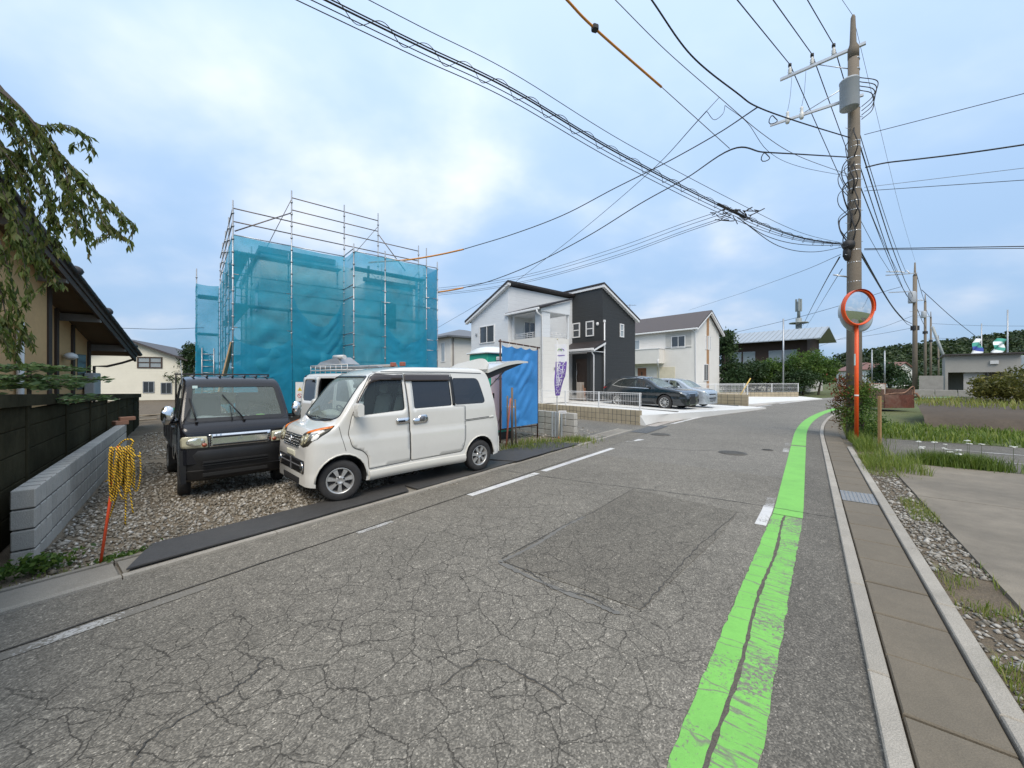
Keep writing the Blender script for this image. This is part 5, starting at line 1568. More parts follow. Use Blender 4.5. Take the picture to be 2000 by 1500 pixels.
def simple_car(name, label, body, xs, paint, org, angle, wheels, wr, rimr, half, windows, ws, rw, lamps, z0=0.0, spokes=7, roofblack=False, sw=.3):
    t_ = thing(name, label, 'car', (org[0], org[1], z0), angle)
    me = body.solid(xs, paint)
    cuts = [body.solid([x for x in xs if body.zt(x) > body._belt + .12 and x < body.x1 - .12], DARK, .05, .5)]
    for w_ in windows:
        cuts.append(prism_mesh(w_, lambda a, b: (a, -1.2, b), lambda a, b: (a, 1.2, b), TRIMBLK))
    if ws: cuts.append(prism_mesh(ws, lambda a, b: (.6, a, b), lambda a, b: (2.3, a, b), TRIMBLK))
    for cx in wheels:
        for y0, y1 in ((-1.2, -half + .28), (half - .28, 1.2)):
            cuts.append(cyl_mesh((cx, wr), wr + .06, y0, y1, WELL))
    link('body', smooth_mesh(boolean(me, cuts), 28), t_)
    for sg in (-1, 1):
        for w_ in windows:
            patch(w_, body.S(sg), .12, (), -.008, flip=sg > 0).build('side_window', GLASS_MID, t_)
        for cx in wheels:
            wheel(t_, (cx, sg * (half - .11), wr), wr, .2, rimr, sg, spokes, sw=sw)
        # mirrors
        q = MB(); blob(q, (body._mx, sg * (half + .09), body._belt + .07), (.07, .11, .07), 4.0, 6); q.build('door_mirror', paint, t_)
        for nm, poly, mt_, of in lamps:
            p2 = [(sg * a, b) for a, b in poly]
            if sg < 0: p2 = p2[::-1]
            if nm.startswith('tail'):
                patch(p2, lambda a, b: body.RE(a, b), .06, (), of, of).build(nm, mt_, t_)
            else:
                patch(p2, lambda a, b: body.FR(a, b), .05, (), of, of, flip=True).build(nm, mt_, t_)
        for q_ in body._seams:
            mb = MB(); ribbon(q_, body.S(sg), .012, .003, False, mb=mb, flip=sg > 0); mb.build('door_seam', TRIMBLK, t_)
    if ws: patch(ws, lambda a, b: body.FR(a, b), .1, (), -.006, flip=True).build('windscreen', GLASS_CLEAR, t_)
    if rw: patch(rw, lambda a, b: body.RE(a, b), .1, (), .004, .004).build('rear_window', GLASS_DARK, t_)
    for sy in (-.38, .38):
        q = MB(); q.box((body._seat, sy, .80), (.14, .5, .6), rot=Matrix.Rotation(radians(16), 3, 'Y'), bev=.06); q.box((body._seat + .1, sy, 1.2), (.1, .26, .18), bev=.05)
        q.build('seat', SEAT, t_)
    MB().bb(wheels[0], wheels[1], -half + .35, half - .35, .2, .4).build('underbody', WELL, t_)
    return t_
# black crossover
SUVP = M('dark_green_black_paint', (.010, .014, .017), .2, 0, .05, 2, coat=1.0)
sb = Body(hermite([0, .03, .10, .25, .6, 1.0, 1.25, 1.45, 1.7, 2.0, 2.3, 2.7, 3.3, 3.8, 4.1, 4.3, 4.42, 4.55, 4.62, 4.64], [.62, .74, .82, .90, .98, 1.03, 1.07, 1.16, 1.33, 1.48, 1.57, 1.615, 1.61, 1.55, 1.47, 1.36, 1.22, 1.08, .92, .80]),
          hermite([0, .3, 4.64], [.24, .22, .30]), hermite([0, .06, .18, .45, .9, 2.3, 3.8, 4.35, 4.58, 4.64], [.62, .76, .86, .91, .922, .922, .92, .88, .79, .72]),
          lin([(.2, .95), (.35, .985), (.55, 1.0), (.62, .985), (.85, 1.0), (.95, .985), (1.1, .93), (1.35, .82), (1.6, .72)]), hermite([0, 1.2, 2.0, 4.64], [.08, .10, .12, .1]), .02)
sb.x1 = 4.64; sb._belt = 1.02; sb._mx = 1.78; sb._seat = 2.55
sb._seams = [[(1.42, .40), (1.40, .8), (1.55, 1.0)], [(2.50, .32), (2.50, 1.02)], [(3.45, .62), (3.5, 1.03)], [(1.42, .36), (3.3, .36)]]
swins = [rounded([(1.68, 1.02), (2.48, 1.05), (2.48, 1.50), (2.25, 1.47), (1.95, 1.30)], .04), rounded([(2.54, 1.05), (3.40, 1.08), (3.55, 1.20), (3.35, 1.46), (2.54, 1.51)], .04), rounded([(3.50, 1.10), (3.92, 1.16), (3.62, 1.36), (3.42, 1.42)], .03)]
sxs = [0, .015, .03, .06, .10, .17, .25, .4, .6, .8, 1.0, 1.12, 1.25, 1.35, 1.45, 1.57, 1.7, 1.85, 2.0, 2.15, 2.3, 2.5, 2.7, 3.0, 3.3, 3.55, 3.8, 3.95, 4.1, 4.2, 4.3, 4.36, 4.42, 4.49, 4.55, 4.59, 4.62, 4.64]
slam = [('headlamp', [(.52, .70), (.56, .78), (.84, .86), (.86, .80), (.70, .70)], M('lamp_dark_clear', (.35, .37, .38), .12, .7), .006),
        ('fog_lamp', [(.60, .36), (.58, .50), (.72, .52), (.74, .38)], TRIMBLK, .006),
        ('tail_lamp', [(.45, .92), (.45, 1.03), (.84, 1.06), (.82, .95)], REDLENS, .006)]
PLOT_Z = 0.22
fw = G(1298, 800, PLOT_Z)
sang = atan2(-N.y, -N.x)
sorg = Vector((fw.x, fw.y)) + Vector((N.x, N.y)) * .98 + Vector((D.x, D.y)) * .82
suv = simple_car('crossover', 'black crossover with chrome window line parked beside the dark house', sb, sxs, SUVP, sorg, sang, (.95, 3.61), .355, .235, .922, swins,
                 rounded([(-.68, 1.08), (.68, 1.08), (.58, 1.52), (-.58, 1.52)], .06), rounded([(-.55, 1.15), (.55, 1.15), (.48, 1.42), (-.48, 1.42)], .05), slam, PLOT_Z, 10, sw=.17)
# spindle grille, chrome window line, lower clad
gp = [(-.26, .25), (.26, .25), (.40, .36), (.22, .55), (.36, .78), (-.36, .78), (-.22, .55), (-.40, .36)]
patch(gp, lambda a, b: sb.FR(a, b), .05, (), .008, .008, flip=True).build('grille', TRIMBLK, suv)
q = MB(); ribbon(gp, lambda a, b: sb.FR(a, b), .02, .012, mb=q, flip=True); q.build('grille_surround', CHROME, suv)
for sg in (-1, 1):
    q = MB(); ribbon([(1.62, 1.0), (2.5, 1.035), (3.42, 1.065), (3.95, 1.15), (3.62, 1.40), (3.35, 1.49), (2.5, 1.54), (2.2, 1.50)], sb.S(sg), .022, .006, False, mb=q, flip=sg > 0)
    q.build('window_trim', CHROME, suv)
    q = MB(); patch([(1.45, .235), (3.1, .26), (3.1, .38), (1.45, .36)], sb.S(sg), .1, (), .012, .012, flip=sg > 0, mb=q); q.build('sill_cladding', TRIMBLK, suv)
MB().bb(4.25, 4.48, -.55, .55, 1.44, 1.475, bev=.012).build('roof_spoiler', SUVP, suv)
# silver hatchback
HATP = M('silver_blue_paint', (.42, .46, .50), .28, .35, .04, 2, coat=.9)
hb = Body(hermite([0, .03, .10, .25, .5, .75, .9, 1.1, 1.35, 1.6, 1.9, 2.3, 2.9, 3.2, 3.38, 3.46, 3.56, 3.63, 3.65], [.60, .74, .84, .90, .96, 1.01, 1.06, 1.19, 1.35, 1.45, 1.50, 1.515, 1.48, 1.42, 1.32, 1.15, .95, .8, .7]),
          hermite([0, .3, 3.65], [.2, .19, .26]), hermite([0, .05, .15, .4, .8, 2.9, 3.4, 3.6, 3.65], [.56, .70, .77, .815, .832, .832, .81, .75, .68]),
          lin([(.2, .95), (.35, .99), (.6, 1.0), (.8, .985), (.92, .99), (1.1, .93), (1.5, .78)]), hermite([0, 1.2, 3.65], [.07, .10, .09]), .02)
hb.x1 = 3.65; hb._belt = .97; hb._mx = 1.35; hb._seat = 1.95
hb._seams = [[(1.05, .40), (1.08, .95)], [(2.02, .34), (2.02, .97)], [(2.8, .55), (2.85, 1.0)]]
hw_ = [rounded([(1.22, .985), (1.98, 1.0), (1.98, 1.41), (1.65, 1.39), (1.45, 1.25)], .04), rounded([(2.05, 1.0), (2.82, 1.04), (2.75, 1.34), (2.05, 1.41)], .04)]
hxs = [0, .015, .03, .06, .10, .17, .25, .37, .5, .62, .75, .82, .9, 1.0, 1.1, 1.22, 1.35, 1.47, 1.6, 1.75, 1.9, 2.1, 2.3, 2.6, 2.9, 3.05, 3.2, 3.3, 3.38, 3.42, 3.46, 3.51, 3.56, 3.6, 3.63, 3.65]
hlam = [('headlamp', [(.42, .70), (.44, .80), (.60, .90), (.76, .90), (.74, .80), (.62, .70)], M('lamp_clear', (.62, .66, .66), .08, .6), .006),
        ('tail_lamp', [(.62, .80), (.62, 1.0), (.78, 1.0), (.78, .8)], REDLENS, .006)]
horg = sorg + Vector((D.x, D.y)) * 2.45 + Vector((-N.x, -N.y)) * .10
hat = simple_car('hatchback', 'silver blue hatchback parked beyond the black crossover', hb, hxs, HATP, horg, sang, (.80, 3.29 - .0), .29, .19, .832, hw_,
                 rounded([(-.62, 1.05), (.62, 1.05), (.54, 1.42), (-.54, 1.42)], .06), rounded([(-.5, 1.08), (.5, 1.08), (.45, 1.34), (-.45, 1.34)], .05), hlam, PLOT_Z - .01, 8, sw=.25)
patch(rounded([(-.30, .32), (.30, .32), (.42, .52), (-.42, .52)], .03), lambda a, b: hb.FR(a, b), .05, (), .006, .006, flip=True).build('lower_grille', TRIMBLK, hat)
patch(rounded([(-.36, .66), (.36, .66), (.38, .72), (-.38, .72)], .015), lambda a, b: hb.FR(a, b), .05, (), .006, .006, flip=True).build('upper_grille', TRIMBLK, hat)
for zz in (.37, .43):
    patch([(-.50, zz), (.50, zz), (.50, zz + .018), (-.50, zz + .018)], lambda a, b: hb.FR(a, b), .06, (), .016, .010, flip=True).build('grille_bar', CHROME, hat)
# white saloon behind the hedge wall, far along the road
fc = G(1570, 768, 0.1)
far_t = copy_tree(hat); far_t.name = 'far_white_car'
far_t.location = (fc.x, fc.y + 1, .1); far_t.rotation_euler = (0, 0, radians(205))
far_t['label'] = 'white car parked at the far bend behind a low wall'
for ch in far_t.children:
    if ch.name.startswith(('body', 'door_mirror')):
        ch.data = ch.data.copy(); ch.data.materials[0] = WHITEP
# ================================================================== left: gravel, block wall, panel fence, old house
WALL0 = Vector((-4.46, 3.59)); BACK = Vector((-N.x, -N.y))
Dv = Vector((D.x, D.y)); Nv = Vector((N.x, N.y))
def in_lot(n, s0, s1, t0, t1):
    s = RNG.uniform(s0, s1, n); t_ = RNG.uniform(t0, t1, n)
    return np.array([R(a, b, 0) for a, b in zip(s, t_)])
def gravel_field(n, s0, s1, t0, t1, thr, seed, zb=-.006):
    P = in_lot(n, s0, s1, t0, t1)
    keep = np.array([mnoise.noise(Vector((p[0] * .9, p[1] * .9, seed))) > thr for p in P])
    P = P[keep]
    # keep them off the block wall and the mats
    k = np.array([(p[0] + 4.46) * D.x + (p[1] - 3.59) * D.y > .03 for p in P])
    P = P[k]; P[:, 2] = zb + RNG.uniform(0, .012, len(P))
    return P
G1 = gravel_field(9000, -2.2, 3.2, -9.5, TL - .52, -.62, 1.0)
G2 = gravel_field(9000, 0, 8.0, -8.5, TL - .60, -.40, 2.0)
G3 = gravel_field(7000, 2, 12, -13, TL - .7, -.25, 3.0)
stones('gravel', np.concatenate([G1, G2]), .0165, GRAVEL, 'pale crushed stone strewn over the building plot')
G4 = []
while len(G4) < 9000:
    p = WALL0 + BACK * random.uniform(-.3, 11) + Dv * random.uniform(.05, 4.5)
    if mnoise.noise(Vector((p.x * .8, p.y * .8, 7))) > -.25: G4.append((p.x, p.y, random.uniform(-.01, .006)))
stones('gravel', np.array(G4), .021, GRAVEL, 'earthy crushed stone behind the truck beside the block wall')
stones('gravel', G3, .026, GRAVEL, 'pale crushed stone towards the scaffold')

CMU = M('concrete_block_grey', (.43, .41, .37), .9, 0, .13, 2.2, .35, 120, dirt=.3, dirtcol=(.23, .22, .195), fleck=.10, rnd=.09)
def course_wall(name, label, start, direction, length, z0, heights, piece, thick, mat, normal, offset_rows=True, gap=.007, cat='wall', skip=None):
    t_ = thing(name, label, cat, (start.x, start.y, 0))
    cache = {}
    z = z0
    a = atan2(direction.y, direction.x)
    for ci, h in enumerate(heights):
        x = -(piece / 2 if (ci % 2 and offset_rows) else 0)
        while x < length - .01:
            x0, x1 = max(0, x), min(length, x + piece)
            if x1 - x0 > .03 and not (skip and skip(x0, ci)):
                key = (round(x1 - x0, 3), h)
                if key not in cache:
                    mb = MB(); mb.box((0, 0, 0), (key[0] - gap * 1.8, thick, h - gap), bev=.008); cache[key] = mb.mesh('block', mat)
                c = start + direction * ((x0 + x1) / 2) - normal * (thick / 2)
                link('block', cache[key], t_, (c.x - start.x + random.uniform(-.002, .002), c.y - start.y, z + h / 2), (0, 0, a))
            x += piece
        z += h
    mb = MB(); c = start + direction * (length / 2) - normal * (thick / 2)
    mb.box((c.x - start.x, c.y - start.y, (z0 + z) / 2), (length - .09, thick - .016, z - z0 - .02), a)
    mb.build('mortar', M('mortar_grey', (.10, .098, .09), .95, 0, .2, 6), t_)
    return t_
course_wall('block_wall', 'low grey concrete block wall running back beside the gravel plot', WALL0, BACK, 6.8, -.08, [.19, .19, .19, .19], .20, .15, CMU, Dv, False, .014)
# loose bricks on the far end
BRICKM = M('orange_brick', (.42, .21, .13), .9, 0, .15, 8, .3, 60)
e = WALL0 + BACK * 6.6 - Dv * .08
MB().box((e.x, e.y, .72), (.24, .14, .09), TH + .6, bev=.008).build('brick', BRICKM, label='lower orange brick on the far end of the grey block wall', cat='brick')
MB().box((e.x + .03, e.y + .12, .80), (.26, .14, .08), TH + .3, bev=.008).build('brick', BRICKM, label='upper orange brick stacked on the far end of the grey block wall', cat='brick')
# timber offcuts on the ground
TIMB = M('timber_weathered', (.30, .245, .18), .85, 0, .2, 5, .3, 30)
for i, (px_, py_, a_, lb) in enumerate(((262, 822, .3, 'pale timber plank lying nearest the end of the block wall'), (277, 815, .9, 'pale timber plank crossing the others beyond the block wall'), (285, 812, .15, 'pale timber plank farthest of the three beyond the block wall'))):
    g = G(px_, py_, .08 + .04 * i)
    MB().box((g.x, g.y, .10 + .045 * i), (1.3, .14, .035), TH + a_, bev=.004).build('plank', TIMB, label=lb, cat='plank', group='planks beyond the block wall')

# ---- dark precast panel fence behind the wall
FENC = M('stained_panel_concrete', (.036, .032, .018), .95, 0, .45, 1.4, .3, 50, spec=.05, dirt=.55, dirtcol=(.085, .075, .045))
FEN0 = Vector((-4.74, 3.42))
fe = thing('panel_fence', 'tall black stained concrete panel fence behind the block wall', 'fence', (FEN0.x, FEN0.y, 0))
def ftop(s): return 1.56 - .029 * (s + .0)
s_ = -4.2
ra = atan2(BACK.y, BACK.x)
while s_ < 12.4:
    L_ = 1.8
    c = FEN0 + BACK * s_
    mb = MB(); mb.box((c.x, c.y, ftop(s_) / 2 - .05), (.11, .07, ftop(s_) + .0), ra, bev=.01); mb.build('post', FENC, fe, world=True)
    rows = [.0, .30, .60, .90, 1.16]
    for i, z0 in enumerate(rows):
        z1 = (rows[i + 1] if i < 4 else ftop(s_ + .9) - .14)
        if z1 - z0 < .05: continue
        cc = FEN0 + BACK * (s_ + L_ / 2)
        mb = MB(); mb.box((cc.x, cc.y, (z0 + z1) / 2), (L_ - .13, .045, z1 - z0 - .012), ra, bev=.006); mb.build('panel', FENC, fe, world=True)
    a, b = FEN0 + BACK * s_, FEN0 + BACK * (s_ + L_)
    q = Dv * .075
    mb = MB(); mb.hexa([(*(a - q), ftop(s_) - .13), (*(b - q), ftop(s_ + L_) - .13), (*(b + q), ftop(s_ + L_) - .13), (*(a + q), ftop(s_) - .13)],
                       [(*(a - q), ftop(s_)), (*(b - q), ftop(s_ + L_)), (*(b + q), ftop(s_ + L_)), (*(a + q), ftop(s_))])
    mb.build('coping', FENC, fe, world=True)
    s_ += L_
# ---- old house with tiled roof
TANW = M('tan_plaster', (.56, .35, .165), .9, 0, .10, 1.2, .2, 60, dirt=.2, dirtcol=(.25, .16, .08))
DKWOOD = M('dark_brown_wood', (.055, .036, .026), .7, 0, .25, 3, .2, 30)
SOFF = M('soffit_board', (.13, .092, .062), .8, 0, .2, 3)
TILE = M('roof_tile_dark', (.045, .042, .042), .55, 0, .25, 5, .2, 40, rnd=.15)
oh = thing('old_house', 'old tan plastered house with dark tiled roof overhanging behind the panel fence', 'house', (-12.36, 12.5, 0))
hd = Vector((.50, -.866)); hn = Vector((.866, .50))        # towards the camera along the gable; out of the gable
HV = Vector((-12.36, 12.5))
def hp(k, o, z): 
    p = HV + hd * k + hn * o
    return Vector((p.x, p.y, z))
def rz_(k): return 2.62 + .376 * k
# walls: recessed part then the forward bay
def wall_slab(k0, k1, o0, o1, mat, name, zf=.06):
    mb = MB()
    mb.hexa([hp(k0, o0, 0), hp(k0, o1, 0), hp(k1, o1, 0), hp(k1, o0, 0)][::-1], [hp(k0, o0, rz_(k0) - zf), hp(k0, o1, rz_(k0) - zf), hp(k1, o1, rz_(k1) - zf), hp(k1, o0, rz_(k1) - zf)][::-1])
    return mb.build(name, mat, oh, world=True)
wall_slab(.75, 3.75, -6.0, -.75, TANW, 'wall')
wall_slab(3.75, 11.0, -6.0, -.45, TANW, 'wall')
for k in (.78, 1.75, 2.6, 3.4):
    mb = MB(); mb.hexa([hp(k, -.748, 0), hp(k, -.70, 0), hp(k + .12, -.70, 0), hp(k + .12, -.748, 0)][::-1], [hp(k, -.748, rz_(k) - .1), hp(k, -.70, rz_(k) - .1), hp(k + .12, -.70, rz_(k) - .1), hp(k + .12, -.748, rz_(k) - .1)][::-1])
    mb.build('post', DKWOOD, oh, world=True)
mb = MB(); mb.hexa([hp(3.70, -.60, 0), hp(3.70, -.42, 0), hp(3.86, -.42, 0), hp(3.86, -.60, 0)][::-1], [hp(3.70, -.60, rz_(3.7) - .1), hp(3.70, -.42, rz_(3.7) - .1), hp(3.86, -.42, rz_(3.7) - .1), hp(3.86, -.60, rz_(3.7) - .1)][::-1]); mb.build('post', DKWOOD, oh, world=True)
for k0, k1, z0, z1 in ((1.0, 1.5, 1.4, 2.4),):
    mb = MB(); mb.hexa([hp(k0, -.75, z0), hp(k0, -.735, z0), hp(k1, -.735, z0), hp(k1, -.75, z0)][::-1], [hp(k0, -.75, z1), hp(k0, -.735, z1), hp(k1, -.735, z1), hp(k1, -.75, z1)][::-1]); mb.build('window', M('window_grey', (.10, .11, .105), .2), oh, world=True)
# roof slab, soffit, boards
mb = MB()
mb.hexa([hp(-.2, -8, rz_(-.2) - .10), hp(-.2, 0, rz_(-.2) - .10), hp(13, 0, rz_(13) - .10), hp(13, -8, rz_(13) - .10)][::-1],
        [hp(-.2, -8, rz_(-.2)), hp(-.2, 0, rz_(-.2)), hp(13, 0, rz_(13)), hp(13, -8, rz_(13))][::-1])
mb.build('roof', SOFF, oh, world=True)
for o0, o1, dz0, dz1 in ((-.02, .035, -.26, -.02), (.0, .06, -.10, .05)):
    mb = MB(); mb.hexa([hp(-.25, o0, rz_(-.25) + dz0), hp(-.25, o1, rz_(-.25) + dz0), hp(13, o1, rz_(13) + dz0), hp(13, o0, rz_(13) + dz0)][::-1],
                       [hp(-.25, o0, rz_(-.25) + dz1), hp(-.25, o1, rz_(-.25) + dz1), hp(13, o1, rz_(13) + dz1), hp(13, o0, rz_(13) + dz1)][::-1])
    mb.build('bargeboard', DKWOOD, oh, world=True)
for k in (0.6, 2.4, 4.2, 6.0):
    mb = MB(); mb.hexa([hp(k, -1.0, rz_(k) - .30), hp(k, .02, rz_(k) - .30), hp(k + .12, .02, rz_(k) - .30), hp(k + .12, -1.0, rz_(k) - .30)][::-1],
                       [hp(k, -1.0, rz_(k) - .11), hp(k, .02, rz_(k) - .11), hp(k + .12, .02, rz_(k) - .11), hp(k + .12, -1.0, rz_(k) - .11)][::-1])
    mb.build('purlin', M('purlin_grey', (.17, .155, .14), .8, 0, .2), oh, world=True)
# verge tiles, each its own piece
tm = None
k = -.3; i = 0
sl = math.atan(.376); 
while k < 9:
    if tm is None:
        mb = MB(); mb.box((0, 0, 0), (.36, .22, .07), bev=.02); mb.tube([(-.17, .10, .02), (.19, .10, .03)], .055, 8); tm = mb.mesh('verge_tile', TILE)
    for o_ in (-.02, -.26):
        p = hp(k, o_, rz_(k) + .045)
        o = link('verge_tile', tm, oh, p - Vector(oh.location), (0, -sl, atan2(hd.y, hd.x)))
        o.rotation_euler = Matrix(((hd.x * cos(sl), -hd.y, -hd.x * sin(sl)), (hd.y * cos(sl), hd.x, -hd.y * sin(sl)), (sin(sl), 0, cos(sl)))).to_euler()
    k += .30; i += 1
for kk_, r_ in ((.1, .10), (2.2, .12), (4.0, .13)):
    mb = MB(); blob(mb, hp(kk_, .06, rz_(kk_) + r_), (r_, r_ * 1.1, r_ * .9), 3.0 + kk_, 6); mb.build('ridge_end_tile', TILE, oh, world=True)
# gutter with elbow, downpipes, wall lamp, meter box
mb = MB(); mb.tube([hp(-.25, .0, 2.36), hp(-.2, -.3, 2.22), hp(-.1, -.62, 2.10), hp(.70, -.66, 2.08), hp(.72, -.66, .0)], .035, 8); mb.build('downpipe', DKWOOD, oh, world=True)
mb = MB(); mb.tube([hp(5.05, -.38, 2.9), hp(5.05, -.38, 0)], .055, 8); mb.build('white_downpipe', M('white_pvc', (.62, .62, .60), .5), oh, world=True)
mb = MB(); blob(mb, hp(2.35, -.58, 2.30), (.13, .13, .10), 9.0, 8); mb.build('wall_lamp', M('lamp_globe_white', (.72, .72, .70), .4), oh, world=True)
mb = MB(); c = hp(1.0, -.60, 1.55); mb.box(c, (.45, .22, .65), atan2(hd.y, hd.x), bev=.02); mb.build('meter_box', M('meter_box_grey', (.42, .42, .40), .6), oh, world=True)
# cream house far behind
CREAMW = M('cream_siding', (.72, .69, .58), .8, 0, .05, 1.5, .1, 30, dirt=.12, dirtcol=(.45, .4, .3))
def gable_house(name, label, c, rz, w, dpt, he, hr, wall, roof, ov=.4):
    t_ = thing(name, label, 'house', c, rz)
    mb = MB(); a = w / 2
    pr = [(-a, 0), (a, 0), (a, he), (0, hr), (-a, he)]
    mb.prism(pr, lambda x, z: (x, 0, z), lambda x, z: (x, dpt, z)); mb.build('wall', wall, t_)
    for sg in (-1, 1):
        mb = MB(); sl_ = (hr - he) / a
        e0, e1 = a + ov, he - ov * sl_
        mb.hexa([(0, -ov, hr), (sg * e0, -ov, e1), (sg * e0, dpt + ov, e1), (0, dpt + ov, hr)][::sg], [(0, -ov, hr + .14), (sg * e0, -ov, e1 + .14), (sg * e0, dpt + ov, e1 + .14), (0, dpt + ov, hr + .14)][::sg])
        mb.build('roof', roof, t_)
    return t_
def win(parent, x, z, w, h, y=0.0, frame=None, glass=None, ax='x', out=-1, mull=(1, 0), fw=.05, dep=.05, name='window', frame_in=None):
    """window on a wall: ax 'x' wall runs along local x at y; 'y' wall runs along local y at x=y; out = outward sign"""
    frame = frame or WHITEM; glass = glass or WGLASS
    def bx(a0, a1, z0, z1, d0, d1, mb):
        lo, hi = sorted((y + out * d0, y + out * d1))
        if ax == 'x': mb.bb(a0, a1, lo, hi, z0, z1)
        else: mb.bb(lo, hi, a0, a1, z0, z1)
    mb = MB()
    bx(x, x + w, z, z + fw, -.02, dep, mb); bx(x, x + w, z + h - fw, z + h, -.02, dep, mb)
    bx(x, x + fw, z + fw + .001, z + h - fw - .001, -.02, dep, mb); bx(x + w - fw, x + w, z + fw + .001, z + h - fw - .001, -.02, dep, mb)
    o = mb.build(name, frame, parent)
    nx, nz = mull
    if nx or nz:
        mb = MB()
        for i in range(1, nx + 1): bx(x + w * i / (nx + 1) - fw * .4, x + w * i / (nx + 1) + fw * .4, z + fw + .002, z + h - fw - .002, 0.005, dep - .006, mb)
        for i in range(1, nz + 1): bx(x + fw + .002, x + w - fw - .002, z + h * i / (nz + 1) - fw * .4, z + h * i / (nz + 1) + fw * .4, 0.008, dep - .009, mb)
        mb.build('mullion', frame, o)
    mb = MB(); bx(x + fw * .5, x + w - fw * .5, z + fw * .5, z + h - fw * .5, .004, .012, mb)
    mb.build('pane', glass, o)
    return o
WGLASS = M('window_glass_dark', (.035, .042, .05), .08, 0, .2, 1.0, spec=.9)
WCURT = M('window_glass_curtained', (.30, .34, .36), .12, 0, .15, 2.0, spec=.8)
ROOFBR = M('roof_brown_metal', (.06, .05, .048), .5, .1, .1, 2)
ch = gable_house('cream_house', 'cream sided house with brown trim behind the old tan house', (-30.0, 30.0, 0), radians(24), 6.8, 9, 3.3, 4.7, CREAMW, ROOFBR)
win(ch, .55, 2.55, 1.55, .9, 0, DKWOOD, WCURT, mull=(1, 1), fw=.09)
win(ch, .9, .6, .7, .9, 0, STEEL, WGLASS); win(ch, 2.0, .5, .7, .9, 0, STEEL, WGLASS)
MB().bb(3.9, 6.6, -.3, 2.4, 1.9, 2.0).build('lean_to_roof', ROOFBR, ch)
MB().bb(2.9, 6.4, .02, 2.2, 0, 1.85).build('lean_to', CREAMW, ch)
MB().bb(3.3, 5.0, -.02, .03, .1, 1.5).build('garage_shutter', M('shutter_teal', (.03, .09, .10), .5), ch)
# greenery and odds behind the lot
tree('conifer', 'dark bushy conifer beside the cream house', 'tree', (-26.6, 32.0, 0), [((-26.6, 32, 1.6), (1.7, 1.7, 1.2)), ((-26.6, 32, 2.8), (1.0, 1.0, 1.0)), ((-26.8, 32, 3.8), (.45, .45, .8)), ((-25.9, 32, 3.2), (.35, .35, .8))], LEAF_DARK, 1500, .22, .35, .20, 40, .2)
tree('far_bush', 'pale green bush between the conifer and the scaffold', 'tree', (-24.5, 33.5, 0), [((-24.5, 33.5, 1.6), (1.6, 1.4, 1.2))], LEAF_OLIVE, 1800, .22, .5, .2, 40, .15)
mb = MB(); blob(mb, (-9.55, 11.2, .62), (.38, .34, .30), 21.0, 12); blob(mb, (-9.2, 11.0, .42), (.3, .3, .3), 25.0, 10)
mb.build('green_sheet', M('green_tarp', (.012, .22, .10), .5, 0, .3, 4, .5, 12), label='crumpled green plastic sheet heaped behind the black truck', cat='tarpaulin')
gf = thing('green_mesh_fence', 'dark green wire fence at the back of the plot', 'fence', (-12.5, 15.5, 0))
mb = MB()
for i in range(14):
    p = Vector((-12.0, 14.2)) + Vector((.55, .55)) * (i * .25); mb.tube([(p.x, p.y, 0), (p.x, p.y, 1.25)], .012, 4)
a = Vector((-12.0, 14.2)); b = a + Vector((.55, .55)) * 3.3
for z in (.1, .4, .7, 1.0, 1.25): mb.tube([(a.x, a.y, z), (b.x, b.y, z)], .010, 4)
mb.build('wire_panel', M('green_wire', (.02, .10, .05), .5), gf, world=True)
# ---- orange stake with striped rope
ORANGE = M('orange_plastic', (.80, .10, .035), .45, 0, .06, 6)
g = G(196, 1103)
stk = thing('marker_stake', 'thin orange plastic stake hung with yellow and black rope', 'stake', (g.x, g.y, 0))
tp = W(231, 872, 3.56)
MB().tube([g, g.lerp(tp, .5), tp], .011, 8).build('stake', ORANGE, stk, world=True)
m, t, b_, out = nt_new('striped_rope')
p_ = pos(t); wv_ = node(t, 'ShaderNodeTexWave', {'Scale': 22.0, 'Distortion': 2.5, 'Detail': 1.0, 'Vector': p_}); wv_.bands_direction = 'DIAGONAL'
t.links.new(mixrgb(t, ramp(t, wv_.outputs['Fac'], [(.50, 0), (.62, 1)]), (.72, .44, .03, 1), (.03, .025, .02, 1)), b_.inputs['Base Color']); b_.inputs['Roughness'].default_value = .8
ROPE = m
rp = MB()
random.seed(21)
for i in range(26):
    a0 = tp + Vector((random.uniform(-.05, .07), random.uniform(-.05, .05), random.uniform(-.05, .01)))
    ln = random.uniform(.22, .46); sw_x = random.uniform(.03, .11)
    b0 = a0 + Vector((random.uniform(.02, .10), random.uniform(-.04, .04), random.uniform(-.06, .0)))
    low = a0.lerp(b0, .5) + Vector((random.uniform(-.03, .03), 0, -ln))
    rp.tube(catmull([a0, a0.lerp(low, .6) + Vector((-sw_x * .3, 0, 0)), low, b0.lerp(low, .6) + Vector((sw_x * .3, 0, 0)), b0], 5), .0065, 5)
for dx, dz in ((-.14, -.80), (-.12, -.55), (.06, -.72), (-.16, -.35), (.10, -.62)):
    a0 = tp + Vector((.04, 0, -.1)); e0 = tp + Vector((dx * 1.3, random.uniform(-.05, .1), dz))
    rp.tube(catmull([a0, a0.lerp(e0, .4) + Vector((.02, 0, -.05)), e0], 6), .0065, 5)
rp.tube(catmull([tp + Vector((-.03, 0, -.02)), tp + Vector((.06, 0, .06)), tp + Vector((.14, 0, .05)), tp + Vector((.10, 0, -.05)), tp + Vector((.18, .02, -.10))], 6), .0075, 5)
rp.build('rope', ROPE, stk, world=True)
random.seed(33)
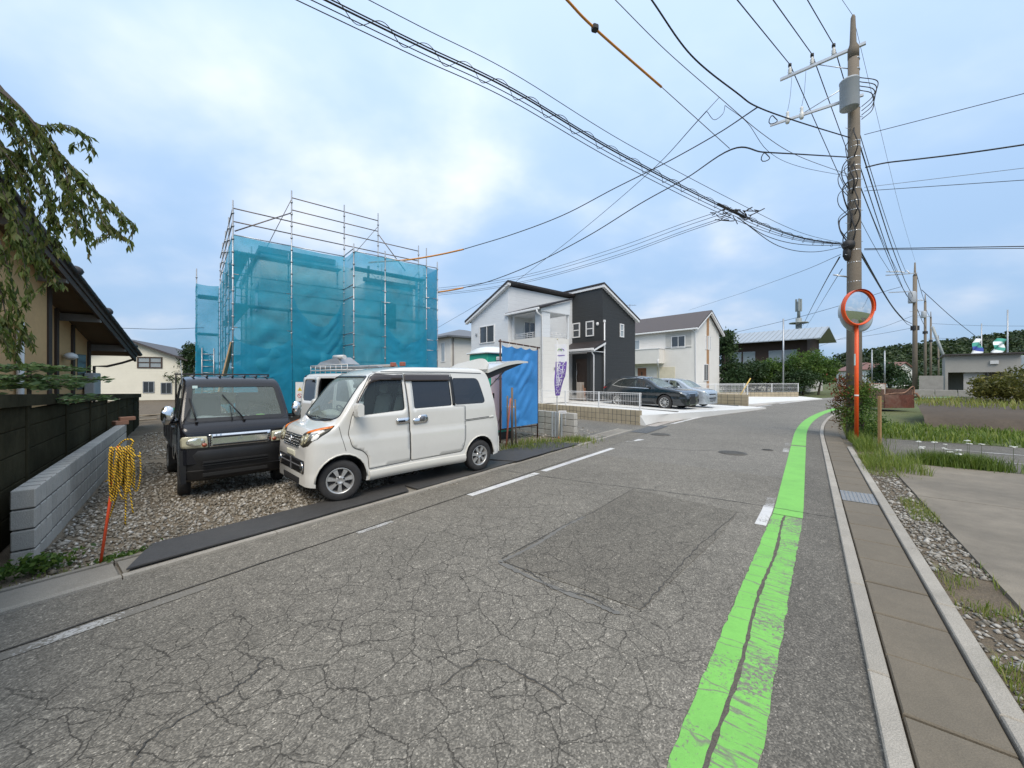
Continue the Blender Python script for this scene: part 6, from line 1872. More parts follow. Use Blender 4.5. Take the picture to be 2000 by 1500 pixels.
# weeds along the gutter
def weed(label, px_, py_, n, rad, h, mat=LEAF_GREEN, size=.05, name='weed', cat='weed', asp=.6):
    g = G(px_, py_)
    t_ = thing(name, label, cat, (g.x, g.y, 0), group=None)
    P = RNG.normal(size=(n, 3)) * np.array([rad[0], rad[1], h * .4]) * .55 + np.array([0, 0, h * .5])
    c_, s_2 = U.x, U.y
    P = np.stack([P[:, 0] * c_ - P[:, 1] * s_2, P[:, 0] * s_2 + P[:, 1] * c_, np.abs(P[:, 2])], 1)
    V, Fq = leaf_quads(P, size, asp)
    link('foliage', np_mesh('foliage', V, Fq, mat, RNG.uniform(0.1, 1, n)), t_)
    return t_
weed('leafy green weed at the foot of the block wall corner', 62, 1122, 420, (.22, .09), .16)
weed('low green weed behind the gutter by the orange stake', 236, 1092, 260, (.20, .05), .06, size=.035)
grass_tuft(np.array([R(random.uniform(-1.5, .7), TL - .53 + random.gauss(0, .04), -.005) for _ in range(260)]), .05, .006, GRASS_M, 'gutter_grass', 'short dry grass along the back of the near gutter', None, 'stuff')
# ---- weeping tree at the left edge
def px_branch(pts, Y0): return [W(x, y, Y0 + dy) for x, y, dy in pts]
ct = thing('weeping_tree', 'weeping cherry tree with drooping leafy branches at the upper left', 'tree', (-7.6, 4.7, 0))
wood = MB(); strands = []
trunk_top = Vector((-7.2, 4.6, 5.2))
wood.tube(catmull([(-7.6, 4.7, -.1), (-7.5, 4.7, 1.8), (-7.3, 4.6, 3.6), trunk_top], 5), [.16 - .006 * i for i in range(16)], 10)
Y0 = 4.3
heads = [[(-60, 150, 0), (0, 178, 0), (60, 235, -.05), (115, 300, 0), (165, 350, .05), (215, 400, .05), (262, 438, .05)],
         [(20, 205, .1), (75, 243, .1), (110, 243, .1), (140, 247, .1), (172, 266, .1)],
         [(95, 285, 0), (125, 330, 0), (140, 390, 0), (155, 450, 0)], [(140, 325, .1), (170, 372, .1), (195, 415, .1), (205, 440, 0), (240, 462, .1)],
         [(-40, 200, .2), (20, 240, .2), (70, 310, .2), (95, 380, .2), (105, 440, .2)], [(-60, 240, .3), (0, 290, .3), (45, 350, .3), (70, 430, .3), (85, 510, .3)],
         [(-70, 300, 0), (-10, 350, 0), (25, 420, 0), (45, 500, 0), (55, 590, 0)], [(-40, 330, .4), (10, 390, .4), (50, 460, .4), (90, 520, .4), (118, 560, .4)],
         [(-80, 380, .1), (-20, 430, .1), (15, 520, .1), (35, 610, .1), (45, 660, .1)], [(-50, 160, .4), (10, 210, .4), (40, 280, .4), (45, 360, .4)],
         [(-60, 480, .2), (-10, 540, .2), (12, 620, .2), (18, 690, .2)], [(-30, 190, .6), (40, 225, .6), (85, 290, .6), (120, 350, .6), (128, 410, .6)],
         [(-90, 560, -.1), (-20, 610, -.1), (5, 660, -.1)], [(60, 240, .3), (100, 300, .3), (120, 345, .3), (160, 400, .3), (168, 460, .3)],
         [(-40, 270, .5), (30, 300, .5), (80, 350, .5), (100, 420, .5), (110, 480, .5), (130, 500, .5)], [(-40, 230, .5), (10, 300, .5), (20, 400, .5), (25, 480, .5)]]
LP, LD = [], []
for hpts in heads:
    P = px_branch(hpts, Y0)
    c = catmull(P, 7)
    wood.tube(c, [.011 - .009 * i / (len(c) - 1) for i in range(len(c))], 5)
    lim = catmull([trunk_top, trunk_top.lerp(P[0], .5) + Vector((0, 0, .5)), P[0]], 5)
    wood.tube(lim, [.05 - .039 * i / (len(lim) - 1) for i in range(len(lim))], 6)
    L_ = sum((c[i + 1] - c[i]).length for i in range(len(c) - 1))
    nl = int(L_ * 125)
    for _ in range(nl):
        u = random.random() ** .9 * (len(c) - 1); i = min(int(u), len(c) - 2)
        p = c[i].lerp(c[i + 1], u - i)
        tg = (c[i + 1] - c[i]).normalized()
        dv_ = (Vector((0, 0, -.85)) + tg * .6 + Vector((random.gauss(0, .35), random.gauss(0, .35), 0))).normalized()
        LP.append(p + dv_ * .05 + Vector((random.gauss(0, .016), random.gauss(0, .03), 0))); LD.append(dv_)
    # short hanging side twigs
    for _ in range(int(L_ * 5)):
        u = random.random() * (len(c) - 1); i = min(int(u), len(c) - 2)
        p = c[i].lerp(c[i + 1], u - i)
        e_ = p + Vector((random.gauss(.03, .08), random.gauss(0, .1), -random.uniform(.12, .32)))
        wood.tube([p, p.lerp(e_, .5) + Vector((.02, 0, -.02)), e_], .0025, 4)
        for k in range(14):
            q = p.lerp(e_, random.random()); dv_ = Vector((random.gauss(.1, .3), random.gauss(0, .3), -.9)).normalized()
            LP.append(q + dv_ * .04); LD.append(dv_)
LP = np.array([tuple(p) for p in LP]); LD = np.array([tuple(p) for p in LD])
V, Fq = leaf_quads(LP, .105, .26, LD, .35)
V -= np.array([-7.6, 4.7, 0])
link('crown', np_mesh('crown', V, Fq, LEAF_CHERRY, np.clip(RNG.beta(2, 2.6, len(LP)), 0, 1)), ct)
wood.build('trunk', TWIG, ct, world=True)
# young fir behind the fence
yf = W(57, 760, 5.2)
fs_ = thing('young_fir', 'young fir with flat tiers of needles just behind the panel fence', 'tree', (yf.x, yf.y, 0))
mb = MB(); mb.tube([(0, 0, 0), (0, 0, 1.9)], .022, 6); mb.build('trunk', BARK, fs_)
LP, LD = [], []
mb = MB()
for z, L_ in ((1.86, .55), (1.72, .75), (1.62, .5), (1.45, .8)):
    for k in range(7):
        a = k * 2 * pi / 7 + z * 3
        e_ = Vector((cos(a) * L_, sin(a) * L_, z - .05 * L_))
        mb.tube([(0, 0, z), e_], .007, 4)
        for _ in range(70):
            u = random.random(); p = Vector((0, 0, z)).lerp(e_, u)
            sd_ = Vector((-sin(a), cos(a), 0)) * random.choice((-1, 1)) * random.uniform(.2, 1) + Vector((cos(a), sin(a), 0)) * .7
            w_ = .13 * (1 - u * .6)
            LP.append(p + sd_.normalized() * random.uniform(0, w_) + Vector((0, 0, random.gauss(0, .022)))); LD.append(sd_.normalized())
mb.build('branch', BARK, fs_)
V, Fq = leaf_quads(np.array([tuple(p) for p in LP]), .11, .30, np.array([tuple(p) for p in LD]), .3)
link('crown', np_mesh('crown', V, Fq, leaf_mat('fir_needle', [(.07, .12, .05), (.13, .20, .09), (.19, .26, .13)], .35), RNG.uniform(0, 1, len(LP))), fs_)
# ================================================================== scaffold with netting and the house inside
SX, SY = -9.71, 13.36
sf = thing('scaffold', 'tall tube scaffold wrapped in translucent teal netting on the gravel plot', 'scaffold', (SX, SY, 0), TH)
TUBE = M('scaffold_tube', (.40, .42, .44), .4, .7, .15, 4, dirt=.25, dirtcol=(.18, .15, .12))
TUBE_D = M('scaffold_rail_dark', (.16, .135, .12), .5, .5, .2, 4)
DECK = M('scaffold_deck', (.22, .23, .235), .55, .5, .15, 3)
def net_mat(name, col, dens):
    m, t, b, out = nt_new(name)
    p = pos(t)
    c = mixrgb(t, noise(t, 1.3, 4, .6, p), c4(col, .8), c4(col, 1.2))
    t.links.new(c, b.inputs['Base Color']); b.inputs['Roughness'].default_value = .55; b.inputs['Specular IOR Level'].default_value = .25
    tl = t.nodes.new('ShaderNodeBsdfTranslucent'); t.links.new(c, tl.inputs[0])
    m1 = t.nodes.new('ShaderNodeMixShader'); m1.inputs[0].default_value = .55
    t.links.new(b.outputs[0], m1.inputs[1]); t.links.new(tl.outputs[0], m1.inputs[2])
    tr_ = t.nodes.new('ShaderNodeBsdfTransparent'); tr_.inputs[0].default_value = (.86, .97, .98, 1)
    m2 = t.nodes.new('ShaderNodeMixShader')
    dn = ramp(t, noise(t, .9, 4, .6, p), [(.35, dens - .12), (.7, dens + .12)])
    t.links.new(dn, m2.inputs[0]); t.links.new(tr_.outputs[0], m2.inputs[1]); t.links.new(m1.outputs[0], m2.inputs[2])
    t.links.new(m2.outputs[0], out.inputs['Surface'])
    return m
NET = net_mat('teal_netting', (.047, .48, .66), .70)
NET_B = net_mat('blue_netting', (.030, .36, .57), .70)
NET_D = net_mat('teal_netting_doubled', (.044, .45, .64), .72)
POSTM = {}
def post(x, y, h, r=.0243):
    key = round(h, 2)
    if key not in POSTM:
        mb = MB(); mb.tube([(0, 0, 0), (0, 0, h)], r, 8); mb.tube([(0, 0, h - .25), (0, 0, h)], r * .75, 8)
        z = .25
        while z < h - .1:
            mb.tube([(0, 0, z), (0, 0, z + .05)], r * 1.75, 8); z += .45
        mb.bb(-.07, .07, -.07, .07, 0, .012)
        POSTM[key] = mb.mesh('upright', TUBE)
    return link('upright', POSTM[key], sf, (x, y, 0))
def rail(a, b, mat=TUBE_D, r=.0213):
    mb = MB(); mb.tube([a, b], r, 6); return mb.build('rail', mat, sf)
for x, h in ((0, 7.92), (1.8, 8.82), (3.7, 8.83), (5.1, 8.87), (7.0, 7.9)): post(x, 0, h)
for y in (1.8, 3.6, 5.4, 7.2): post(0, y, 7.9 if y < 6 else 7.4)
for x, h in ((3.68, 6.9), (4.91, 6.88), (6.75, 7.4), (7.28, 6.9)): post(x, -1.26, h)
for x, y, h in ((.6, .6, 6.6), (1.8, .6, 6.6), (3.6, .6, 6.6), (.6, 2.4, 6.6), (.6, 4.2, 6.6), (7.28, 0, 6.9), (7.28, 1.8, 6.9), (5.0, -.66, 6.5), (6.7, -.66, 6.5), (-.9, 7.4, 7.0), (-.9, 8.6, 6.4), (0, 8.6, 6.4)): post(x, y, h)
for z in (7.18, 7.64):
    for a, b in ((0, 1.8), (1.8, 3.7), (3.7, 5.1), (5.1, 7.0)): rail((a, 0, z), (b, 0, z))
    for a, b in ((0, 1.8), (1.8, 3.6), (3.6, 5.4), (5.4, 7.2)): rail((0, a, z), (0, b, z))
for z in (8.09, 8.55):
    for a, b in ((1.8, 3.7), (3.7, 5.1)): rail((a, 0, z), (b, 0, z))
rail((.05, 0, 6.85), (1.8, 0, 7.98)); rail((5.1, 0, 7.98), (6.35, 0, 6.6)); rail((1.8, .02, 8.5), (1.1, 1.4, 6.7), r=.012); rail((5.1, .02, 8.3), (4.1, .9, 6.8), r=.012)
for z in (6.72, 5.35, 4.9, 3.5, 3.05, 1.7):
    for a, b in ((0, 1.8), (1.8, 3.68)): rail((a, 0, z), (b, 0, z), TUBE)
    for a, b in ((3.68, 4.91), (4.91, 6.75), (6.75, 7.28)): rail((a, -1.26, z - .1), (b, -1.26, z - .1), TUBE)
    for a, b in ((0, 1.8), (1.8, 3.6), (3.6, 5.4), (5.4, 7.2)): rail((0, a, z), (0, b, z), TUBE)
    rail((3.68, -1.26, z), (3.68, 0, z), TUBE)
rail((4.95, -.66, 1.5), (6.7, -.66, 4.2), TUBE, .015); rail((4.95, -.66, 4.3), (6.7, -.66, 6.5), TUBE, .015)
for z in (2.5, 4.3, 6.15):
    for x0, x1, y in ((.03, 1.79, .30), (1.81, 3.6, .30)):
        MB().bb(x0, x1, y - .25, y + .25, z, z + .045).build('deck_board', DECK, sf)
    for x0, x1 in ((3.72, 4.89), (4.93, 6.72)):
        MB().bb(x0, x1, -1.22, -.74, z - .15, z - .105).build('deck_board', DECK, sf)
    for y0, y1 in ((.62, 1.79), (1.81, 3.59), (3.61, 5.39), (5.41, 7.19)):
        MB().bb(.05, .52, y0, y1, z, z + .045).build('deck_board', DECK, sf)
    MB().bb(-.85, -.05, 7.45, 8.55, z - .4, z - .36).build('deck_board', DECK, sf)
# netting sheet by sheet
def net(x0, y0, x1, y1, z0, z1, mat=NET, seed=0.0, amp=.05, nx=22, nz=64, drape=0.0):
    a, b = Vector((x0, y0)), Vector((x1, y1)); tg = (b - a).normalized(); nn = Vector((tg.y, -tg.x)); L_ = (b - a).length
    def f(u, v):
        p = a.lerp(b, u)
        w_ = sin(pi * u) ** .7
        lowk = .35 + .9 * (1 - v)
        q = amp * lowk * w_ * (1.2 * mnoise.noise(Vector((u * L_ * .8 + seed, v * (z1 - z0) * 1.0 - u * .8, seed))) + .5 * mnoise.noise(Vector((u * L_ * 2.2 - v * 3.1 + seed, v * (z1 - z0) * 2.1, seed + 4)))
                 + .45 * mnoise.noise(Vector((u * L_ * 1.3 + v * (z1 - z0) * 1.4, seed, v * 3.0))))
        sag = -drape * v * (sin(pi * u) ** .8 + .25 * mnoise.noise(Vector((u * 4, seed, 0)))) - .05 * w_ * (abs(sin(v * pi * 3.5)) if v > .9 else 0)
        q = abs(q) * 1.1 - .03
        return Vector((p.x + nn.x * q, p.y + nn.y * q, z0 + (z1 - z0) * v + sag))
    mb = MB(); mb.grid(nx, nz, f)
    return mb.build('net_sheet', mat, sf)
net(0.0, -.045, 1.8, -.045, .45, 6.72, NET, 1.0, .17)
net(1.8, -.045, 3.68, -.045, .45, 6.70, NET, 5.0, .21)
net(3.66, 0.0, 3.66, -1.28, .45, 6.65, NET, 9.0, .05, 12)
net(3.68, -1.305, 4.91, -1.305, .5, 6.62, NET, 13.0, .13)
net(4.91, -1.305, 6.75, -1.305, .5, 6.62, NET, 17.0, .18)
net(6.75, -1.305, 7.30, -1.305, .5, 6.58, NET_B, 21.0, .03, 8)
net(7.32, -1.28, 7.32, 1.9, .5, 6.6, NET_B, 24.0, .06)
for i, y in enumerate((0, 1.8, 3.6, 5.4)):
    net(-.045, y + 1.8, -.045, y, .45, 6.7 - (.12 * i), NET_D, 30.0 + 4 * i, .07, 18)
net(-.05, 7.35, -.93, 7.35, .6, 6.28, NET_D, 60.0, .05, 10)
net(-.95, 8.7, -.95, 7.35, .6, 6.25, NET_D, 64.0, .05, 10)
# lower doubled bands where the sheets overlap
net(.02, -.12, 1.79, -.12, .42, 3.2, NET_D, 71.0, .16, drape=.35); net(1.81, -.12, 3.6, -.12, .42, 4.9, NET_D, 75.0, .22, drape=1.1)
net(.02, -.17, 1.79, -.17, .42, 2.3, NET_D, 73.0, .12, drape=.5); net(3.70, -1.36, 4.90, -1.36, .5, 2.4, NET_D, 77.0, .10, drape=.4)
net(4.93, -1.36, 6.74, -1.36, 1.95, 3.9, NET_D, 79.0, .12, 20, 40, drape=.7)
# dark kick sheet along the foot
MB().bb(.0, 3.68, -.03, .02, .02, .42).build('kick_board', M('dark_skirt', (.03, .028, .026), .9), sf)
MB().bb(4.95, 6.75, -1.40, -1.36, 1.85, 1.97).build('rolled_net', TRIMBLK, sf)
# ladder inside the left corner
for xx in (.12, .48):
    MB().tube([(xx, 1.0, 4.3), (xx + .05, .72, 6.4)], .02, 5).build('ladder_rail', DECK, sf)
for i in range(7):
    MB().tube([(.12, .98 - .035 * i, 4.5 + .28 * i), (.50, .98 - .035 * i, 4.5 + .28 * i)], .016, 5).build('ladder_rung', DECK, sf)
for xx in (-.70, -.25):
    MB().tube([(xx, 7.30, .3), (xx, 7.30, 3.2)], .025, 6).build('ladder_rail', TUBE, sf)
for i in range(9):
    MB().tube([(-.70, 7.30, .5 + .3 * i), (-.25, 7.30, .5 + .3 * i)], .018, 6).build('ladder_rung', TUBE, sf)
# propping plank
mb = MB(); a = Vector((-.55, .6, .1)); b = Vector((.0, .25, 3.0)); 
mb.box(a.lerp(b, .5), ((b - a).length, .20, .045), rot=(b - a).to_track_quat('X', 'Z').to_matrix())
mb.build('plank', M('pine_plank', (.48, .33, .19), .8, 0, .12, 6), sf)
# the house being built, in white wrap
hc = thing('house_under_construction', 'unfinished flat topped house in white wrap inside the scaffold', 'house', (SX, SY, 0), TH)
WRAP = M('house_wrap_white', (.74, .76, .75), .7, 0, .05, 1.5, .1, 20)
MB().bb(.95, 8.4, .95, 8.2, .0, 6.55).build('wall', WRAP, hc)
MB().bb(4.45, 6.55, -.35, .94, .0, 5.75).build('bay_wall', WRAP, hc)
MB().bb(.85, 3.6, .84, .98, 6.55, 6.76).build('roof_edge', M('roof_edge_dark', (.09, .095, .10), .6), hc)
MB().bb(.84, .99, .99, 8.3, 6.55, 6.70).build('roof_edge', M('roof_edge_dark', (.09, .095, .10), .6), hc)
MB().bb(4.35, 6.65, -.45, -.30, 5.75, 5.9).build('bay_roof_edge', M('roof_edge_dark', (.09, .095, .10), .6), hc)
def dark_open(x0, x1, y0, y1, z0, z1): MB().bb(x0, x1, y0, y1, z0, z1).build('window_opening', WGLASS, hc)
dark_open(.93, .96, 1.7, 2.6, 4.5, 5.6); dark_open(5.05, 5.75, -.37, -.34, 3.9, 4.95); dark_open(1.6, 3.0, .93, .96, 1.0, 2.9); dark_open(.93, .96, 4.4, 5.3, 4.5, 5.6)
# meter pole with coiled cable on the bay roof
mp_ = MB(); mp_.tube([(4.6, -.2, 5.7), (4.62, -.2, 6.45)], .05, 8); mp_.tube([(4.35, -.2, 6.3), (4.95, -.2, 6.2)], .025, 6); mp_.tube(catmull([(4.65, -.2, 6.2), (4.9, -.22, 6.0), (4.85, -.2, 5.75), (4.7, -.2, 5.8)], 6), .012, 5)
mp_.build('service_mast', M('mast_dark', (.05, .05, .05), .6), hc)
# safety sign tied to the net
sg_ = G(568, 830)
def sfw(x, y, z): 
    return Vector((SX + D.x * x - N.x * y, SY + D.y * x - N.y * y, z))
ss = thing('safety_sign', 'white site safety sheet with yellow triangle and green red boxes on the net', 'sign', tuple(sfw(1.9, -.16, 0)), TH)
MB().bb(.0, .62, -.012, .0, .60, 1.58).build('sheet', M('sign_white', (.72, .72, .70), .7), ss)
SGN, SRD, SYL, SBK = M('sign_green', (.02, .24, .06), .6), M('sign_red', (.50, .02, .03), .6), M('sign_yellow', (.72, .50, .02), .6), M('sign_black', (.02, .02, .02), .6)
for z0, m_ in ((1.24, SGN), (.98, SRD), (.72, SGN)): MB().bb(.25, .58, -.017, -.0125, z0, z0 + .17).build('colour_box', m_, ss)
MB().bb(.04, .58, -.017, -.0125, .625, .70).build('colour_box', SGN, ss)
mb = MB(); mb.prism([(.06, 1.25), (.22, 1.25), (.14, 1.39)], lambda x, z: (x, -.016, z), lambda x, z: (x, -.0125, z)); mb.build('triangle', SYL, ss)
mb = MB(); mb.bb(.133, .147, -.019, -.0165, 1.285, 1.34); mb.bb(.133, .147, -.019, -.0165, 1.263, 1.275); mb.build('exclamation_mark', SBK, ss)
mb = MB(); mb.tube([(.14 + .07 * cos(a), -.016, 1.065 + .07 * sin(a)) for a in np.linspace(0, 2 * pi, 25)], .009, 4); mb.tube([(.09, -.018, 1.115), (.19, -.018, 1.015)], .009, 4); mb.build('prohibition_ring', SRD, ss)
mb = MB(); blob(mb, (.14, -.018, .83), (.045, .008, .035), 2.0, 6); blob(mb, (.15, -.018, .77), (.06, .008, .04), 5.0, 6); mb.build('figure_mark', M('sign_grey', (.12, .12, .13), .6), ss)

# ================================================================== toilet, blue sheet, flag, stakes
tl_ = thing('portable_toilet', 'portable site toilet with white roof and green frame beside the blue sheet', 'toilet', (-.62, 11.15, .16), TH)
GRN = M('toilet_green', (.03, .38, .26), .5, 0, .06, 4); MAU = M('toilet_door_mauve', (.50, .42, .46), .55, 0, .06, 4)
MB().bb(-.45, .45, -.45, .45, .02, 2.25, bev=.03).build('cabin', GRN, tl_)
do = MB().bb(-.33, .40, -.475, -.451, .10, 2.0, bev=.01).build('door', MAU, tl_)
q = MB(); q.tube([(-.20, -.485, 1.55), (.1, -.485, 1.57), (.2, -.485, 1.2)], .012, 5); q.tube([(-.1, -.485, .3), (.18, -.485, 1.1)], .010, 5); q.build('door_rib', M('door_rib', (.30, .25, .28), .5), do)
MB().bb(-.30, -.24, -.50, -.476, 1.0, 1.15, bev=.01).build('door_handle', DARK, do)
q = MB(); q.grid(12, 10, lambda a, b: Vector((-.50 + 1.0 * a, -.52 + 1.02 * b, 2.26 + .22 * (sin(pi * a) ** .35) * (sin(pi * b) ** .4))))
q.bb(-.51, .51, -.53, .51, 2.24, 2.29, bev=.015); q.build('roof', WHITEP, tl_)
MB().bb(-.18, .12, -.52, -.475, 2.04, 2.16, bev=.03).build('lamp', WHITEM, tl_)
MB().bb(-.47, .47, -.47, .47, -.16, .04).build('base', DARK, tl_)
bs = thing('blue_sheet_screen', 'bright blue plastic sheet laced to a rusty tube frame by the plot edge', 'screen', (-.313, 10.2, 0), TH)
RUST = M('rusty_tube', (.085, .045, .035), .8, .2, .3, 8, .2, 50)
for xx, z in ((0, 2.75), (1.37, 2.62)):
    MB().tube([(xx, 0, 0.0), (xx, 0, z)], .022, 8).build('frame_post', RUST, bs)
MB().tube([(-.05, 0, 2.70), (1.46, 0, 2.60)], .022, 8).build('frame_rail', RUST, bs)
MB().tube([(0, 0, .36), (1.37, 0, .36)], .018, 8).build('frame_rail', RUST, bs)
BLUE = M('blue_tarp', (.045, .235, .56), .42, 0, .12, 1.5, .15, 30)
def bsf(u, v):
    z = .40 + 2.20 * v - .06 * u * v + (.05 * (1 - v) * (u - .5))
    q = .13 * sin(pi * u) * (mnoise.noise(Vector((u * 2.4 + v * 2.0, v * 2.2, 3.0))) + .55 * mnoise.noise(Vector((u * 6 - v * 5.5, v * 4, 8.0))))
    q += .035 * max(0, v - .72) / .28 * abs(sin(u * pi * 3.0)) * 1.0
    z += -.05 * max(0, v - .9) / .1 * abs(sin(u * pi * 4))
    return Vector((.03 + 1.31 * u, -.035 - abs(q) * .8 + q * .3, z))
q = MB(); q.grid(40, 60, bsf); q.build('sheet', BLUE, bs)
q = MB()
for i in range(6):
    q.tube([(.05 + i * .25, -.02, 2.60 - .015 * i), (.05 + i * .25, -.02, 2.70 - .015 * i)], .006, 4)
q.build('lacing', WHITEM, bs)
# grey block wall stub beside the sheet
gw_end = G(1122, 856)
course_wall('grey_wall_stub', 'grey concrete block wall stub behind the blue sheet and flag', Vector((gw_end.x, gw_end.y)), -Nv, 3.4, -.05, [.19, .19, .19, .19], .60, .15, CMU, -Dv, False, .014)
# stakes leaning by the sheet
def stake_obj(label, base, top, r, mat, name='stake'):
    MB().tube([base, top], r, 7).build(name, mat, label=label, cat='stake', group='stakes beside the blue sheet')
OLDW = M('old_stake_wood', (.16, .125, .095), .9, 0, .3, 8, .4, 40)
a = G(988, 876); stake_obj('faded red stake leaning before the blue sheet', a, W(997, 778, a.y - .05), .022, M('faded_red_stake', (.50, .16, .11), .7, 0, .15, 6))
a = G(1000, 872); stake_obj('tallest brown wooden stake before the blue sheet', a, W(1000, 757, a.y), .030, OLDW)
a = G(991, 868); stake_obj('shorter brown stake left of the tallest one before the blue sheet', a, W(991, 773, a.y), .022, OLDW)
a = G(1008, 870); stake_obj('stubby wooden stake right of the tallest one before the blue sheet', a, W(1006, 780, a.y), .022, OLDW)
a = G(1000, 866); MB().tube([W(989, 794, a.y - .05), W(1005, 794, a.y - .05), W(1006, 796, a.y + .05), W(990, 796, a.y + .05)], .012, 5).build('tied_rope', WHITEM, label='white cord tying the wooden stakes together', cat='rope')
# banner flag on its pole
a = G(1088, 855); fl_ = thing('banner_flag', 'tall white and purple vertical banner with Japanese lettering by the driveway', 'banner', (a.x, a.y, 0))
MB().tube([(0, 0, 0), (0, 0, 2.85)], .013, 8).build('pole', WHITEM, fl_)
q = MB(); q.tube([(0, 0, 2.83), (.02, 0, 2.86)], .022, 8); q.build('pole_cap', M('cap_cream', (.6, .55, .4), .5), fl_)
PURP = M('banner_purple', (.16, .085, .36), .7, 0, .06, 6); BWHT = M('banner_white', (.72, .72, .74), .7, 0, .05, 6)
def ban(u, v, off=0.0):
    # v from top 0 to bottom 1; the cloth narrows and twists towards the foot
    w_ = .33 * (1 - .15 * v - (.45 * max(0, v - .62) / .38))
    x = -.07 + w_ * u + .03 * sin(v * 5) + .16 * max(0, v - .7)
    y = -.03 + .05 * sin(u * 4 + v * 3.5) - off
    return Vector((x, y, 2.70 - 1.48 * v))
q = MB(); q.grid(10, 10, lambda a_, b_: ban(a_, b_ * .34)); q.build('banner_top', BWHT, fl_)
q = MB(); q.grid(10, 28, lambda a_, b_: ban(a_, .34 + b_ * .66)); q.build('banner_cloth', PURP, fl_)
for i, chh in enumerate('好評販売'):
    me = text_mesh(chh, .29)
    cv = [ban(.5 + (v.co.x / .33) * .92, .43 + i * .152 - v.co.y / 1.48, .008) for v in me.vertices]
    for v, p in zip(me.vertices, cv): v.co = p
    me.materials.clear(); me.materials.append(BWHT)
    link('lettering', me, fl_)
for r_, m_, du in ((.055, M('logo_green', (.25, .50, .12), .6), -.03), (.055, M('logo_purple', (.22, .12, .42), .6), .03)):
    q = MB(); pl = [ban(.5 + (du + r_ * cos(a_)) / .33, .13 - r_ * 1.1 * sin(a_) / 1.48, .007) for a_ in np.linspace(0, pi, 12)]
    q.tube(pl, .010, 4); q.build('logo_arc', m_, fl_)
q = MB(); q.add([ban(.2, .21, .006), ban(.8, .21, .006), ban(.8, .225, .006), ban(.2, .225, .006)], [(0, 1, 2, 3)]); q.build('logo_bar', M('logo_purple', (.22, .12, .42), .6), fl_)
# grey tubes standing at the wall end, with a small white plate
for i, (px_, lab) in enumerate(((1079, 'pale grey channel post, leftmost beside the banner foot'), (1085, 'pale grey channel post, second beside the banner foot'), (1091, 'pale grey channel post, third beside the banner foot'), (1097, 'pale grey channel post, rightmost beside the banner foot'))):
    a = G(px_, 853)
    MB().box((a.x, a.y, .36), (.055, .04, .74), TH + .2, bev=.004).build('channel_post', M('pale_steel', (.46, .50, .52), .45, .4, .1, 5), label=lab, cat='post', group='channel posts by the banner')
a = G(1091, 857); ps = thing('small_sign_post', 'white stick with a small white plate at the foot of the banner', 'sign', (a.x, a.y, 0))
MB().tube([(0, 0, 0), (.03, 0, .78)], .014, 6).build('stick', M('cream_stick', (.62, .55, .42), .6), ps)
MB().tube([(0, 0, 0), (0, 0, .06)], .016, 6).build('stick_foot', ORANGE, ps)
MB().bb(.0, .22, -.012, .0, .72, .80).build('plate', BWHT, ps)
MB().bb(.02, .20, -.015, -.0125, .752, .768).build('plate_line', M('ink_grey', (.2, .2, .24), .6), ps)
MB().tube([(.02, 0, .36), (.20, 0, .36), (.20, 0, .70)], .006, 4).build('wire_stay', STEEL, ps)
# tufts round the driveway corner
def strewn(n, cx, cy, rx, ry, z=0.0):
    return np.stack([RNG.normal(cx, rx, n), RNG.normal(cy, ry, n), np.full(n, z)], 1)
a = G(1060, 868); b2 = G(1135, 862); cgr = G(1020, 878)
P = np.concatenate([strewn(700, a.x, a.y, .45, .28), strewn(500, b2.x - .1, b2.y, .25, .18), strewn(500, cgr.x, cgr.y, .4, .2)])
grass_tuft(P, .16, .012, GRASS_M, 'corner_grass', 'rough grass growing round the banner and the stakes', None, 'stuff')
gs = G(1030, 876); MB().box((gs.x, gs.y, .03), (.8, .03, .02), TH + .1).build('green_strip', M('green_tape', (.05, .5, .2), .6), label='thin green plastic strip lying in the grass', cat='strip')
stones('gravel', np.concatenate([strewn(160, -.2, 9.2, .25, .12), strewn(160, .6, 9.6, .5, .15)]) * np.array([1, 1, 0]) + np.array([0, 0, .005]), .025, GRAVEL, 'pale crushed stone by the stakes')
# ================================================================== neighbouring houses
WHITEW = M('white_siding_blue', (.66, .68, .70), .75, 0, .04, 1.2, .25, 45, dirt=.08, dirtcol=(.5, .5, .5))
WARMW = M('warm_white_siding', (.68, .66, .62), .75, 0, .04, 1.2, .25, 45, dirt=.08, dirtcol=(.5, .48, .42))
BLACKW = M('charcoal_siding', (.030, .033, .035), .7, 0, .08, 1.2, .2, 45)
ROOFD = M('roof_dark_brown', (.030, .024, .024), .55, 0, .15, 2)
FASC = M('white_fascia', (.74, .74, .74), .5, 0, .03, 2)
LZ = .42
def siding(m, per, k=.35):
    t_ = m.node_tree; b_ = next(n_ for n_ in t_.nodes if n_.type == 'BSDF_PRINCIPLED')
    sx_ = node(t_, 'ShaderNodeSeparateXYZ', {0: pos(t_)})
    fr_ = mathn(t_, 'FRACT', mathn(t_, 'DIVIDE', sx_.outputs['Z'], per))
    old = b_.inputs['Normal'].links[0].from_node
    bp_ = node(t_, 'ShaderNodeBump', {'Strength': k, 'Distance': .02, 'Height': ramp(t_, fr_, [(0, 0), (.05, 1), (.9, .8), (1, 0)]), 'Normal': old.outputs[0]})
    t_.links.new(bp_.outputs[0], b_.inputs['Normal'])
for m_ in (WHITEW, WARMW, BLACKW, CREAMW): siding(m_, .455 / 2)
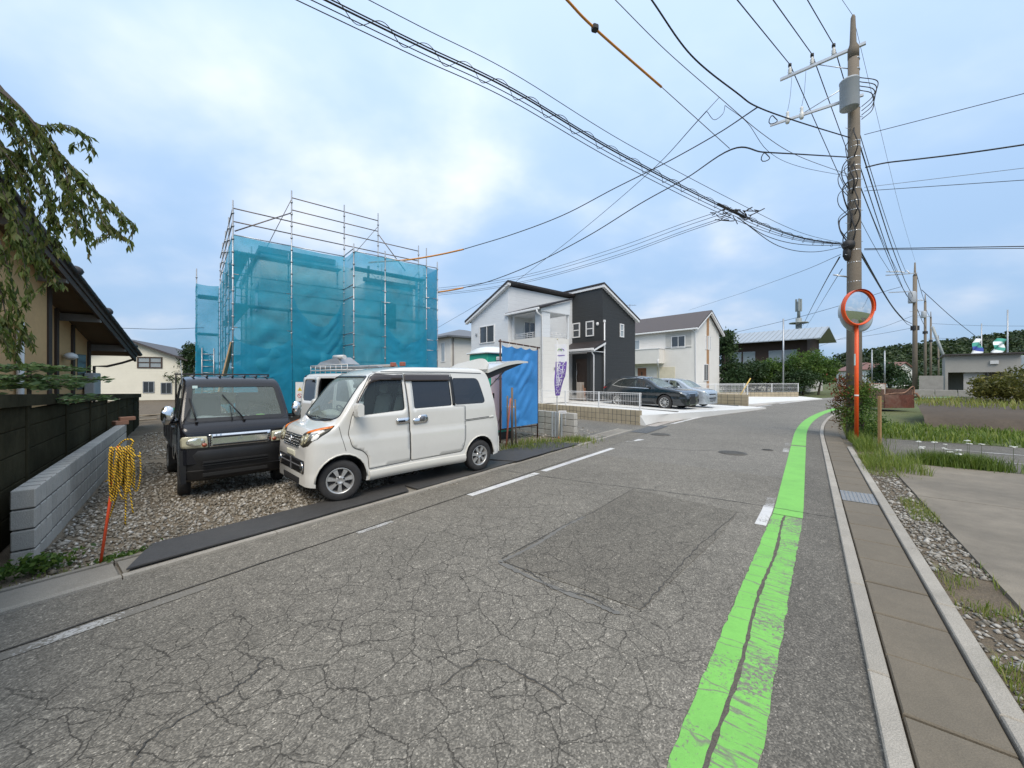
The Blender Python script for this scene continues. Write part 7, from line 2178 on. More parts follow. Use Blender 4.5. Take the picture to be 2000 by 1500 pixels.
# plot slab: flush concrete in bays, lower towards the road
WC = Vector((1.54, 19.9))
def plot(name, pts, mat, thick=.3):
    mb = MB(); n = len(pts)
    vs = [(p[0], p[1], p[2]) for p in pts] + [(p[0], p[1], p[2] - thick) for p in pts]
    mb.add(vs, [tuple(range(n)), tuple(range(n, 2 * n))[::-1]] + [(i, n + i, n + (i + 1) % n, (i + 1) % n) for i in range(n)])
    return mb.build(name, mat, kind='structure')
TW_END = G(1250, 831)                       # road end of the tan wall
def LP_(a, b, z, o=TW_END): 
    p = Vector((o.x, o.y)) + Dv * a - Nv * b
    return (p.x, p.y, z)
plot('house_plot', [LP_(.02, .0, .36), LP_(12.5, -.3, .07), LP_(12.5, 14, .36), LP_(.02, 14, LZ)][::1], CONC_NEW)
# apron falling to the road edge
ap = MB(); NA = 12
for i in range(NA):
    pass
rows = []
for i in range(NA + 1):
    u = i / NA; s = 13.93 + 12.8 * u
    e_ = R(s, wl(s) - .44, .03)
    h_ = Vector(LP_(.02 + 12.48 * u, -.3 * u + .0, 0.358 - .29 * u))
    m_ = e_.lerp(h_, .4)
    rows.append((e_, m_, h_))
vs = [p for r_ in rows for p in r_]
ap.add(vs, [(3 * i + j, 3 * (i + 1) + j, 3 * (i + 1) + j + 1, 3 * i + j + 1) for i in range(NA) for j in range(2)], 0, True)
for r_ in (rows[0], rows[-1]): ap.add([r_[0], r_[1], r_[2], (r_[2].x, r_[2].y, -.02), (r_[0].x, r_[0].y, -.02)], [(0, 1, 2, 3, 4)])
ap.build('house_apron', CONC_NEW, kind='structure')
strip('apron_edge', 13.9, 30, lambda s: wl(s) - .46, lambda s: wl(s) - .10, .012, M('exposed_aggregate', (.40, .36, .32), .9, 0, .2, 8, .5, 70, fleck=.3), 16)
# joints in the concrete
JN = M('joint_dark', (.16, .155, .145), .9)
for a, b0, b1 in ((3.2, .2, 8), (6.6, .2, 8), (9.8, .2, 8)):
    mb = MB(); mb.hexa([LP_(a, b0, .30), LP_(a + .09, b0, .30), LP_(a + .09, b1, .38), LP_(a, b1, .38)], [LP_(a, b0, .372 - .013 * a), LP_(a + .09, b0, .372 - .013 * a), LP_(a + .09, b1, .425 - .006 * a), LP_(a, b1, .425 - .006 * a)]); mb.build('plot_joint', JN, kind='structure')
# tan block walls with white mesh fences
TANB = M('tan_block', (.36, .305, .215), .9, 0, .10, 2.5, .35, 90, dirt=.25, dirtcol=(.22, .18, .12), rnd=.10)
def mesh_fence(label, a, dr, L_, z0, h, posts):
    t_ = thing('mesh_fence', label, 'fence', (a.x, a.y, 0), atan2(dr.y, dr.x))
    for x in posts:
        MB().bb(x - .022, x + .022, -.022, .022, z0, z0 + h + .02).build('post', FASC, t_)
    q = MB()
    n = int(L_ / .075)
    for i in range(n + 1):
        x = L_ * i / n; q.tube([(x, -.012, z0 + .05), (x, -.012, z0 + h)], .0045, 4, smooth=False, caps=False)
    q.build('vertical_wires', FASC, t_)
    q = MB()
    for zz in (.05, h * .5, h - .06, h): q.tube([(0, -.02, z0 + zz), (L_, -.02, z0 + zz)], .006 if zz < h else .011, 4, smooth=False)
    q.build('horizontal_wires', FASC, t_)
    return t_
tw = Vector((TW_END.x, TW_END.y))
course_wall('tan_wall', 'tan textured block wall beside the driveway below the mesh fence', tw, -Nv, 5.6, -.10, [.215, .215, .215], .20, .15, TANB, -Dv, False, .012)
mesh_fence('white wire mesh fence on the tan wall beside the driveway', tw + Dv * .08, -Nv, 5.5, .55, .62, (.06, 1.9, 3.7, 5.4))
# far tan walls
tw2 = Vector((G(1461, 793, 0).x, G(1461, 793, 0).y))
course_wall('tan_wall', 'tan block wall end standing behind the silver hatchback', tw2, -Nv, 6.5, -.1, [.2, .2, .2, .2], .40, .15, TANB, -Dv, False, .014)
mesh_fence('white wire mesh fence above the tan wall behind the silver hatchback', tw2 + Dv * .08, -Nv, 6.4, .7, .62, (.06, 2, 4, 6))
tw3 = Vector((G(1560, 778, 0).x, G(1560, 778, 0).y))
course_wall('tan_wall', 'long low tan block wall before the hedge at the bend', tw3, -Dv * .86 - Nv * .5, 11.0, -.05, [.2, .2, .2], .40, .15, TANB, Nv * .86 - Dv * .5, False, .014)
mesh_fence('white wire mesh fence before the hedge at the bend', tw3, (-Dv * .86 - Nv * .5).normalized(), 11.0, .55, .75, (.06, 2.7, 5.4, 8.1, 10.8))
fp = Vector((tw2.x, tw2.y)) + Dv * .3
plot('far_plot', [(*(tw2 + Dv * .1), .12), (*R(40, -3.9, 0)[:2], .06), (*(Vector(R(42, -9, 0)[:2])), .3), (*(tw2 + Dv * 7 - Nv * 8), .35), (*(tw2 + Dv * .1 - Nv * 8), .35)], CONC_NEW)

# ---- white house with balcony porch
wh = thing('white_house', 'white two storey house with corner balcony behind the blue sheet', 'house', (WC.x, WC.y, LZ), TH)
H = lambda z: z - LZ
# porch block
MB().bb(0, 2.1, 0, 2.4, 0, H(3.90)).build('porch_wall', WARMW, wh)
MB().bb(0, .62, 0, .50, H(3.90), H(5.30)).build('corner_column', WHITEW, wh)
MB().bb(2.02, 2.1, 0, .12, H(3.90), H(5.30)).build('corner_column', WHITEW, wh)
MB().bb(0.0, .12, 2.25, 2.4, H(3.90), H(5.30)).build('corner_column', WHITEW, wh)
mb = MB(); mb.prism([(-.12, 5.22), (2.12, 5.22), (2.12, 5.98), (-.12, 5.34)], lambda x, z: (x, -.06, H(z)), lambda x, z: (x, 2.45, H(z))); mb.build('porch_gable', WHITEW, wh)
mb = MB(); mb.prism([(-.35, 5.30), (2.18, 6.06), (2.18, 6.16), (-.35, 5.40)], lambda x, z: (x, -.20, H(z)), lambda x, z: (x, 2.60, H(z))); mb.build('porch_roof', ROOFD, wh)
MB().bb(-.42, -.34, -.2, 2.6, H(5.24), H(5.36), bev=.02).build('gutter', FASC, wh)
def rails(x0, x1, y, zz, ax):
    for k in range(3):
        q = MB()
        z = H(3.98 + .10 * k)
        (q.tube([(x0, y, z), (x1, y, z)], .016, 5) if ax == 'x' else q.tube([(y, x0, z), (y, x1, z)], .016, 5)); q.build('balcony_rail', FASC, wh)
    for k in range(4):
        q = MB(); p = x0 + (x1 - x0) * (k + .5) / 4
        (q.tube([(p, y, H(3.9)), (p, y, H(4.2))], .012, 5) if ax == 'x' else q.tube([(y, p, H(3.9)), (y, p, H(4.2))], .012, 5)); q.build('balcony_baluster', FASC, wh)
rails(.64, 2.0, .05, 0, 'x'); rails(.52, 2.24, .05, 0, 'y')
win(wh, .9, H(3.95), .9, 1.1, 2.41, FASC, WGLASS, out=-1, mull=(1, 0))
# main block with single pitch roof, high side to the road
A0 = -.27
mb = MB(); mb.prism([(2.41, 0), (2.41, H(6.9)), (6.1, H(5.4)), (6.1, 0)], lambda y, z: (A0, y, z), lambda y, z: (5.2, y, z)); mb.build('wall', WHITEW, wh)
mb = MB(); mb.prism([(2.15, H(7.06)), (2.15, H(7.17)), (6.5, H(5.41)), (6.5, H(5.30))], lambda y, z: (A0 - .25, y, z), lambda y, z: (5.3, y, z)); mb.build('roof', ROOFD, wh)
mb = MB(); mb.prism([(2.17, H(6.90)), (2.17, H(7.055)), (6.48, H(5.295)), (6.48, H(5.18))], lambda y, z: (A0 - .22, y, z), lambda y, z: (A0 - .01, y, z)); mb.build('bargeboard', FASC, wh)
win(wh, 3.65, H(3.85), 1.5, 1.05, A0, FASC, WGLASS, 'y', -1, (1, 0))
MB().box((A0 - .04, 5.5, H(4.45)), (.08, .14, .16), bev=.03).build('vent_hood', STEEL, wh)
q = MB(); q.tube([(-.40, -.05, H(5.25)), (-.38, -.06, H(5.1)), (-.05, -.06, H(4.95)), (-.05, -.06, 0)], .045, 8); q.build('downpipe', FASC, wh)
win(wh, .85, .35, .9, 1.6, 0, M('inner_frame', (.4, .38, .34), .6), M('door_beige', (.42, .37, .3), .5), mull=(0, 0), name='side_door') if False else None
MB().box((.95, -.03, H(2.25)), (.10, .06, .14), bev=.01).build('wall_light', M('lamp_box_grey', (.3, .3, .3), .5), wh)
# ---- charcoal house
bh = thing('black_house', 'charcoal two storey house with white framed windows beside the white house', 'house', (5.48, 23.2, LZ), TH)
mb = MB(); mb.prism([(0, .25), (3.5, .25), (3.5, H(5.55)), (0, H(7.2))], lambda x, z: (x, 0, z), lambda x, z: (x, 6.5, z)); mb.build('wall', BLACKW, bh)
MB().bb(.02, 3.48, .02, 6.4, 0, .249).build('foundation', M('foundation_grey', (.33, .33, .32), .9, 0, .1), bh)
mb = MB(); mb.prism([(-.12, 7.38), (3.75, 5.56), (3.75, 5.66), (-.12, 7.49)], lambda x, z: (x, -.22, H(z)), lambda x, z: (x, 6.7, H(z))); mb.build('roof', ROOFD, bh)
mb = MB(); mb.prism([(-.10, 7.22), (3.72, 5.42), (3.72, 5.555), (-.10, 7.375)], lambda x, z: (x, -.20, H(z)), lambda x, z: (x, -.005, H(z))); mb.build('bargeboard', FASC, bh)
MB().bb(-.09, -.005, -.004, 6.68, H(7.22), H(7.36)).build('fascia', FASC, bh)
win(bh, 1.75, H(4.35), .42, .85, 0, FASC, WCURT, mull=(0, 1), fw=.06)
win(bh, .65, H(4.35), .62, .95, 0, FASC, WGLASS, 'y', -1, (0, 1), .07); win(bh, 1.75, H(4.35), .62, .95, 0, FASC, WGLASS, 'y', -1, (0, 1), .07)
q = MB(); blob(q, (-.05, .35, H(5.05)), (.06, .10, .11), 2.0, 6); q.build('vent_hood', FASC, bh)
q = MB(); q.tube([(.10, -.06, H(5.15)), (.10, -.06, .0)], .04, 8); q.bb(.04, .16, -.10, -.005, H(5.13), H(5.27)); q.build('downpipe', FASC, bh)
# entrance porch on its left side
MB().bb(-.95, -.80, .05, .20, 0, H(3.30)).build('porch_wall', BLACKW, bh)
MB().bb(-.80, -.001, .05, .55, 0, H(3.30)).build('porch_wall', BLACKW, bh)
mb = MB(); mb.prism([(-1.15, 3.42), (-.001, 3.92), (-.001, 4.02), (-1.15, 3.52)], lambda x, z: (x, -.25, H(z)), lambda x, z: (x, 3.2, H(z))); mb.build('porch_roof', ROOFD, bh)
mb = MB(); mb.prism([(-1.15, 3.30), (-.001, 3.78), (-.001, 3.915), (-1.15, 3.415)], lambda x, z: (x, -.24, H(z)), lambda x, z: (x, -.10, H(z))); mb.build('porch_barge', FASC, bh)
MB().bb(-1.22, -1.14, -.25, 3.2, H(3.36), H(3.50), bev=.02).build('gutter', FASC, bh)
MB().bb(-1.12, -.002, -.09, 3.1, H(3.30), H(3.34)).build('porch_soffit', FASC, bh)
q = MB(); q.tube([(-1.10, .0, H(3.38)), (-1.0, -.03, H(3.2)), (-.90, -.03, H(3.1)), (-.90, -.03, 0)], .04, 8); q.build('downpipe', FASC, bh)
ed = MB().bb(-.03, -.001, 1.1, 2.05, .3, 2.55).build('entrance_door', M('door_dark_walnut', (.045, .026, .018), .4, 0, .2, 3), bh)
MB().tube([(-.10, 1.95, .6), (-.10, 1.95, 2.3)], .02, 6).build('door_handle', CHROME, ed)
MB().bb(-.9, -.03, .7, 2.8, 0, .2).build('entrance_step', M('step_grey', (.4, .4, .39), .9), bh)
MB().box((-1.0, .9, .55), (.35, .3, 1.05), bev=.01).build('letterbox_pillar', M('pillar_grey_beige', (.35, .31, .27), .8), bh)
q = MB(); q.tube([(-1.3, .3, .2), (-1.0, .7, .9)], .02, 6); q.tube([(-1.3, .3, .0), (-1.3, .3, .75)], .02, 6); q.build('handrail', M('handrail_wood', (.32, .15, .08), .6), bh)
# ---- third house, white with timber strip
th = thing('white_gable_house', 'white gabled house with vertical timber strip beyond the parked cars', 'house', (16.7, 35.0, .3), TH)
GW_, GD = 5.2, 8.5
mb = MB(); mb.prism([(0, 0), (GW_, 0), (GW_, 6.0), (GW_ / 2, 7.75), (0, 6.2)], lambda x, z: (x, 0, z), lambda x, z: (x, GD, z)); mb.build('wall', WARMW, th)
for sg, pr in ((0, [(-.35, 5.95), (GW_ / 2, 7.80), (GW_ / 2, 7.93), (-.35, 6.08)]), (1, [(GW_ / 2, 7.80), (GW_ + .4, 5.78), (GW_ + .4, 5.91), (GW_ / 2, 7.93)])):
    mb = MB(); mb.prism(pr, lambda x, z: (x, -.4, z), lambda x, z: (x, GD + .3, z)); mb.build('roof', M('roof_taupe', (.085, .07, .066), .6, 0, .12, 2), th)
for pr in ([(-.33, 5.80), (GW_ / 2, 7.64), (GW_ / 2, 7.795), (-.33, 5.945)], [(GW_ / 2, 7.64), (GW_ + .38, 5.62), (GW_ + .38, 5.775), (GW_ / 2, 7.795)]):
    mb = MB(); mb.prism(pr, lambda x, z: (x, -.39, z), lambda x, z: (x, -.2, z)); mb.build('bargeboard', FASC, th)
MB().bb(-.45, -.34, -.4, GD + .3, 5.88, 6.02, bev=.02).build('gutter', FASC, th)
MB().bb(2.35, 2.85, -.02, -.001, 0, 7.4).build('timber_strip', M('timber_cladding', (.36, .20, .095), .7, 0, .15, 3, .2, 30), th)
for x in (2.05, 2.48, 2.95): win(th, x, 4.2, .26, 1.3, -.021 if 2.3 < x < 2.8 else 0, FASC, WCURT, mull=(0, 0), fw=.04)
win(th, 1.65, 1.2, .95, 1.6, 0 - .025, FASC, WGLASS, mull=(1, 0), fw=.06)
# left flank: balcony box, loggia, door, shutter
MB().bb(-.9, -.001, 3.0, 7.5, 2.9, 4.3).build('balcony', WARMW, th)
MB().bb(-.95, .05, 2.95, 7.55, 4.301, 4.36).build('balcony_cap', FASC, th)
MB().bb(-.004, .02, .35, 2.85, 4.25, 5.75).build('loggia_shade_panel', M('loggia_shade', (.48, .47, .44), .8), th)  # flat panel, the loggia's shade painted as a darker wall tone
MB().tube([(-.06, .35, 4.42), (-.06, 2.85, 4.42)], .03, 6).build('loggia_rail', FASC, th)
win(th, .9, 4.3, 1.35, 1.15, -.02, FASC, WGLASS, 'y', -1, (1, 0), .06); win(th, 5.6, 4.4, 1.2, 1.0, 0, FASC, WCURT, 'y', -1, (0, 0), .06)
dr_ = MB().bb(-.04, -.001, 4.9, 5.85, .25, 2.5).build('entrance_door', M('door_oak', (.22, .085, .035), .5, 0, .2, 3), th)
MB().bb(-.05, -.041, 5.3, 5.45, .7, 2.1).build('door_light', DKWOOD, dr_)
MB().bb(-.05, -.001, 1.9, 3.7, .45, 2.55).build('roller_shutter', M('shutter_cream', (.62, .57, .44), .6), th)
q = MB(); q.tube([(-.35, .05, 5.85), (-.05, -.05, 5.6), (-.05, -.05, 0)], .045, 6); q.build('downpipe', FASC, th)
q = MB(); q.tube([(-.95, 3.1, 3.3), (-.95, 3.1, 2.8), (-.06, 3.5, 2.5), (-.06, 3.5, 0)], .045, 6); q.build('downpipe', FASC, th)
q = MB()
for i in range(14): q.box((.25, .6 + i * .6, 6.40 + .0), (.05, .12, .07))
q.build('snow_guards', ROOFD, th)
# ---- older dark timber house with metal roof
dh = thing('dark_timber_house', 'old dark timber house with pale ribbed metal roof above the hedge', 'house', (34.6, 45.0, .2), TH)
DKB = M('dark_boards', (.050, .030, .022), .8, 0, .25, 2, .3, 20)
MB().bb(0, 5.5, 0, 9.5, 3.1, 6.4).build('upper_wall', DKB, dh)
MB().bb(-.3, 5.8, -.3, 9.8, 0, 3.099).build('lower_wall', M('render_pale', (.5, .48, .44), .9), dh)
METR = M('pale_metal_roof', (.40, .43, .45), .4, .4, .08, 1)
for pr in ([(-1.3, 6.05), (2.75, 7.65), (2.75, 7.75), (-1.3, 6.15)], [(2.75, 7.65), (6.8, 6.05), (6.8, 6.15), (2.75, 7.75)]):
    mb = MB(); mb.prism(pr, lambda x, z: (x, -1.5, z), lambda x, z: (x, 10.5, z)); mb.build('roof', METR, dh)
for i in range(22):
    y = -1.4 + i * .55
    mb = MB(); mb.prism([(-1.3, 6.15), (2.75, 7.75), (2.75, 7.81), (-1.3, 6.21)], lambda x, z: (x, y, z), lambda x, z: (x, y + .05, z)); mb.build('roof_seam', METR, dh)
mb = MB(); mb.prism([(0, 6.4), (5.5, 6.4), (2.75, 7.6)], lambda x, z: (x, 0, z), lambda x, z: (x, .1, z)); mb.build('gable_wall', M('gable_cream', (.55, .5, .42), .8), dh)
for y0 in (1.0, 2.5, 5.4, 7.0): win(dh, y0, 3.5, 1.4, 1.5, 0, STEEL, WCURT, 'y', -1, (0, 0), .06)
win(dh, 2.2, 3.5, 1.2, 1.4, 0, STEEL, WCURT, mull=(1, 0))
# houses half hidden behind
gp_ = W(880, 740, 33)
gy = thing('pale_hip_house', 'pale small house with grey hipped roof just right of the scaffold', 'house', (gp_.x, gp_.y, .3), TH)
MB().bb(0, 6.5, 0, 6.5, 0, 5.0).build('wall', WARMW, gy)
SLT = M('roof_slate', (.13, .14, .155), .6, 0, .1, 2)
mb = MB(); e0, e1, zz = -.55, 7.05, 4.98
mb.add([(e0, e0, zz), (e1, e0, zz), (e1, e1, zz), (e0, e1, zz), (e0, e0, zz + .14), (e1, e0, zz + .14), (e1, e1, zz + .14), (e0, e1, zz + .14), (2.9, 3.25, 6.2), (3.6, 3.25, 6.2)],
       [(3, 2, 1, 0), (0, 1, 5, 4), (1, 2, 6, 5), (2, 3, 7, 6), (3, 0, 4, 7), (4, 5, 9, 8), (5, 6, 9), (6, 7, 8, 9), (7, 4, 8)]); mb.build('roof', SLT, gy)
win(gy, .9, 2.9, .7, 1.7, 0, FASC, WCURT, 'y', -1, (0, 0))
q = MB(); q.tube([(.2, -.1, 4.9), (.2, -.08, 0)], .05, 6); q.build('downpipe', M('pipe_brown', (.12, .1, .09), .6), gy)
fg = gable_house('small_grey_house', 'small grey roofed house peeping past the hedge at the bend', (52.5, 66.0, 0), radians(40), 5, 6, 2.6, 4.2, M('grey_render', (.36, .35, .33), .9), M('roof_slate', (.09, .095, .105), .6), .4)
# aerials
def yagi(label, c, h):
    t_ = thing('tv_aerial', label, 'aerial', c)
    MB().tube([(0, 0, 0), (0, 0, h)], .025, 5).build('mast', STEEL, t_)
    q = MB(); q.tube([(-.5, 0, h - .1), (.5, 0, h - .1)], .012, 4)
    for i in range(7): q.tube([(-.5 + i * .16, -.25, h - .1), (-.5 + i * .16, .25, h - .1)], .008, 4)
    q.build('antenna', STEEL, t_)
yagi('thin television aerial rising behind the charcoal house roof', (9.6, 31.3, 5.6), 2.2)
cm = thing('phone_mast', 'grey phone mast rising behind the metal roof', 'mast', W(1560, 700, 62))
cb_ = Vector(cm.location); cm.location.z = 0
MB().tube([(0, 0, 0), (0, 0, 11.5)], .42, 10).build('shaft', M('mast_grey', (.26, .29, .29), .6, .2), cm)
MB().lathe([(.9, 10.6), (1.3, 10.65), (1.3, 10.8), (.5, 10.8)], 16, cap=False).build('platform', M('mast_grey', (.26, .29, .29), .6, .2), cm)
q = MB(); q.tube([(0, 0, 11.5), (0, 0, 14.2)], .22, 8)
for k in range(3):
    a = k * 2 * pi / 3; q.box((.35 * cos(a), .35 * sin(a), 13.6), (.22, .22, 2.0), a)
q.build('antenna_panels', M('mast_grey', (.26, .29, .29), .6, .2), cm)
# hedge trees before the timber house
def at(px_, Y_, z): 
    return ((px_ - 1000) / F * Y_, Y_, z)
tree('evergreen', 'tall dark evergreen against the white gabled house corner', 'tree', at(1418, 40, 0), [(at(1418, 40, 3.2), (1.3, 1.3, 2.2)), (at(1414, 40, 5.4), (.8, .8, 1.3)), (at(1432, 39, 1.8), (1.2, 1, 1.5))], LEAF_DARK, 2200, .28, .45, .28, 45, .2)
for i, (px_, Y_, zz, rx, rz2, mt_, lb) in enumerate(((1462, 41, 2.0, 1.7, 1.6, LEAF_DARK, 'rounded dark shrub next to the evergreen'), (1495, 42, 2.2, 1.6, 1.5, LEAF_GREEN, 'pale shrub in the middle of the hedge row'), (1530, 42, 2.0, 1.6, 1.5, LEAF_DARK, 'dark shrub behind the steel pole in the hedge row'),
                                       (1568, 41, 2.8, 1.9, 1.9, LEAF_GREEN, 'broad light green tree at the end of the hedge row'), (1598, 42, 2.4, 1.6, 1.8, LEAF_GREEN, 'bushy green tree nearest the bend'), (1475, 44, 1.2, 2.4, 1.2, LEAF_DARK, 'low dark hedge behind the mesh fence'), (1548, 40, 1.2, 2.2, 1.1, LEAF_DARK, 'low dark hedge beside the white car'))):
    b_ = at(px_, Y_, 0)
    tree('hedge_tree', lb, 'tree', b_, [((b_[0], b_[1], zz), (rx, rx, rz2)), ((b_[0] + .7, b_[1] - .3, zz + .7), (rx * .6, rx * .6, rz2 * .6)), ((b_[0] - .8, b_[1] - .2, zz + .3), (rx * .6, rx * .6, rz2 * .6))], mt_, 1300, .24, .45, .26, 34, .12, 'trees of the hedge row')
# steel pole and orange stick there
a = G(1530, 775); MB().tube([(a.x, a.y, 0), (a.x, a.y, 7.4)], .07, 8).build('steel_pole', STEEL, label='thin galvanised pole standing before the hedge row', cat='pole')
a = Vector(at(1446, 31, .4)); b_ = Vector(at(1466, 31, 1.75)); MB().tube([a, b_], .05, 6).build('guy_cover', M('guard_yellow', (.62, .42, .12), .6), label='slanting yellow guy wire guard by the far plot', cat='guard')
gx_ = G(1632, 770); 
course_wall('stone_gate_wall', 'low grey wall at the far bend before the small house', Vector((39.5, 46)), Dv, 8, 0, [.4, .4, .4], .8, .3, CMU, Nv, False, .03)
# ================================================================== right: mirror, shrubs, yard, hill
ORP = M('orange_pole_paint', (.80, .095, .012), .45, 0, .08, 3, dirt=.12, dirtcol=(.45, .1, .04))
m, t, b_, out = nt_new('mirror_steel'); b_.inputs['Base Color'].default_value = (.78, .80, .80, 1); b_.inputs['Metallic'].default_value = 1; b_.inputs['Roughness'].default_value = .03
MIRR = m
mpz = G(1673, 868)
mir = thing('traffic_mirror', 'orange post with two round convex traffic mirrors at the bend', 'traffic mirror', (mpz.x, mpz.y, 0))
MB().tube([(0, 0, 0), (0, 0, 3.62)], .045, 12).build('pole', ORP, mir)
MB().bb(-.03, .20, -.12, .12, -.02, .02).build('foot_slab', CONC_KERB, mir)
MB().tube([(0, 0, 1.25), (0, 0, 1.29)], .047, 12).build('pole_band', M('pale_band', (.7, .68, .62), .6), mir)
MB().bb(-.048, -.044, -.02, .02, 2.05, 2.35).build('sticker', M('sticker_pale', (.65, .8, .75), .6), mir)
def mirror(c, nrm, r, depth, rim_mat, name='mirror'):
    q = Vector(nrm).to_track_quat('Z', 'Y').to_matrix().to_4x4(); mt_ = Matrix.Translation(c) @ q
    mb = MB(); mb.lathe([(r * .98 * sin(a), depth * (cos(a) - .0) - depth + .02) for a in np.linspace(pi / 2 * .62, 0.001, 12)] if False else [(r * .95 * k, .035 * (1 - k * k) + .005) for k in np.linspace(1, .001, 14)], 40, mt_, 0, True, False)
    o = mb.build(name, MIRR, mir)
    mb = MB(); mb.lathe([(r * .94, .0), (r * .94, .035), (r * 1.0, .045), (r * 1.03, .02), (r * 1.03, -.05), (r * .9, -.07), (r * .4, -.12), (.01, -.13)], 40, mt_, 0, True, False)
    mb.build('mirror_housing', rim_mat, o)
    # hood over the upper half
    vs = []; n_ = 24
    for i in range(n_ + 1):
        a = pi * i / n_ * 1.1 - .16
        w_ = .045 + .03 * sin(min(pi, max(0, a))) 
        for rr_, zz in ((r * 1.035, -.02), (r * 1.06, w_)):
            vs.append(mt_ @ Vector((rr_ * cos(a), rr_ * sin(a), zz)))
    mb = MB(); mb.add(vs, [(2 * i, 2 * i + 2, 2 * i + 3, 2 * i + 1) for i in range(n_)], 0, True); mb.build('mirror_hood', rim_mat, o)
    return o
mirror(Vector((-.08, -.14, 3.52)), (.12, -.99, -.06), .44, .06, ORP)
mirror(Vector((.12, .16, 3.38)), (-.12, .99, -.08), .45, .06, M('mirror_back_grey', (.42, .47, .48), .5, .3))
MB().tube([(-.02, -.06, 3.50), (.05, .12, 3.34)], .03, 8).build('mirror_bracket', STEEL, mir)
# mixed shrub round the post
sx, sy = 9.65, 10.65
def shrub(name, label, blobs, mat, n_per, size, base, asp=.5, clump=.10, nclump=36):
    return tree(name, label, 'shrub', base, blobs, mat, n_per, size, asp, clump, nclump, .03, None, True, TWIG)
shrub('red_leaf_shrub', 'red tinged shrub behind the orange mirror post', [((sx + .05, sy + .45, 1.40), (.30, .3, .42)), ((sx + .05, sy + .5, .8), (.30, .3, .5)), ((sx + .4, sy + .6, 1.45), (.32, .32, .40))], LEAF_RED, 1100, .07, (sx + .15, sy + .5, 0))
shrub('green_shrub', 'leafy green shrub right of the orange mirror post', [((sx + .15, sy + .2, .95), (.42, .4, .55)), ((sx + .15, sy, .45), (.40, .35, .40)), ((sx + .35, sy + .3, 1.2), (.3, .3, .35))], LEAF_GREEN, 1300, .065, (sx + .15, sy + .1, 0))
a = G(1718, 872); MB().box((a.x, a.y, .62), (.06, .06, 1.3), .4, bev=.006).build('wooden_post', M('post_timber', (.30, .18, .08), .85, 0, .2, 8, .3, 40), label='square brown wooden post at the edge of the shrub', cat='post')
P = np.array([R(random.uniform(12.0, 13.8), .90 + abs(random.gauss(0, .25)), 0) for _ in range(700)])
grass_tuft(P, .30, .010, GRASS_M, 'mirror_grass', 'tall grass at the foot of the mirror post', None, 'stuff', .5, (.1, .75))
P = np.array([R(random.uniform(13.6, 24), .86 + abs(random.gauss(0, .3)), 0) for _ in range(1300)])
grass_tuft(P, .35, .012, GRASS_M, 'kerb_grass', 'grass and weeds along the outer kerb beyond the mirror', None, 'stuff', .5, (.1, .75))
def verge_pts(n, s0, s1, lo=.87, hi=1.23): return np.array([R(random.uniform(s0, s1), random.uniform(lo, hi), .0) for _ in range(n)])
stones('verge_gravel', np.concatenate([verge_pts(350, -1.5, 2.2), verge_pts(500, 2.6, 4.4), verge_pts(850, 5.0, 7.2), verge_pts(500, 7.2, 10.0)]), .017, stone_mat('verge_stone', [(.12, .105, .08), (.19, .175, .145), (.27, .25, .215), (.40, .38, .34)]), 'grey stones in the verge beside the pavement')
P = np.concatenate([verge_pts(3200, -1.0, 2.8), verge_pts(1500, 2.2, 3.6, .87, 1.25), verge_pts(700, 4.2, 5.3), verge_pts(500, 6.6, 7.6, 1.0, 1.25), verge_pts(1500, 9.2, 11.4, .8, 1.5)])
keep = np.array([mnoise.noise(Vector((p[0] * 2.2, p[1] * 2.2, 5))) > -.25 for p in P])
grass_tuft(P[keep], .07, .006, GRASS_M, 'verge_grass', 'short yellow green grass in the verge', None, 'stuff', .7, (.2, 1))
P = verge_pts(900, 9.6, 11.3, .86, 1.7)
grass_tuft(P, .26, .009, GRASS_M, 'verge_tall_grass', 'taller grass clump in the verge below the mirror', None, 'stuff', .6, (.2, .8))
# clump with white flowers on the slab joint
fc0, fc1 = G(1800, 905), G(1945, 918)
P = np.array([tuple(fc0.lerp(fc1, random.random()) + Vector((random.gauss(0, .10), random.gauss(0, .16), 0))) for _ in range(2600)])
cl_ = thing('flowering_clump', 'dense green clump with small white flowers on the concrete joint', 'plant', tuple(fc0.lerp(fc1, .5)))
o = grass_tuft(P, .26, .010, GRASS_M, 'foliage', None, None, None, .5, (.0, .55)); o.parent = cl_; o.location = -Vector(cl_.location)
FLW = M('flower_white', (.74, .74, .68), .7)
q = MB(); stm = MB()
for i in range(13):
    p = fc0.lerp(fc1, random.random() ** 1.3) + Vector((random.gauss(0, .1), random.gauss(0, .15), random.uniform(.26, .52)))
    stm.tube([Vector((p.x, p.y, 0)), p], .003, 4, caps=False)
    for k in range(5):
        a = random.uniform(0, 2 * pi); d_ = Vector((cos(a) * .03, sin(a) * .03, random.uniform(-.006, .006)))
        q.box(p + d_, (.03, .03, .008), a)
stm.build('stem', MATS['grass_blade'], cl_, world=True)
o = q.build('flower_heads', FLW, cl_, world=True); o['kind'] = 'stuff'
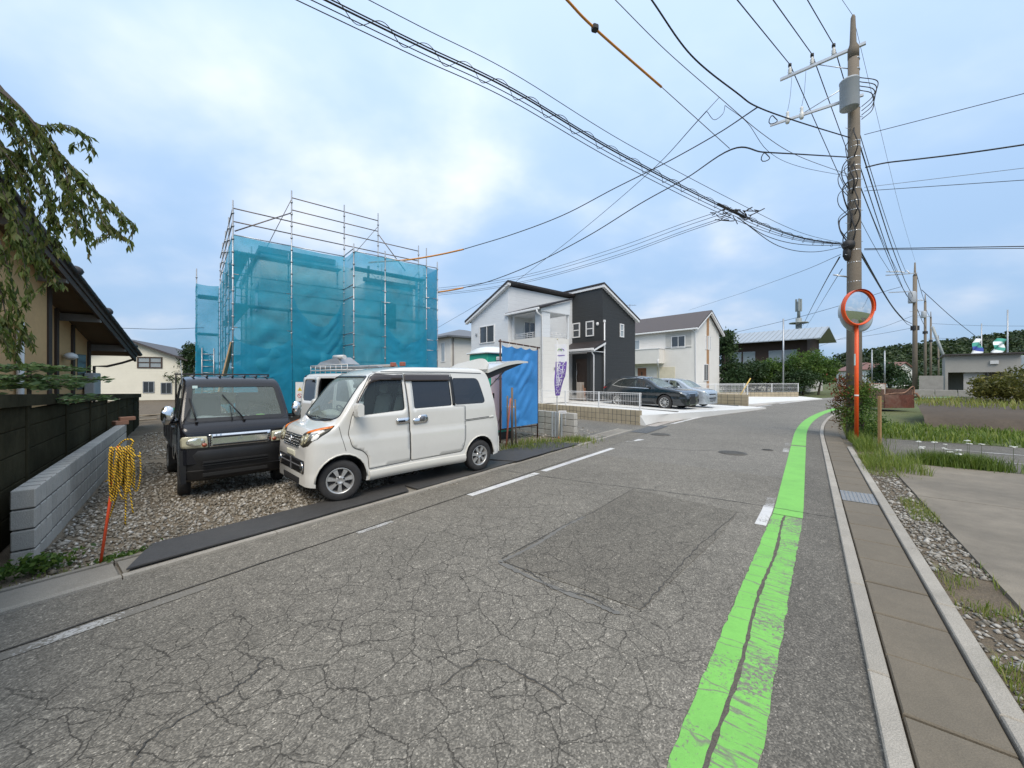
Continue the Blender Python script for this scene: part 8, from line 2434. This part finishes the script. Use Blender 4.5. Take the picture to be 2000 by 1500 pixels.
# far grass band, dark bank and yard
strip('grass_band', 15.2, 19.5, 1.3, 30, .005, GRASSLAND, 8)
n = 9000
P = np.array([R(random.uniform(15.2, 19.6), 1.4 + 24 * random.random() ** 1.3, 0) for _ in range(n)])
grass_tuft(P, .22, .03, GRASS_M, 'meadow_grass', 'bright green grass band beyond the old forecourt', None, 'stuff', .6, (.05, .7))
BANK = M('dark_bank_soil', (.075, .058, .042), .95, 0, .3, 1.0, .6, 12)
bk = MB()
def bank_row(s, t_, z): return R(s, t_, z)
rowsb = []
for tt in np.linspace(3.0, 34, 22):
    w_ = .2 * mnoise.noise(Vector((tt * .4, 1, 0)))
    rowsb.append((bank_row(19.4 + w_, tt, -.02), bank_row(19.9 + w_, tt, .38 + w_ * .2), bank_row(22.6 + w_, tt, .62), bank_row(24, tt, .62), bank_row(60, tt, .75)))
vs = [p for r_ in rowsb for p in r_]
bk.add(vs, [(5 * i + j, 5 * (i + 1) + j, 5 * (i + 1) + j + 1, 5 * i + j + 1) for i in range(21) for j in range(4)], 0, True)
bk.build('bank', BANK, kind='structure')
P = np.array([R(random.uniform(22.4, 30), 3 + 28 * random.random(), .60) for _ in range(7000)])
grass_tuft(P, .28, .03, GRASS_M, 'dry_grass', 'dry straw coloured grass on top of the dark bank', None, 'stuff', .6, (.6, 1))
# rusty skip
RUSTY = M('rusty_steel', (.11, .038, .026), .9, .1, .5, 2.5, .4, 25, dirt=.5, dirtcol=(.26, .20, .16))
RUSTP = M('rusty_flaking', (.26, .15, .10), .9, .1, .6, 6, .4, 30, dirt=.5, dirtcol=(.08, .04, .03))
a = G(1757, 797, .15); sk2 = thing('rusty_skip', 'rusty open steel skip standing in the grass by the shrub', 'skip', (a.x, a.y, 0), radians(4))
MB().bb(-.85, .85, 0, .05, .15, .85).build('side_panel', RUSTY, sk2); MB().bb(-.85, .85, 1.45, 1.5, .15, 1.45).build('back_panel', RUSTP, sk2)
for x in (-.85, .80): MB().bb(x, x + .05, .052, 1.448, .15, 1.15).build('end_panel', RUSTP, sk2)
MB().bb(-.82, .82, .06, 1.44, .15, .2).build('floor', RUSTY, sk2)
MB().bb(-.1, .75, 1.40, 1.445, .75, 1.40).build('torn_plate', M('flaked_white', (.5, .47, .43), .8, 0, .6, 8), sk2)
q = MB(); q.tube([(.88, -.05, .95), (1.15, -.1, .55)], .05, 8); q.build('hook_arm', RUSTP, sk2)
q = MB(); q.tube(catmull([(-.85, .02, .86), (-.3, .02, .93), (.3, .02, .97), (.8, .02, 1.30), (.86, .02, .86)], 6), .03, 6); q.build('rim_tube', RUSTP, sk2)
# grey open-fronted shed
a = W(1846, 742, 30); sh = thing('grey_shed', 'grey open fronted shed with flat roof in the yard', 'shed', (a.x, a.y, .65), radians(-46))
GREYW = M('shed_grey', (.33, .32, .295), .8, 0, .08, 1.0, .1, 20, dirt=.2, dirtcol=(.2, .19, .17))
MB().bb(0, 3.6, 0, 4, 1.55, 2.85).build('upper_wall', GREYW, sh)
MB().bb(-.15, 3.75, -.3, 4.2, 2.86, 2.96).build('roof', ROOFBR, sh)
MB().bb(0, 3.6, 3.9, 4.0, 0, 1.549).build('back_wall', GREYW, sh)
MB().bb(.0, .15, 0, 3.89, 0, 1.549).build('side_wall', GREYW, sh)
MB().bb(.95, 2.0, .3, .42, 0, 1.549).build('inner_panel', M('shed_panel', (.40, .385, .36), .8), sh)
MB().bb(2.05, 2.15, 0, .2, 0, 1.549).build('post', DARK, sh)
MB().bb(2.2, 2.6, -.12, -.001, 2.15, 2.4).build('vent', WHITEM, sh)
MB().bb(-1.4, -.1, -.2, .1, 0, 1.3).build('side_slab', M('old_slab', (.30, .285, .26), .9, 0, .2, 3), sh)
MB().bb(.1, 1.2, -.25, .0, .05, .14).build('step', DARK, sh)
b0 = Vector(sh.location)
for i in range(5):
    MB().box((b0.x - 1.6 + i * .85, b0.y + .1 - i * .80, .60), (1.12, .25, .5), radians(-44), bev=.02).build('concrete_block', M('old_slab', (.30, .285, .26), .9, 0, .2, 3), label=['grey concrete block, leftmost of the row below the shed', 'grey concrete block, second from left below the shed', 'grey concrete block, middle of the row below the shed', 'grey concrete block, fourth from left below the shed', 'grey concrete block, rightmost of the row below the shed'][i], cat='block', group='concrete blocks below the shed')
# olive bush at the right edge
bb_ = W(1985, 745, 17)
tree('olive_bush', 'yellow olive bush at the right edge before the shed', 'shrub', (bb_.x, bb_.y, .3), [((bb_.x, bb_.y, 1.35), (1.1, .9, .75)), ((bb_.x + 1, bb_.y, 1.5), (1.2, .9, .8)), ((bb_.x - .8, bb_.y + .2, 1.25), (.6, .5, .4))], LEAF_OLIVE, 1600, .16, .4, .18, 40, .05)
wt_ = W(1990, 725, 33); MB().box((wt_.x + 2, wt_.y, 2.4), (4, 3, 2.6), .1, bev=.02).build('white_container', M('container_white', (.60, .62, .62), .6, 0, .05), label='pale container behind the olive bush at the right edge', cat='container')
# cloth banners on poles
def cloth_banner(label, cols, tl, tr_, bl, br, Y_, wav):
    t_ = thing('cloth_banner', label, 'banner', tuple(W(*tl, Y_)))
    A_, B_2, C2, D2 = W(*tl, Y_), W(*tr_, Y_ + .3), W(*bl, Y_ - .2), W(*br, Y_)
    n_ = len(cols)
    for i, m_ in enumerate(cols):
        q = MB(); q.grid(8, 5, lambda u, v: (A_.lerp(B_2, u)).lerp(C2.lerp(D2, u), (i + v) / n_) + Vector((0, wav * sin(u * 7 + (i + v) * 1.5), .05 * sin(u * 5)))); q.build('cloth_band', m_, t_, world=True)
CB, CG, CWt = M('cloth_blue', (.035, .065, .30), .8), M('cloth_green', (.05, .28, .22), .8), M('cloth_white', (.68, .72, .74), .8)
cloth_banner('blue green and white cloth hanging from a pole above the shed', [CWt, CG, CB, CWt], (1906, 662), (1918, 662), (1893, 692), (1918, 694), 33, .12)
cloth_banner('green and white striped cloth flying above the shed', [CG, CWt, CG, CWt], (1948, 660), (1968, 664), (1934, 688), (1954, 692), 33, .15)
for px_, y0, Y_, lb, r_ in ((1917, 632, 33.2, 'thin white pole carrying the blue cloth', .04), (1968, 605, 34, 'thin grey pole right of the striped cloth', .05), (1703, 683, 46, 'thin pale pole, first right of the big utility pole', .06), (1728, 685, 44, 'thin pale pole, second right of the big utility pole', .07)):
    p = W(px_, y0, Y_); MB().tube([(p.x, p.y, 0), (p.x, p.y, p.z)], r_, 6).build('thin_pole', STEEL, label=lb, cat='pole', group='thin poles in the yards')
p = W(1846, 700, 40); q_ = W(1821, 638, 40); MB().tube([(p.x + .6, p.y, p.z - 1.8), q_], .12, 8).build('leaning_brace', M('brace_grey', (.33, .36, .36), .6, .2), label='slanting grey brace pole leaning on the far utility poles', cat='pole')
# small far houses
for (px_, Y_, w_, he, hr, rz, col, lb) in ((1693, 85, 6.5, 3.6, 5.2, -20, (.62, .60, .56), 'tiny white house far off left of the thin poles'), (1765, 78, 5.0, 3.8, 5.0, 15, (.70, .70, .68), 'tiny white walled house far off beside the utility poles')):
    gable_house('far_house', lb, ((px_ - 1000) / F * Y_, Y_, 0), radians(rz), w_, 6, he, hr, M('far_wall_%d' % px_, col, .8), M('roof_red_far', (.20, .10, .08), .7), .4)
tree('yard_tree', 'round dark tree between the tiny far houses', 'tree', at(1738, 72, 0), [(at(1738, 72, 2.2), (3.2, 2.5, 2.0)), (at(1728, 72, 3.2), (1.8, 1.5, 1.4))], LEAF_DARK, 1800, .45, .5, .5, 40, .3)
tree('yard_bush', 'low bluish bush under the far utility poles', 'shrub', at(1775, 55, 0), [(at(1775, 55, 1.0), (2.0, 1.2, .9))], LEAF_DARK, 900, .35, .5, .35, 30, .1)
# wooded hill
hb_ = MB()
def hill_h(x):                       # height along the ridge, by world x at Y = 260
    px_ = 1000 + x / 260 * F
    return 1.7 + float(np.interp(px_, [1200, 1500, 1620, 1680, 1750, 1800, 1870, 1930, 1990, 2100, 2400, 3000], [3, 10, 15, 46, 58, 66, 72, 80, 90, 100, 90, 60])) * 260 / F
def hsurf(u, v):
    x = 20 + 700 * u; y = 170 + 220 * v
    k = min(1.0, max(0.0, (y - 170) / 90.0)) ** .8 * (1.0 if y < 280 else max(.3, 1 - (y - 280) / 250))
    return Vector((x * (1 + (y - 260) / 900), y, -1 + hill_h(x) * k * .93))
hb_.grid(70, 26, hsurf); hb_.build('hill', M('hill_under_trees', (.03, .045, .02), .95, 0, .3, .1), kind='structure')
nt_ = 3800
Pt = []
for _ in range(nt_):
    u, v = random.random() ** 1.1, random.random() * .56
    p = hsurf(u, v)
    if p.x / p.y < .55 or p.x / p.y > 1.7: continue
    Pt.append((p.x, p.y, p.z))
Pt = np.array(Pt); k = len(Pt)
per = 42
sz = RNG.uniform(1.6, 3.4, k)
C = np.repeat(Pt, per, 0); d_ = RNG.normal(size=(k * per, 3)); d_ /= np.linalg.norm(d_, axis=1, keepdims=True)
C = C + d_ * np.repeat(sz, per)[:, None] * np.array([1, 1, .95]) * RNG.uniform(.7, 1.05, (k * per, 1)) + np.stack([np.zeros(k * per), np.zeros(k * per), np.repeat(sz, per) * .8], 1)
V, Fq = leaf_quads(C, 1.5, .8)
T = np.clip(np.repeat(RNG.uniform(0, .8, k), per) + RNG.uniform(0, .25, k * per), 0, 1)
tag(link('forest', np_mesh('forest', V, Fq, leaf_mat('forest_leaf', [(.020, .036, .014), (.035, .058, .02), (.06, .085, .028)], .15), T)), 'dark green wooded hill behind the yards', None, None, 'stuff')

# seen only in the mirror: the street behind the camera
for (sr, tr2, w_, dp, he, hr, lb, m1) in ((-20, -13, 9, 8, 5.2, 7.0, 'pale two storey house reflected in the traffic mirror', WARMW), (-24, 11, 10, 8, 3.2, 5.4, 'grey low house reflected on the right of the traffic mirror', GREYW)):
    p = R(sr, tr2); g_ = gable_house('street_house', lb, (p.x, p.y, 0), TH + (pi / 2 if tr2 < 0 else -pi / 2), w_, dp, he, hr, m1, ROOFBR)
    for x in (-3, -.6, 1.8): win(g_, x, 1.0, 1.3, 1.2, 0, FASC, WGLASS)
# ================================================================== utility poles and wires
PCON = M('pole_concrete', (.185, .155, .12), .85, 0, .16, 1.2, .3, 40, dirt=.35, dirtcol=(.13, .11, .085), fleck=.08)
BLKW = M('cable_black', (.018, .018, .019), .6, 0, .1, 5)
GREYC = M('cable_grey', (.16, .165, .17), .6, 0, .1, 5)
SLEEVE = M('orange_sleeve', (.62, .26, .04), .5, 0, .12, 5)
PORC = M('porcelain', (.66, .66, .64), .3, 0, .08, 8)
TRF = M('transformer_grey', (.36, .39, .42), .5, 0, .06, 3, dirt=.15, dirtcol=(.3, .3, .3))
PX, PY = 9.80, 11.0
up = thing('utility_pole', 'tall concrete utility pole with transformer behind the traffic mirror', 'utility pole', (PX, PY, 0))
MB().tube([(0, 0, -.1), (0, 0, 4), (0, 0, 8), (-.02, 0, 10.9)], [.182, .165, .142, .125], 18).build('shaft', PCON, up)
MB().tube([(-.02, 0, 10.88), (-.02, 0, 11.15), (-.03, 0, 11.3), (-.03, 0, 12.05), (-.03, 0, 12.12)], [.132, .132, .08, .055, .03], 12).build('pole_top', PCON, up)
BAND = M('steel_band', (.50, .52, .54), .35, .7)
for z in (3.9, 4.45, 5.0, 5.35, 5.9, 6.5, 6.75, 7.1, 7.35, 7.6, 7.75, 8.0, 8.3, 8.45, 9.4, 9.9, 10.5, 10.8):
    r_ = .182 - .0053 * z + .004
    MB().tube([(0, 0, z), (0, 0, z + .035)], r_, 16).build('band', BAND, up)
for i, z in enumerate(np.arange(5.2, 9.4, .45)):
    a = (0.3 if i % 2 else .3 + pi)
    MB().tube([(.1 * cos(a), .1 * sin(a), z), (.36 * cos(a), .36 * sin(a), z + .03)], .009, 5).build('step_bolt', BAND, up)
# cross arms
def arm(z, dirv, L_, back=.25, s_=.075):
    d_ = Vector((dirv[0], dirv[1], 0)).normalized()
    a, b = -d_ * back, d_ * L_
    mb = MB(); mb.box((a + b) / 2 + Vector((0, 0, z)), ((b - a).length, s_, s_), atan2(d_.y, d_.x)); return mb.build('cross_arm', BAND, up), d_
_, ad_ = arm(11.18, (-.74, .67), 1.75)
INS = []
for k in (.45, .95, 1.5):
    q = MB(); p = ad_ * k + Vector((0, 0, 11.22))
    q.lathe([(.035, 0), (.06, .03), (.035, .06), (.06, .09), (.035, .12), (.055, .15), (.03, .2), (.03, .27)], 12, Matrix.Translation(p)); q.build('insulator', [PORC], up)
    q = MB(); q.tube([p + Vector((0, 0, .24)), p + Vector((0, 0, .33))], .045, 8); q.build('insulator_cap', BLKW, up)
    INS.append(Vector((PX, PY, 0)) + p + Vector((0, 0, .31)))
_, ad2 = arm(9.75, (-.80, .60), 2.0, .2, .065)
q = MB(); q.tube([ad2 * .05 + Vector((0, 0, 10.2)), ad2 * 1.2 + Vector((0, 0, 9.78))], .014, 5); q.build('arm_brace', BAND, up)
q = MB(); q.tube([ad_ * .05 + Vector((0, 0, 10.6)), ad_ * .8 + Vector((0, 0, 11.14))], .014, 5); q.build('arm_brace', BAND, up)
for k in (1.2, 1.55):
    p = ad2 * k + Vector((0, 0, 9.75)); q = MB(); q.lathe([(.04, -.12), (.06, -.08), (.06, .06), (.035, .1), (.05, .14), (.035, .18), (.05, .22), (.02, .26)], 10, Matrix.Translation(p)); q.build('cutout', PORC, up)
    MB().tube(catmull([p + Vector((0, 0, .26)), p + Vector((.08, 0, .7)), ad_ * (k - .1) + Vector((0, 0, 11.1))], 6), .006, 4).build('lead_wire', BLKW, up)
# transformer
tc0 = Vector((-.33, -.22, 0))
q = MB(); q.lathe([(.20, 9.28), (.215, 9.30), (.215, 10.02), (.225, 10.03), (.225, 10.06), (.20, 10.09), (.01, 10.12)], 24, Matrix.Translation(tc0)); tro = q.build('transformer', TRF, up)
for a in (.6, 1.7, 2.8):
    q = MB(); q.lathe([(.02, 10.0), (.035, 10.03), (.02, 10.06), (.035, 10.09), (.015, 10.14)], 8, Matrix.Translation(tc0 + Vector((.15 * cos(a), .15 * sin(a), 0)))); q.build('bushing', PORC, tro)
q = MB(); q.box(tc0 * .5 + Vector((0, 0, 9.8)), (.3, .1, .08), atan2(tc0.y, tc0.x)); q.box(tc0 * .5 + Vector((0, 0, 9.45)), (.3, .1, .08), atan2(tc0.y, tc0.x)); q.build('transformer_bracket', BAND, tro)
random.seed(5)
q = MB()
for i in range(4):
    z = 9.4 + .12 * i; q.tube(catmull([(.05, -.1, z + .5), (.38 + .05 * i, -.15, z + .35), (.42, -.12, z - .05), (.1, -.13, z - .35)], 6), .012, 5)
for i in range(16):
    z = random.uniform(5.6, 8.6); a = random.uniform(2.2, 4.2); r_ = random.uniform(.2, .34)
    q.tube(catmull([(.12 * cos(a), .12 * sin(a), z + .35), (r_ * cos(a), r_ * sin(a), z + .15), (r_ * 1.05 * cos(a + .3), r_ * 1.05 * sin(a + .3), z - .2), (.14 * cos(a), .14 * sin(a), z - .5)], 5), random.choice((.010, .014, .018)), 5)
q.build('loose_cables', BLKW, up)
q = MB(); blob(q, (-.20, -.05, 5.52), (.16, .14, .16), 8.0, 8); blob(q, (-.22, -.02, 5.3), (.10, .1, .22), 12.0, 8); q.build('cable_joint', BLKW, up)
MB().tube([(-.12, .02, 4.62), (-.55, .06, 4.70)], .022, 6).build('stay_arm', BAND, up)
# ---- wires
def yp(px_, d_=(-.86, -.5), o=(PX, PY)):
    """distance at which a wire leaving the pole in plan direction d_ crosses the column of a pixel"""
    r_ = (px_ - 1000.0) / F
    k = (o[0] - o[1] * r_) / (-d_[0] + d_[1] * r_)
    return o[1] + d_[1] * k
def wire(label, pts, r, mat=BLKW, sub=8, name='overhead_wire', n=5, extra=None, cat='wire'):
    P = catmull(pts[:-1], sub) + [pts[-1]] if (len(pts) > 3 and (pts[-1] - pts[-2]).length > 6) else catmull(pts, sub)
    mb = MB(); mb.tube(P, r, n); o = mb.build(name, mat, label=label, cat=cat)
    return P
def to_back(seq, d_=(-.86, -.5), ext=1.6, start=None):
    P = [W(x, y, yp(x, d_)) for x, y in seq]
    if start is not None: P = [start] + P
    P.append(P[-1] + (P[-1] - P[-2]).normalized() * 14 * ext)
    return P
DB = (-.86, -.5)
for i, (ins, pq, lb) in enumerate(zip(INS, ((1577, 0), (1510, 0), (1440, 0)), ('high voltage wire leaving the innermost insulator', 'high voltage wire leaving the middle insulator', 'high voltage wire leaving the outermost insulator'))):
    e_ = W(*pq, yp(pq[0])); e2 = ins + (e_ - ins) * 3.0
    wire(lb + ' overhead', [ins, e_, e2], .012)
P3 = Vector((35.7, 34.0, 0))
for ins, off, lb in zip(INS, (-.5, -1.2, -1.9), ('innermost', 'middle', 'outermost')):
    e_ = P3 + Vector((off, .3, 11.2)); md_ = ins.lerp(e_, .5) - Vector((0, 0, .55))
    wire('high voltage wire from the %s insulator to the far pole' % lb, [ins, ins.lerp(e_, .25) - Vector((0, 0, .4)), md_, ins.lerp(e_, .75) - Vector((0, 0, .4)), e_], .014)
top0 = Vector((PX - .03, PY, 12.1)); e_ = W(1645, 0, 10.6)
wire('thin earth wire running up from the pole tip', [top0, e_, top0 + (e_ - top0) * 6], .006, GREYC)
wire('thin earth wire from the pole tip to the far pole', [top0, top0.lerp(P3 + Vector((0, 0, 12.1)), .5) - Vector((0, 0, .5)), P3 + Vector((0, 0, 12.1))], .006, GREYC)
# bundle with spiral hangers
S0 = Vector((PX - .15, PY - .1, 5.50))
bund = [(1560, 462), (1430, 410), (1215, 300), (1000, 172), (820, 85), (640, -4)]
names = ('messenger cable carrying the spiral bundle', 'thick cable in the middle of the spiral bundle', 'thin cable below the spiral bundle', 'upper thin cable above the spiral bundle', 'second thin cable along the spiral bundle')
offs = ((0, 0, .0, .008), (.02, .02, -.030, .011), (-.02, .03, -.15, .006), (.03, -.03, .17, .005), (.0, .05, -.07, .006))
for (dx, dy, dz, r_), lb in zip(offs, names):
    pts = [S0] + [W(x, y, yp(x)) + Vector((dx, dy, dz * (1.0 if x < 1500 else .5))) for x, y in bund]
    pts.append(pts[-1] + (pts[-1] - pts[-2]) * 2.5)
    wire(lb, pts, r_, BLKW, 10)
pts = [S0] + [W(x, y, yp(x)) for x, y in bund]; C = catmull(pts, 70); acc = 0.0; hel = []; last = C[0]
for i, p in enumerate(C):
    acc += (p - last).length; last = p
    tg = (C[min(i + 1, len(C) - 1)] - C[max(i - 1, 0)]).normalized()
    a_ = Vector((0, 0, 1)) - tg * tg.z; a_.normalize(); b3 = tg.cross(a_)
    ph = acc * 2 * pi / .52
    hel.append(p + (a_ * (cos(ph) - .75) + b3 * sin(ph)) * .065)
MB().tube(hel, .0045, 4).build('spiral_hanger', BLKW, label='spiral hanger wire coiled round the cable bundle', cat='wire')
q = MB()
jp = W(1430, 412, yp(1430))
for i in range(18):
    a_ = jp + Vector((random.gauss(0, .22), random.gauss(0, .10), random.gauss(-.04, .06)))
    q.tube(catmull([a_, a_ + Vector((random.gauss(0, .1), 0, random.uniform(-.12, .06))), a_ + Vector((random.gauss(0, .2), 0, random.gauss(0, .06)))], 4), .010, 4)
q.tube([jp - Vector((.4, .2, -.05)), jp + Vector((.4, .2, -.05))], .03, 6)
q.build('branch_box', BLKW, label='black cable branch joint on the spiral bundle', cat='cable joint')
for i, (seq, lb) in enumerate((([(1440, 425), (1500, 462), (1570, 478)], 'slack cable sagging below the bundle near the pole'), ([(1450, 432), (1520, 480), (1590, 492)], 'second slack cable sagging below the bundle near the pole'))):
    wire(lb, [W(x, y, yp(x)) for x, y in seq] + [S0], .008)
# low voltage mains and their branches
c1 = [(1560, 238), (1480, 209), (1440, 182), (1350, 108), (1270, -4)]
wire('thick twisted main cable overhead, upper of the two', to_back(c1, start=Vector((PX - .15, PY, 8.62))), .015, BLKW, 12)
c2 = [(1560, 305), (1490, 262), (1405, 190), (1300, 98), (1198, -4)]
wire('thin bare wire crossing above the orange sleeve', to_back(c2, start=Vector((PX - .15, PY, 7.55))), .007, GREYC)
s1 = [W(x, y, yp(x)) for x, y in ((1425, 290), (1290, 168))]
sl = [W(x, y, yp(x)) for x, y in ((1292, 170), (1160, 54), (1100, -8))]
wire('thin wire running into the orange sleeve', s1, .007, GREYC, 4)
sl.append(sl[-1] + (sl[-1] - sl[-2]) * 2)
wire('long orange protective sleeve on the overhead wire', sl, .019, SLEEVE, 6, 'wire_sleeve', 8, cat='wire sleeve')
p = W(1162, 55, yp(1162)); MB().box(p, (.10, .10, .10), .3, bev=.02).build('sleeve_clamp', BLKW, label='black clamp halfway along the long orange sleeve', cat='clamp')
dropA = [W(1480, 209, yp(1480)), W(1400, 262, 11.0), W(1300, 318, 12.0), W(1200, 368, 13.0), W(1100, 420, 14.0), W(1000, 458, 15.0), W(905, 487, 15.9)]
wire('upper service drop cable to the scaffolded house', dropA, .016)
wire('orange sleeve on the upper service drop at the scaffold', [W(905, 487, 15.9), W(860, 497, 16.3), W(800, 507, 16.6), W(720, 513, 16.9)], .035, SLEEVE, 5, 'wire_sleeve', 8, cat='wire sleeve')
dropB = [Vector((PX - .15, PY, 8.05)), W(1560, 301, yp(1560)), W(1490, 297, yp(1490)), W(1428, 292, yp(1428)), W(1340, 348, 11.2), W(1250, 398, 12.3), W(1150, 460, 13.6), W(1050, 512, 15.0), W(960, 548, 16.2), W(905, 562, 16.8)]
wire('lower service drop cable to the scaffolded house', dropB, .016)
wire('orange sleeve on the lower service drop at the scaffold', [W(905, 562, 16.8), W(880, 567, 17.0), W(853, 571, 17.2)], .035, SLEEVE, 4, 'wire_sleeve', 8, cat='wire sleeve')
for px_, py_, k in ((1495, 307, .09), (1510, 234, .09)):
    p = W(px_, py_, yp(px_)); q = MB(); q.tube([p + Vector((k * cos(a), .03 * sin(2 * a), k * sin(a))) for a in np.linspace(0, 2 * pi * 2.4, 30)], .010, 5)
    q.build('cable_coil', BLKW, label='small coil of spare cable on the %s main' % ('lower' if py_ > 300 else 'upper'), cat='cable coil')
for i, (y0, y1, lb) in enumerate(((405, 563, 'upper'), (412, 567, 'middle'), (420, 574, 'lower'), (424, 577, 'lowest'))):
    wire('%s thin telephone drop line towards the scaffolded house' % lb, [W(1428, y0, yp(1428)), W(1330, y0 + 33, 11.5), W(1200, y0 + 80, 13.5), W(1050, y0 + (y1 - y0) * .80, 15.6), W(940, y1 - 10, 17), W(853, y1, 18)], .007)
wire('long thin wire slanting down from the mains behind the white house', [W(1380, 217, yp(1380)), W(1270, 335, 13), W(1130, 455, 17), W(1000, 556, 22), W(855, 640, 28)], .010)
q = MB(); q.tube(catmull([W(1405, 190, yp(1405)), W(1380, 217, yp(1380))], 3), .006, 4); q.tube(catmull([W(1381, 218, yp(1381)), W(1395, 234, yp(1395)), W(1412, 222, yp(1412)), W(1416, 206, yp(1416))], 6), .006, 4); q.tube(catmull([W(1416, 206, yp(1416)), W(1460, 240, yp(1460)), W(1500, 295, yp(1500)), W(1560, 325, yp(1560)), Vector((PX - .15, PY, 7.5))], 6), .006, 4)
q.build('jumper_wire', BLKW, label='looping jumper wire hanging from the thin bare wire', cat='wire')
# towards the right
def rt(y0, y1, x1=2010, Ya=11.0, Yb=9.0, r=.012, mat=BLKW, sag=0, lb=''):
    a_ = W(1688, y0, Ya); b3 = W(x1, y1, Yb); b4 = b3 + (b3 - a_) * 1.5
    wire(lb, [a_, a_.lerp(b3, .4) + Vector((0, 0, -sag)), b3, b4], r, mat)
rt(263, 180, r=.009, lb='highest wire leaving the pole to the right'); rt(366, 327, r=.006, mat=GREYC, lb='thin grey wire leaving the pole to the right')
rt(373, 351, r=.008, lb='wire just below the thin grey one to the right'); rt(486, 481, r=.012, lb='level cable leaving the pole joint to the right'); rt(488, 485, r=.009, lb='second level cable leaving the pole joint to the right')
wire('thick black cable leaving the pole to the right', [W(1690, 327, 11), W(1730, 318, 10.8), W(1790, 311, 10.4), W(1880, 300, 9.9), W(2010, 281, 9.2), W(2400, 220, 8)], .020)
# towards the far poles
for z0, z1, off, r_, lb in ((8.6, 9.0, .0, .018, 'thick main cable'), (8.0, 8.6, .2, .014, 'second main cable'), (7.4, 8.2, -.1, .012, 'third main cable'), (5.5, 6.6, .1, .022, 'telephone cable'), (5.4, 6.2, -.2, .014, 'lower telephone cable')):
    a_ = Vector((PX + .15, PY + .05, z0)); b3 = P3 + Vector((-.2, off, z1))
    wire('%s running from the big pole to the far pole' % lb, [a_, a_.lerp(b3, .33) - Vector((0, 0, .5)), a_.lerp(b3, .66) - Vector((0, 0, .5)), b3], r_)
wire('thin wire from the big pole down to the gabled white house', [W(1642, 497, 11), W(1560, 532, 16), W(1450, 572, 25), W(1345, 606, 36)], .008)
wire('spiral stay cable slanting from the big pole behind the timber house', [W(1640, 502, 11), W(1615, 545, 18), W(1590, 592, 30), W(1568, 636, 46)], .020)
wire('thin stay beside the spiral cable behind the timber house', [W(1645, 525, 11), W(1620, 565, 18), W(1596, 605, 30), W(1574, 640, 46)], .010)
wire('thin wire passing behind the traffic mirror to the timber house', [W(1424, 652, 44), W(1530, 627, 38), W(1630, 600, 33), W(1722, 571, 31), W(1760, 560, 34)], .018)
wire('thin cable between the old tan house and the scaffold', [W(238, 641, 14.2), W(320, 643, 16), W(398, 640, 18.6)], .010)
wire('thin wire from the far pole down to the timber house', [W(1785, 640, 34), W(1700, 655, 38), W(1600, 668, 45)], .014)
wire('second thin wire from the far pole across the mirror', [W(1785, 616, 34), W(1720, 640, 38), W(1640, 662, 46), W(1590, 680, 52)], .014)
# far poles
def far_pole(label, px_, Y_, ztop, trf=False, arms=(.55,)):
    x = (px_ - 1000) / F * Y_
    t_ = thing('far_utility_pole', label, 'utility pole', (x, Y_, 0), group='utility poles along the road')
    MB().tube([(0, 0, 0), (0, 0, ztop - 1.2)], [.19, .14], 10).build('shaft', PCON, t_)
    MB().tube([(0, 0, ztop - 1.2), (0, 0, ztop - 1.0), (0, 0, ztop)], [.15, .08, .05], 8).build('pole_top', PCON, t_)
    MB().box((-.9, .3, ztop - .95), (2.2, .08, .08), radians(160)).build('cross_arm', BAND, t_)
    for k in (-.4, -1.1, -1.8):
        MB().tube([(k, .1 - k * .36 * -.9 + .1, ztop - .92), (k, .2 - k * .3, ztop - .6)], .05, 6).build('insulator', PORC, t_)
    if trf:
        MB().lathe([(.25, ztop - 3.6), (.27, ztop - 3.55), (.27, ztop - 2.7), (.2, ztop - 2.6)], 14, Matrix.Translation((-.35, -.1, 0))).build('transformer', TRF, t_)
        MB().box((-.9, .2, ztop - 2.55), (2.0, .08, .08), radians(165)).build('cross_arm', BAND, t_)
    MB().bb(-.25, .25, -.15, .15, ztop - 6.0, ztop - 5.6).build('cable_joint', BLKW, t_)
    return t_
far_pole('utility pole with transformer, first one beyond the mirror', 1787, 34, 12.0, True)
far_pole('second utility pole beyond the mirror', 1807, 58, 14.5, True)
far_pole('third utility pole beyond the mirror', 1818, 76, 15.0)
far_pole('fourth and farthest utility pole beyond the mirror', 1833, 95, 12.5)
for i, (a_, b3, lb) in enumerate(((W(1790, 535, 34), W(1806, 590, 58), 'upper wire between the first and second far poles'), (W(1790, 600, 34), W(1808, 640, 58), 'lower wire between the first and second far poles'), (W(1807, 600, 58), W(1818, 622, 76), 'wire between the second and third far poles'),
                             (W(1800, 566, 36), W(1912, 662, 40), 'slanting stay wire from the first far pole to the shed'), (W(1818, 632, 76), W(2010, 637, 70), 'upper level wire crossing above the shed'), (W(1818, 660, 76), W(2010, 662, 70), 'lower level wire crossing above the shed'))):
    wire(lb, [a_, a_.lerp(b3, .5) - Vector((0, 0, .15)), b3], .025)
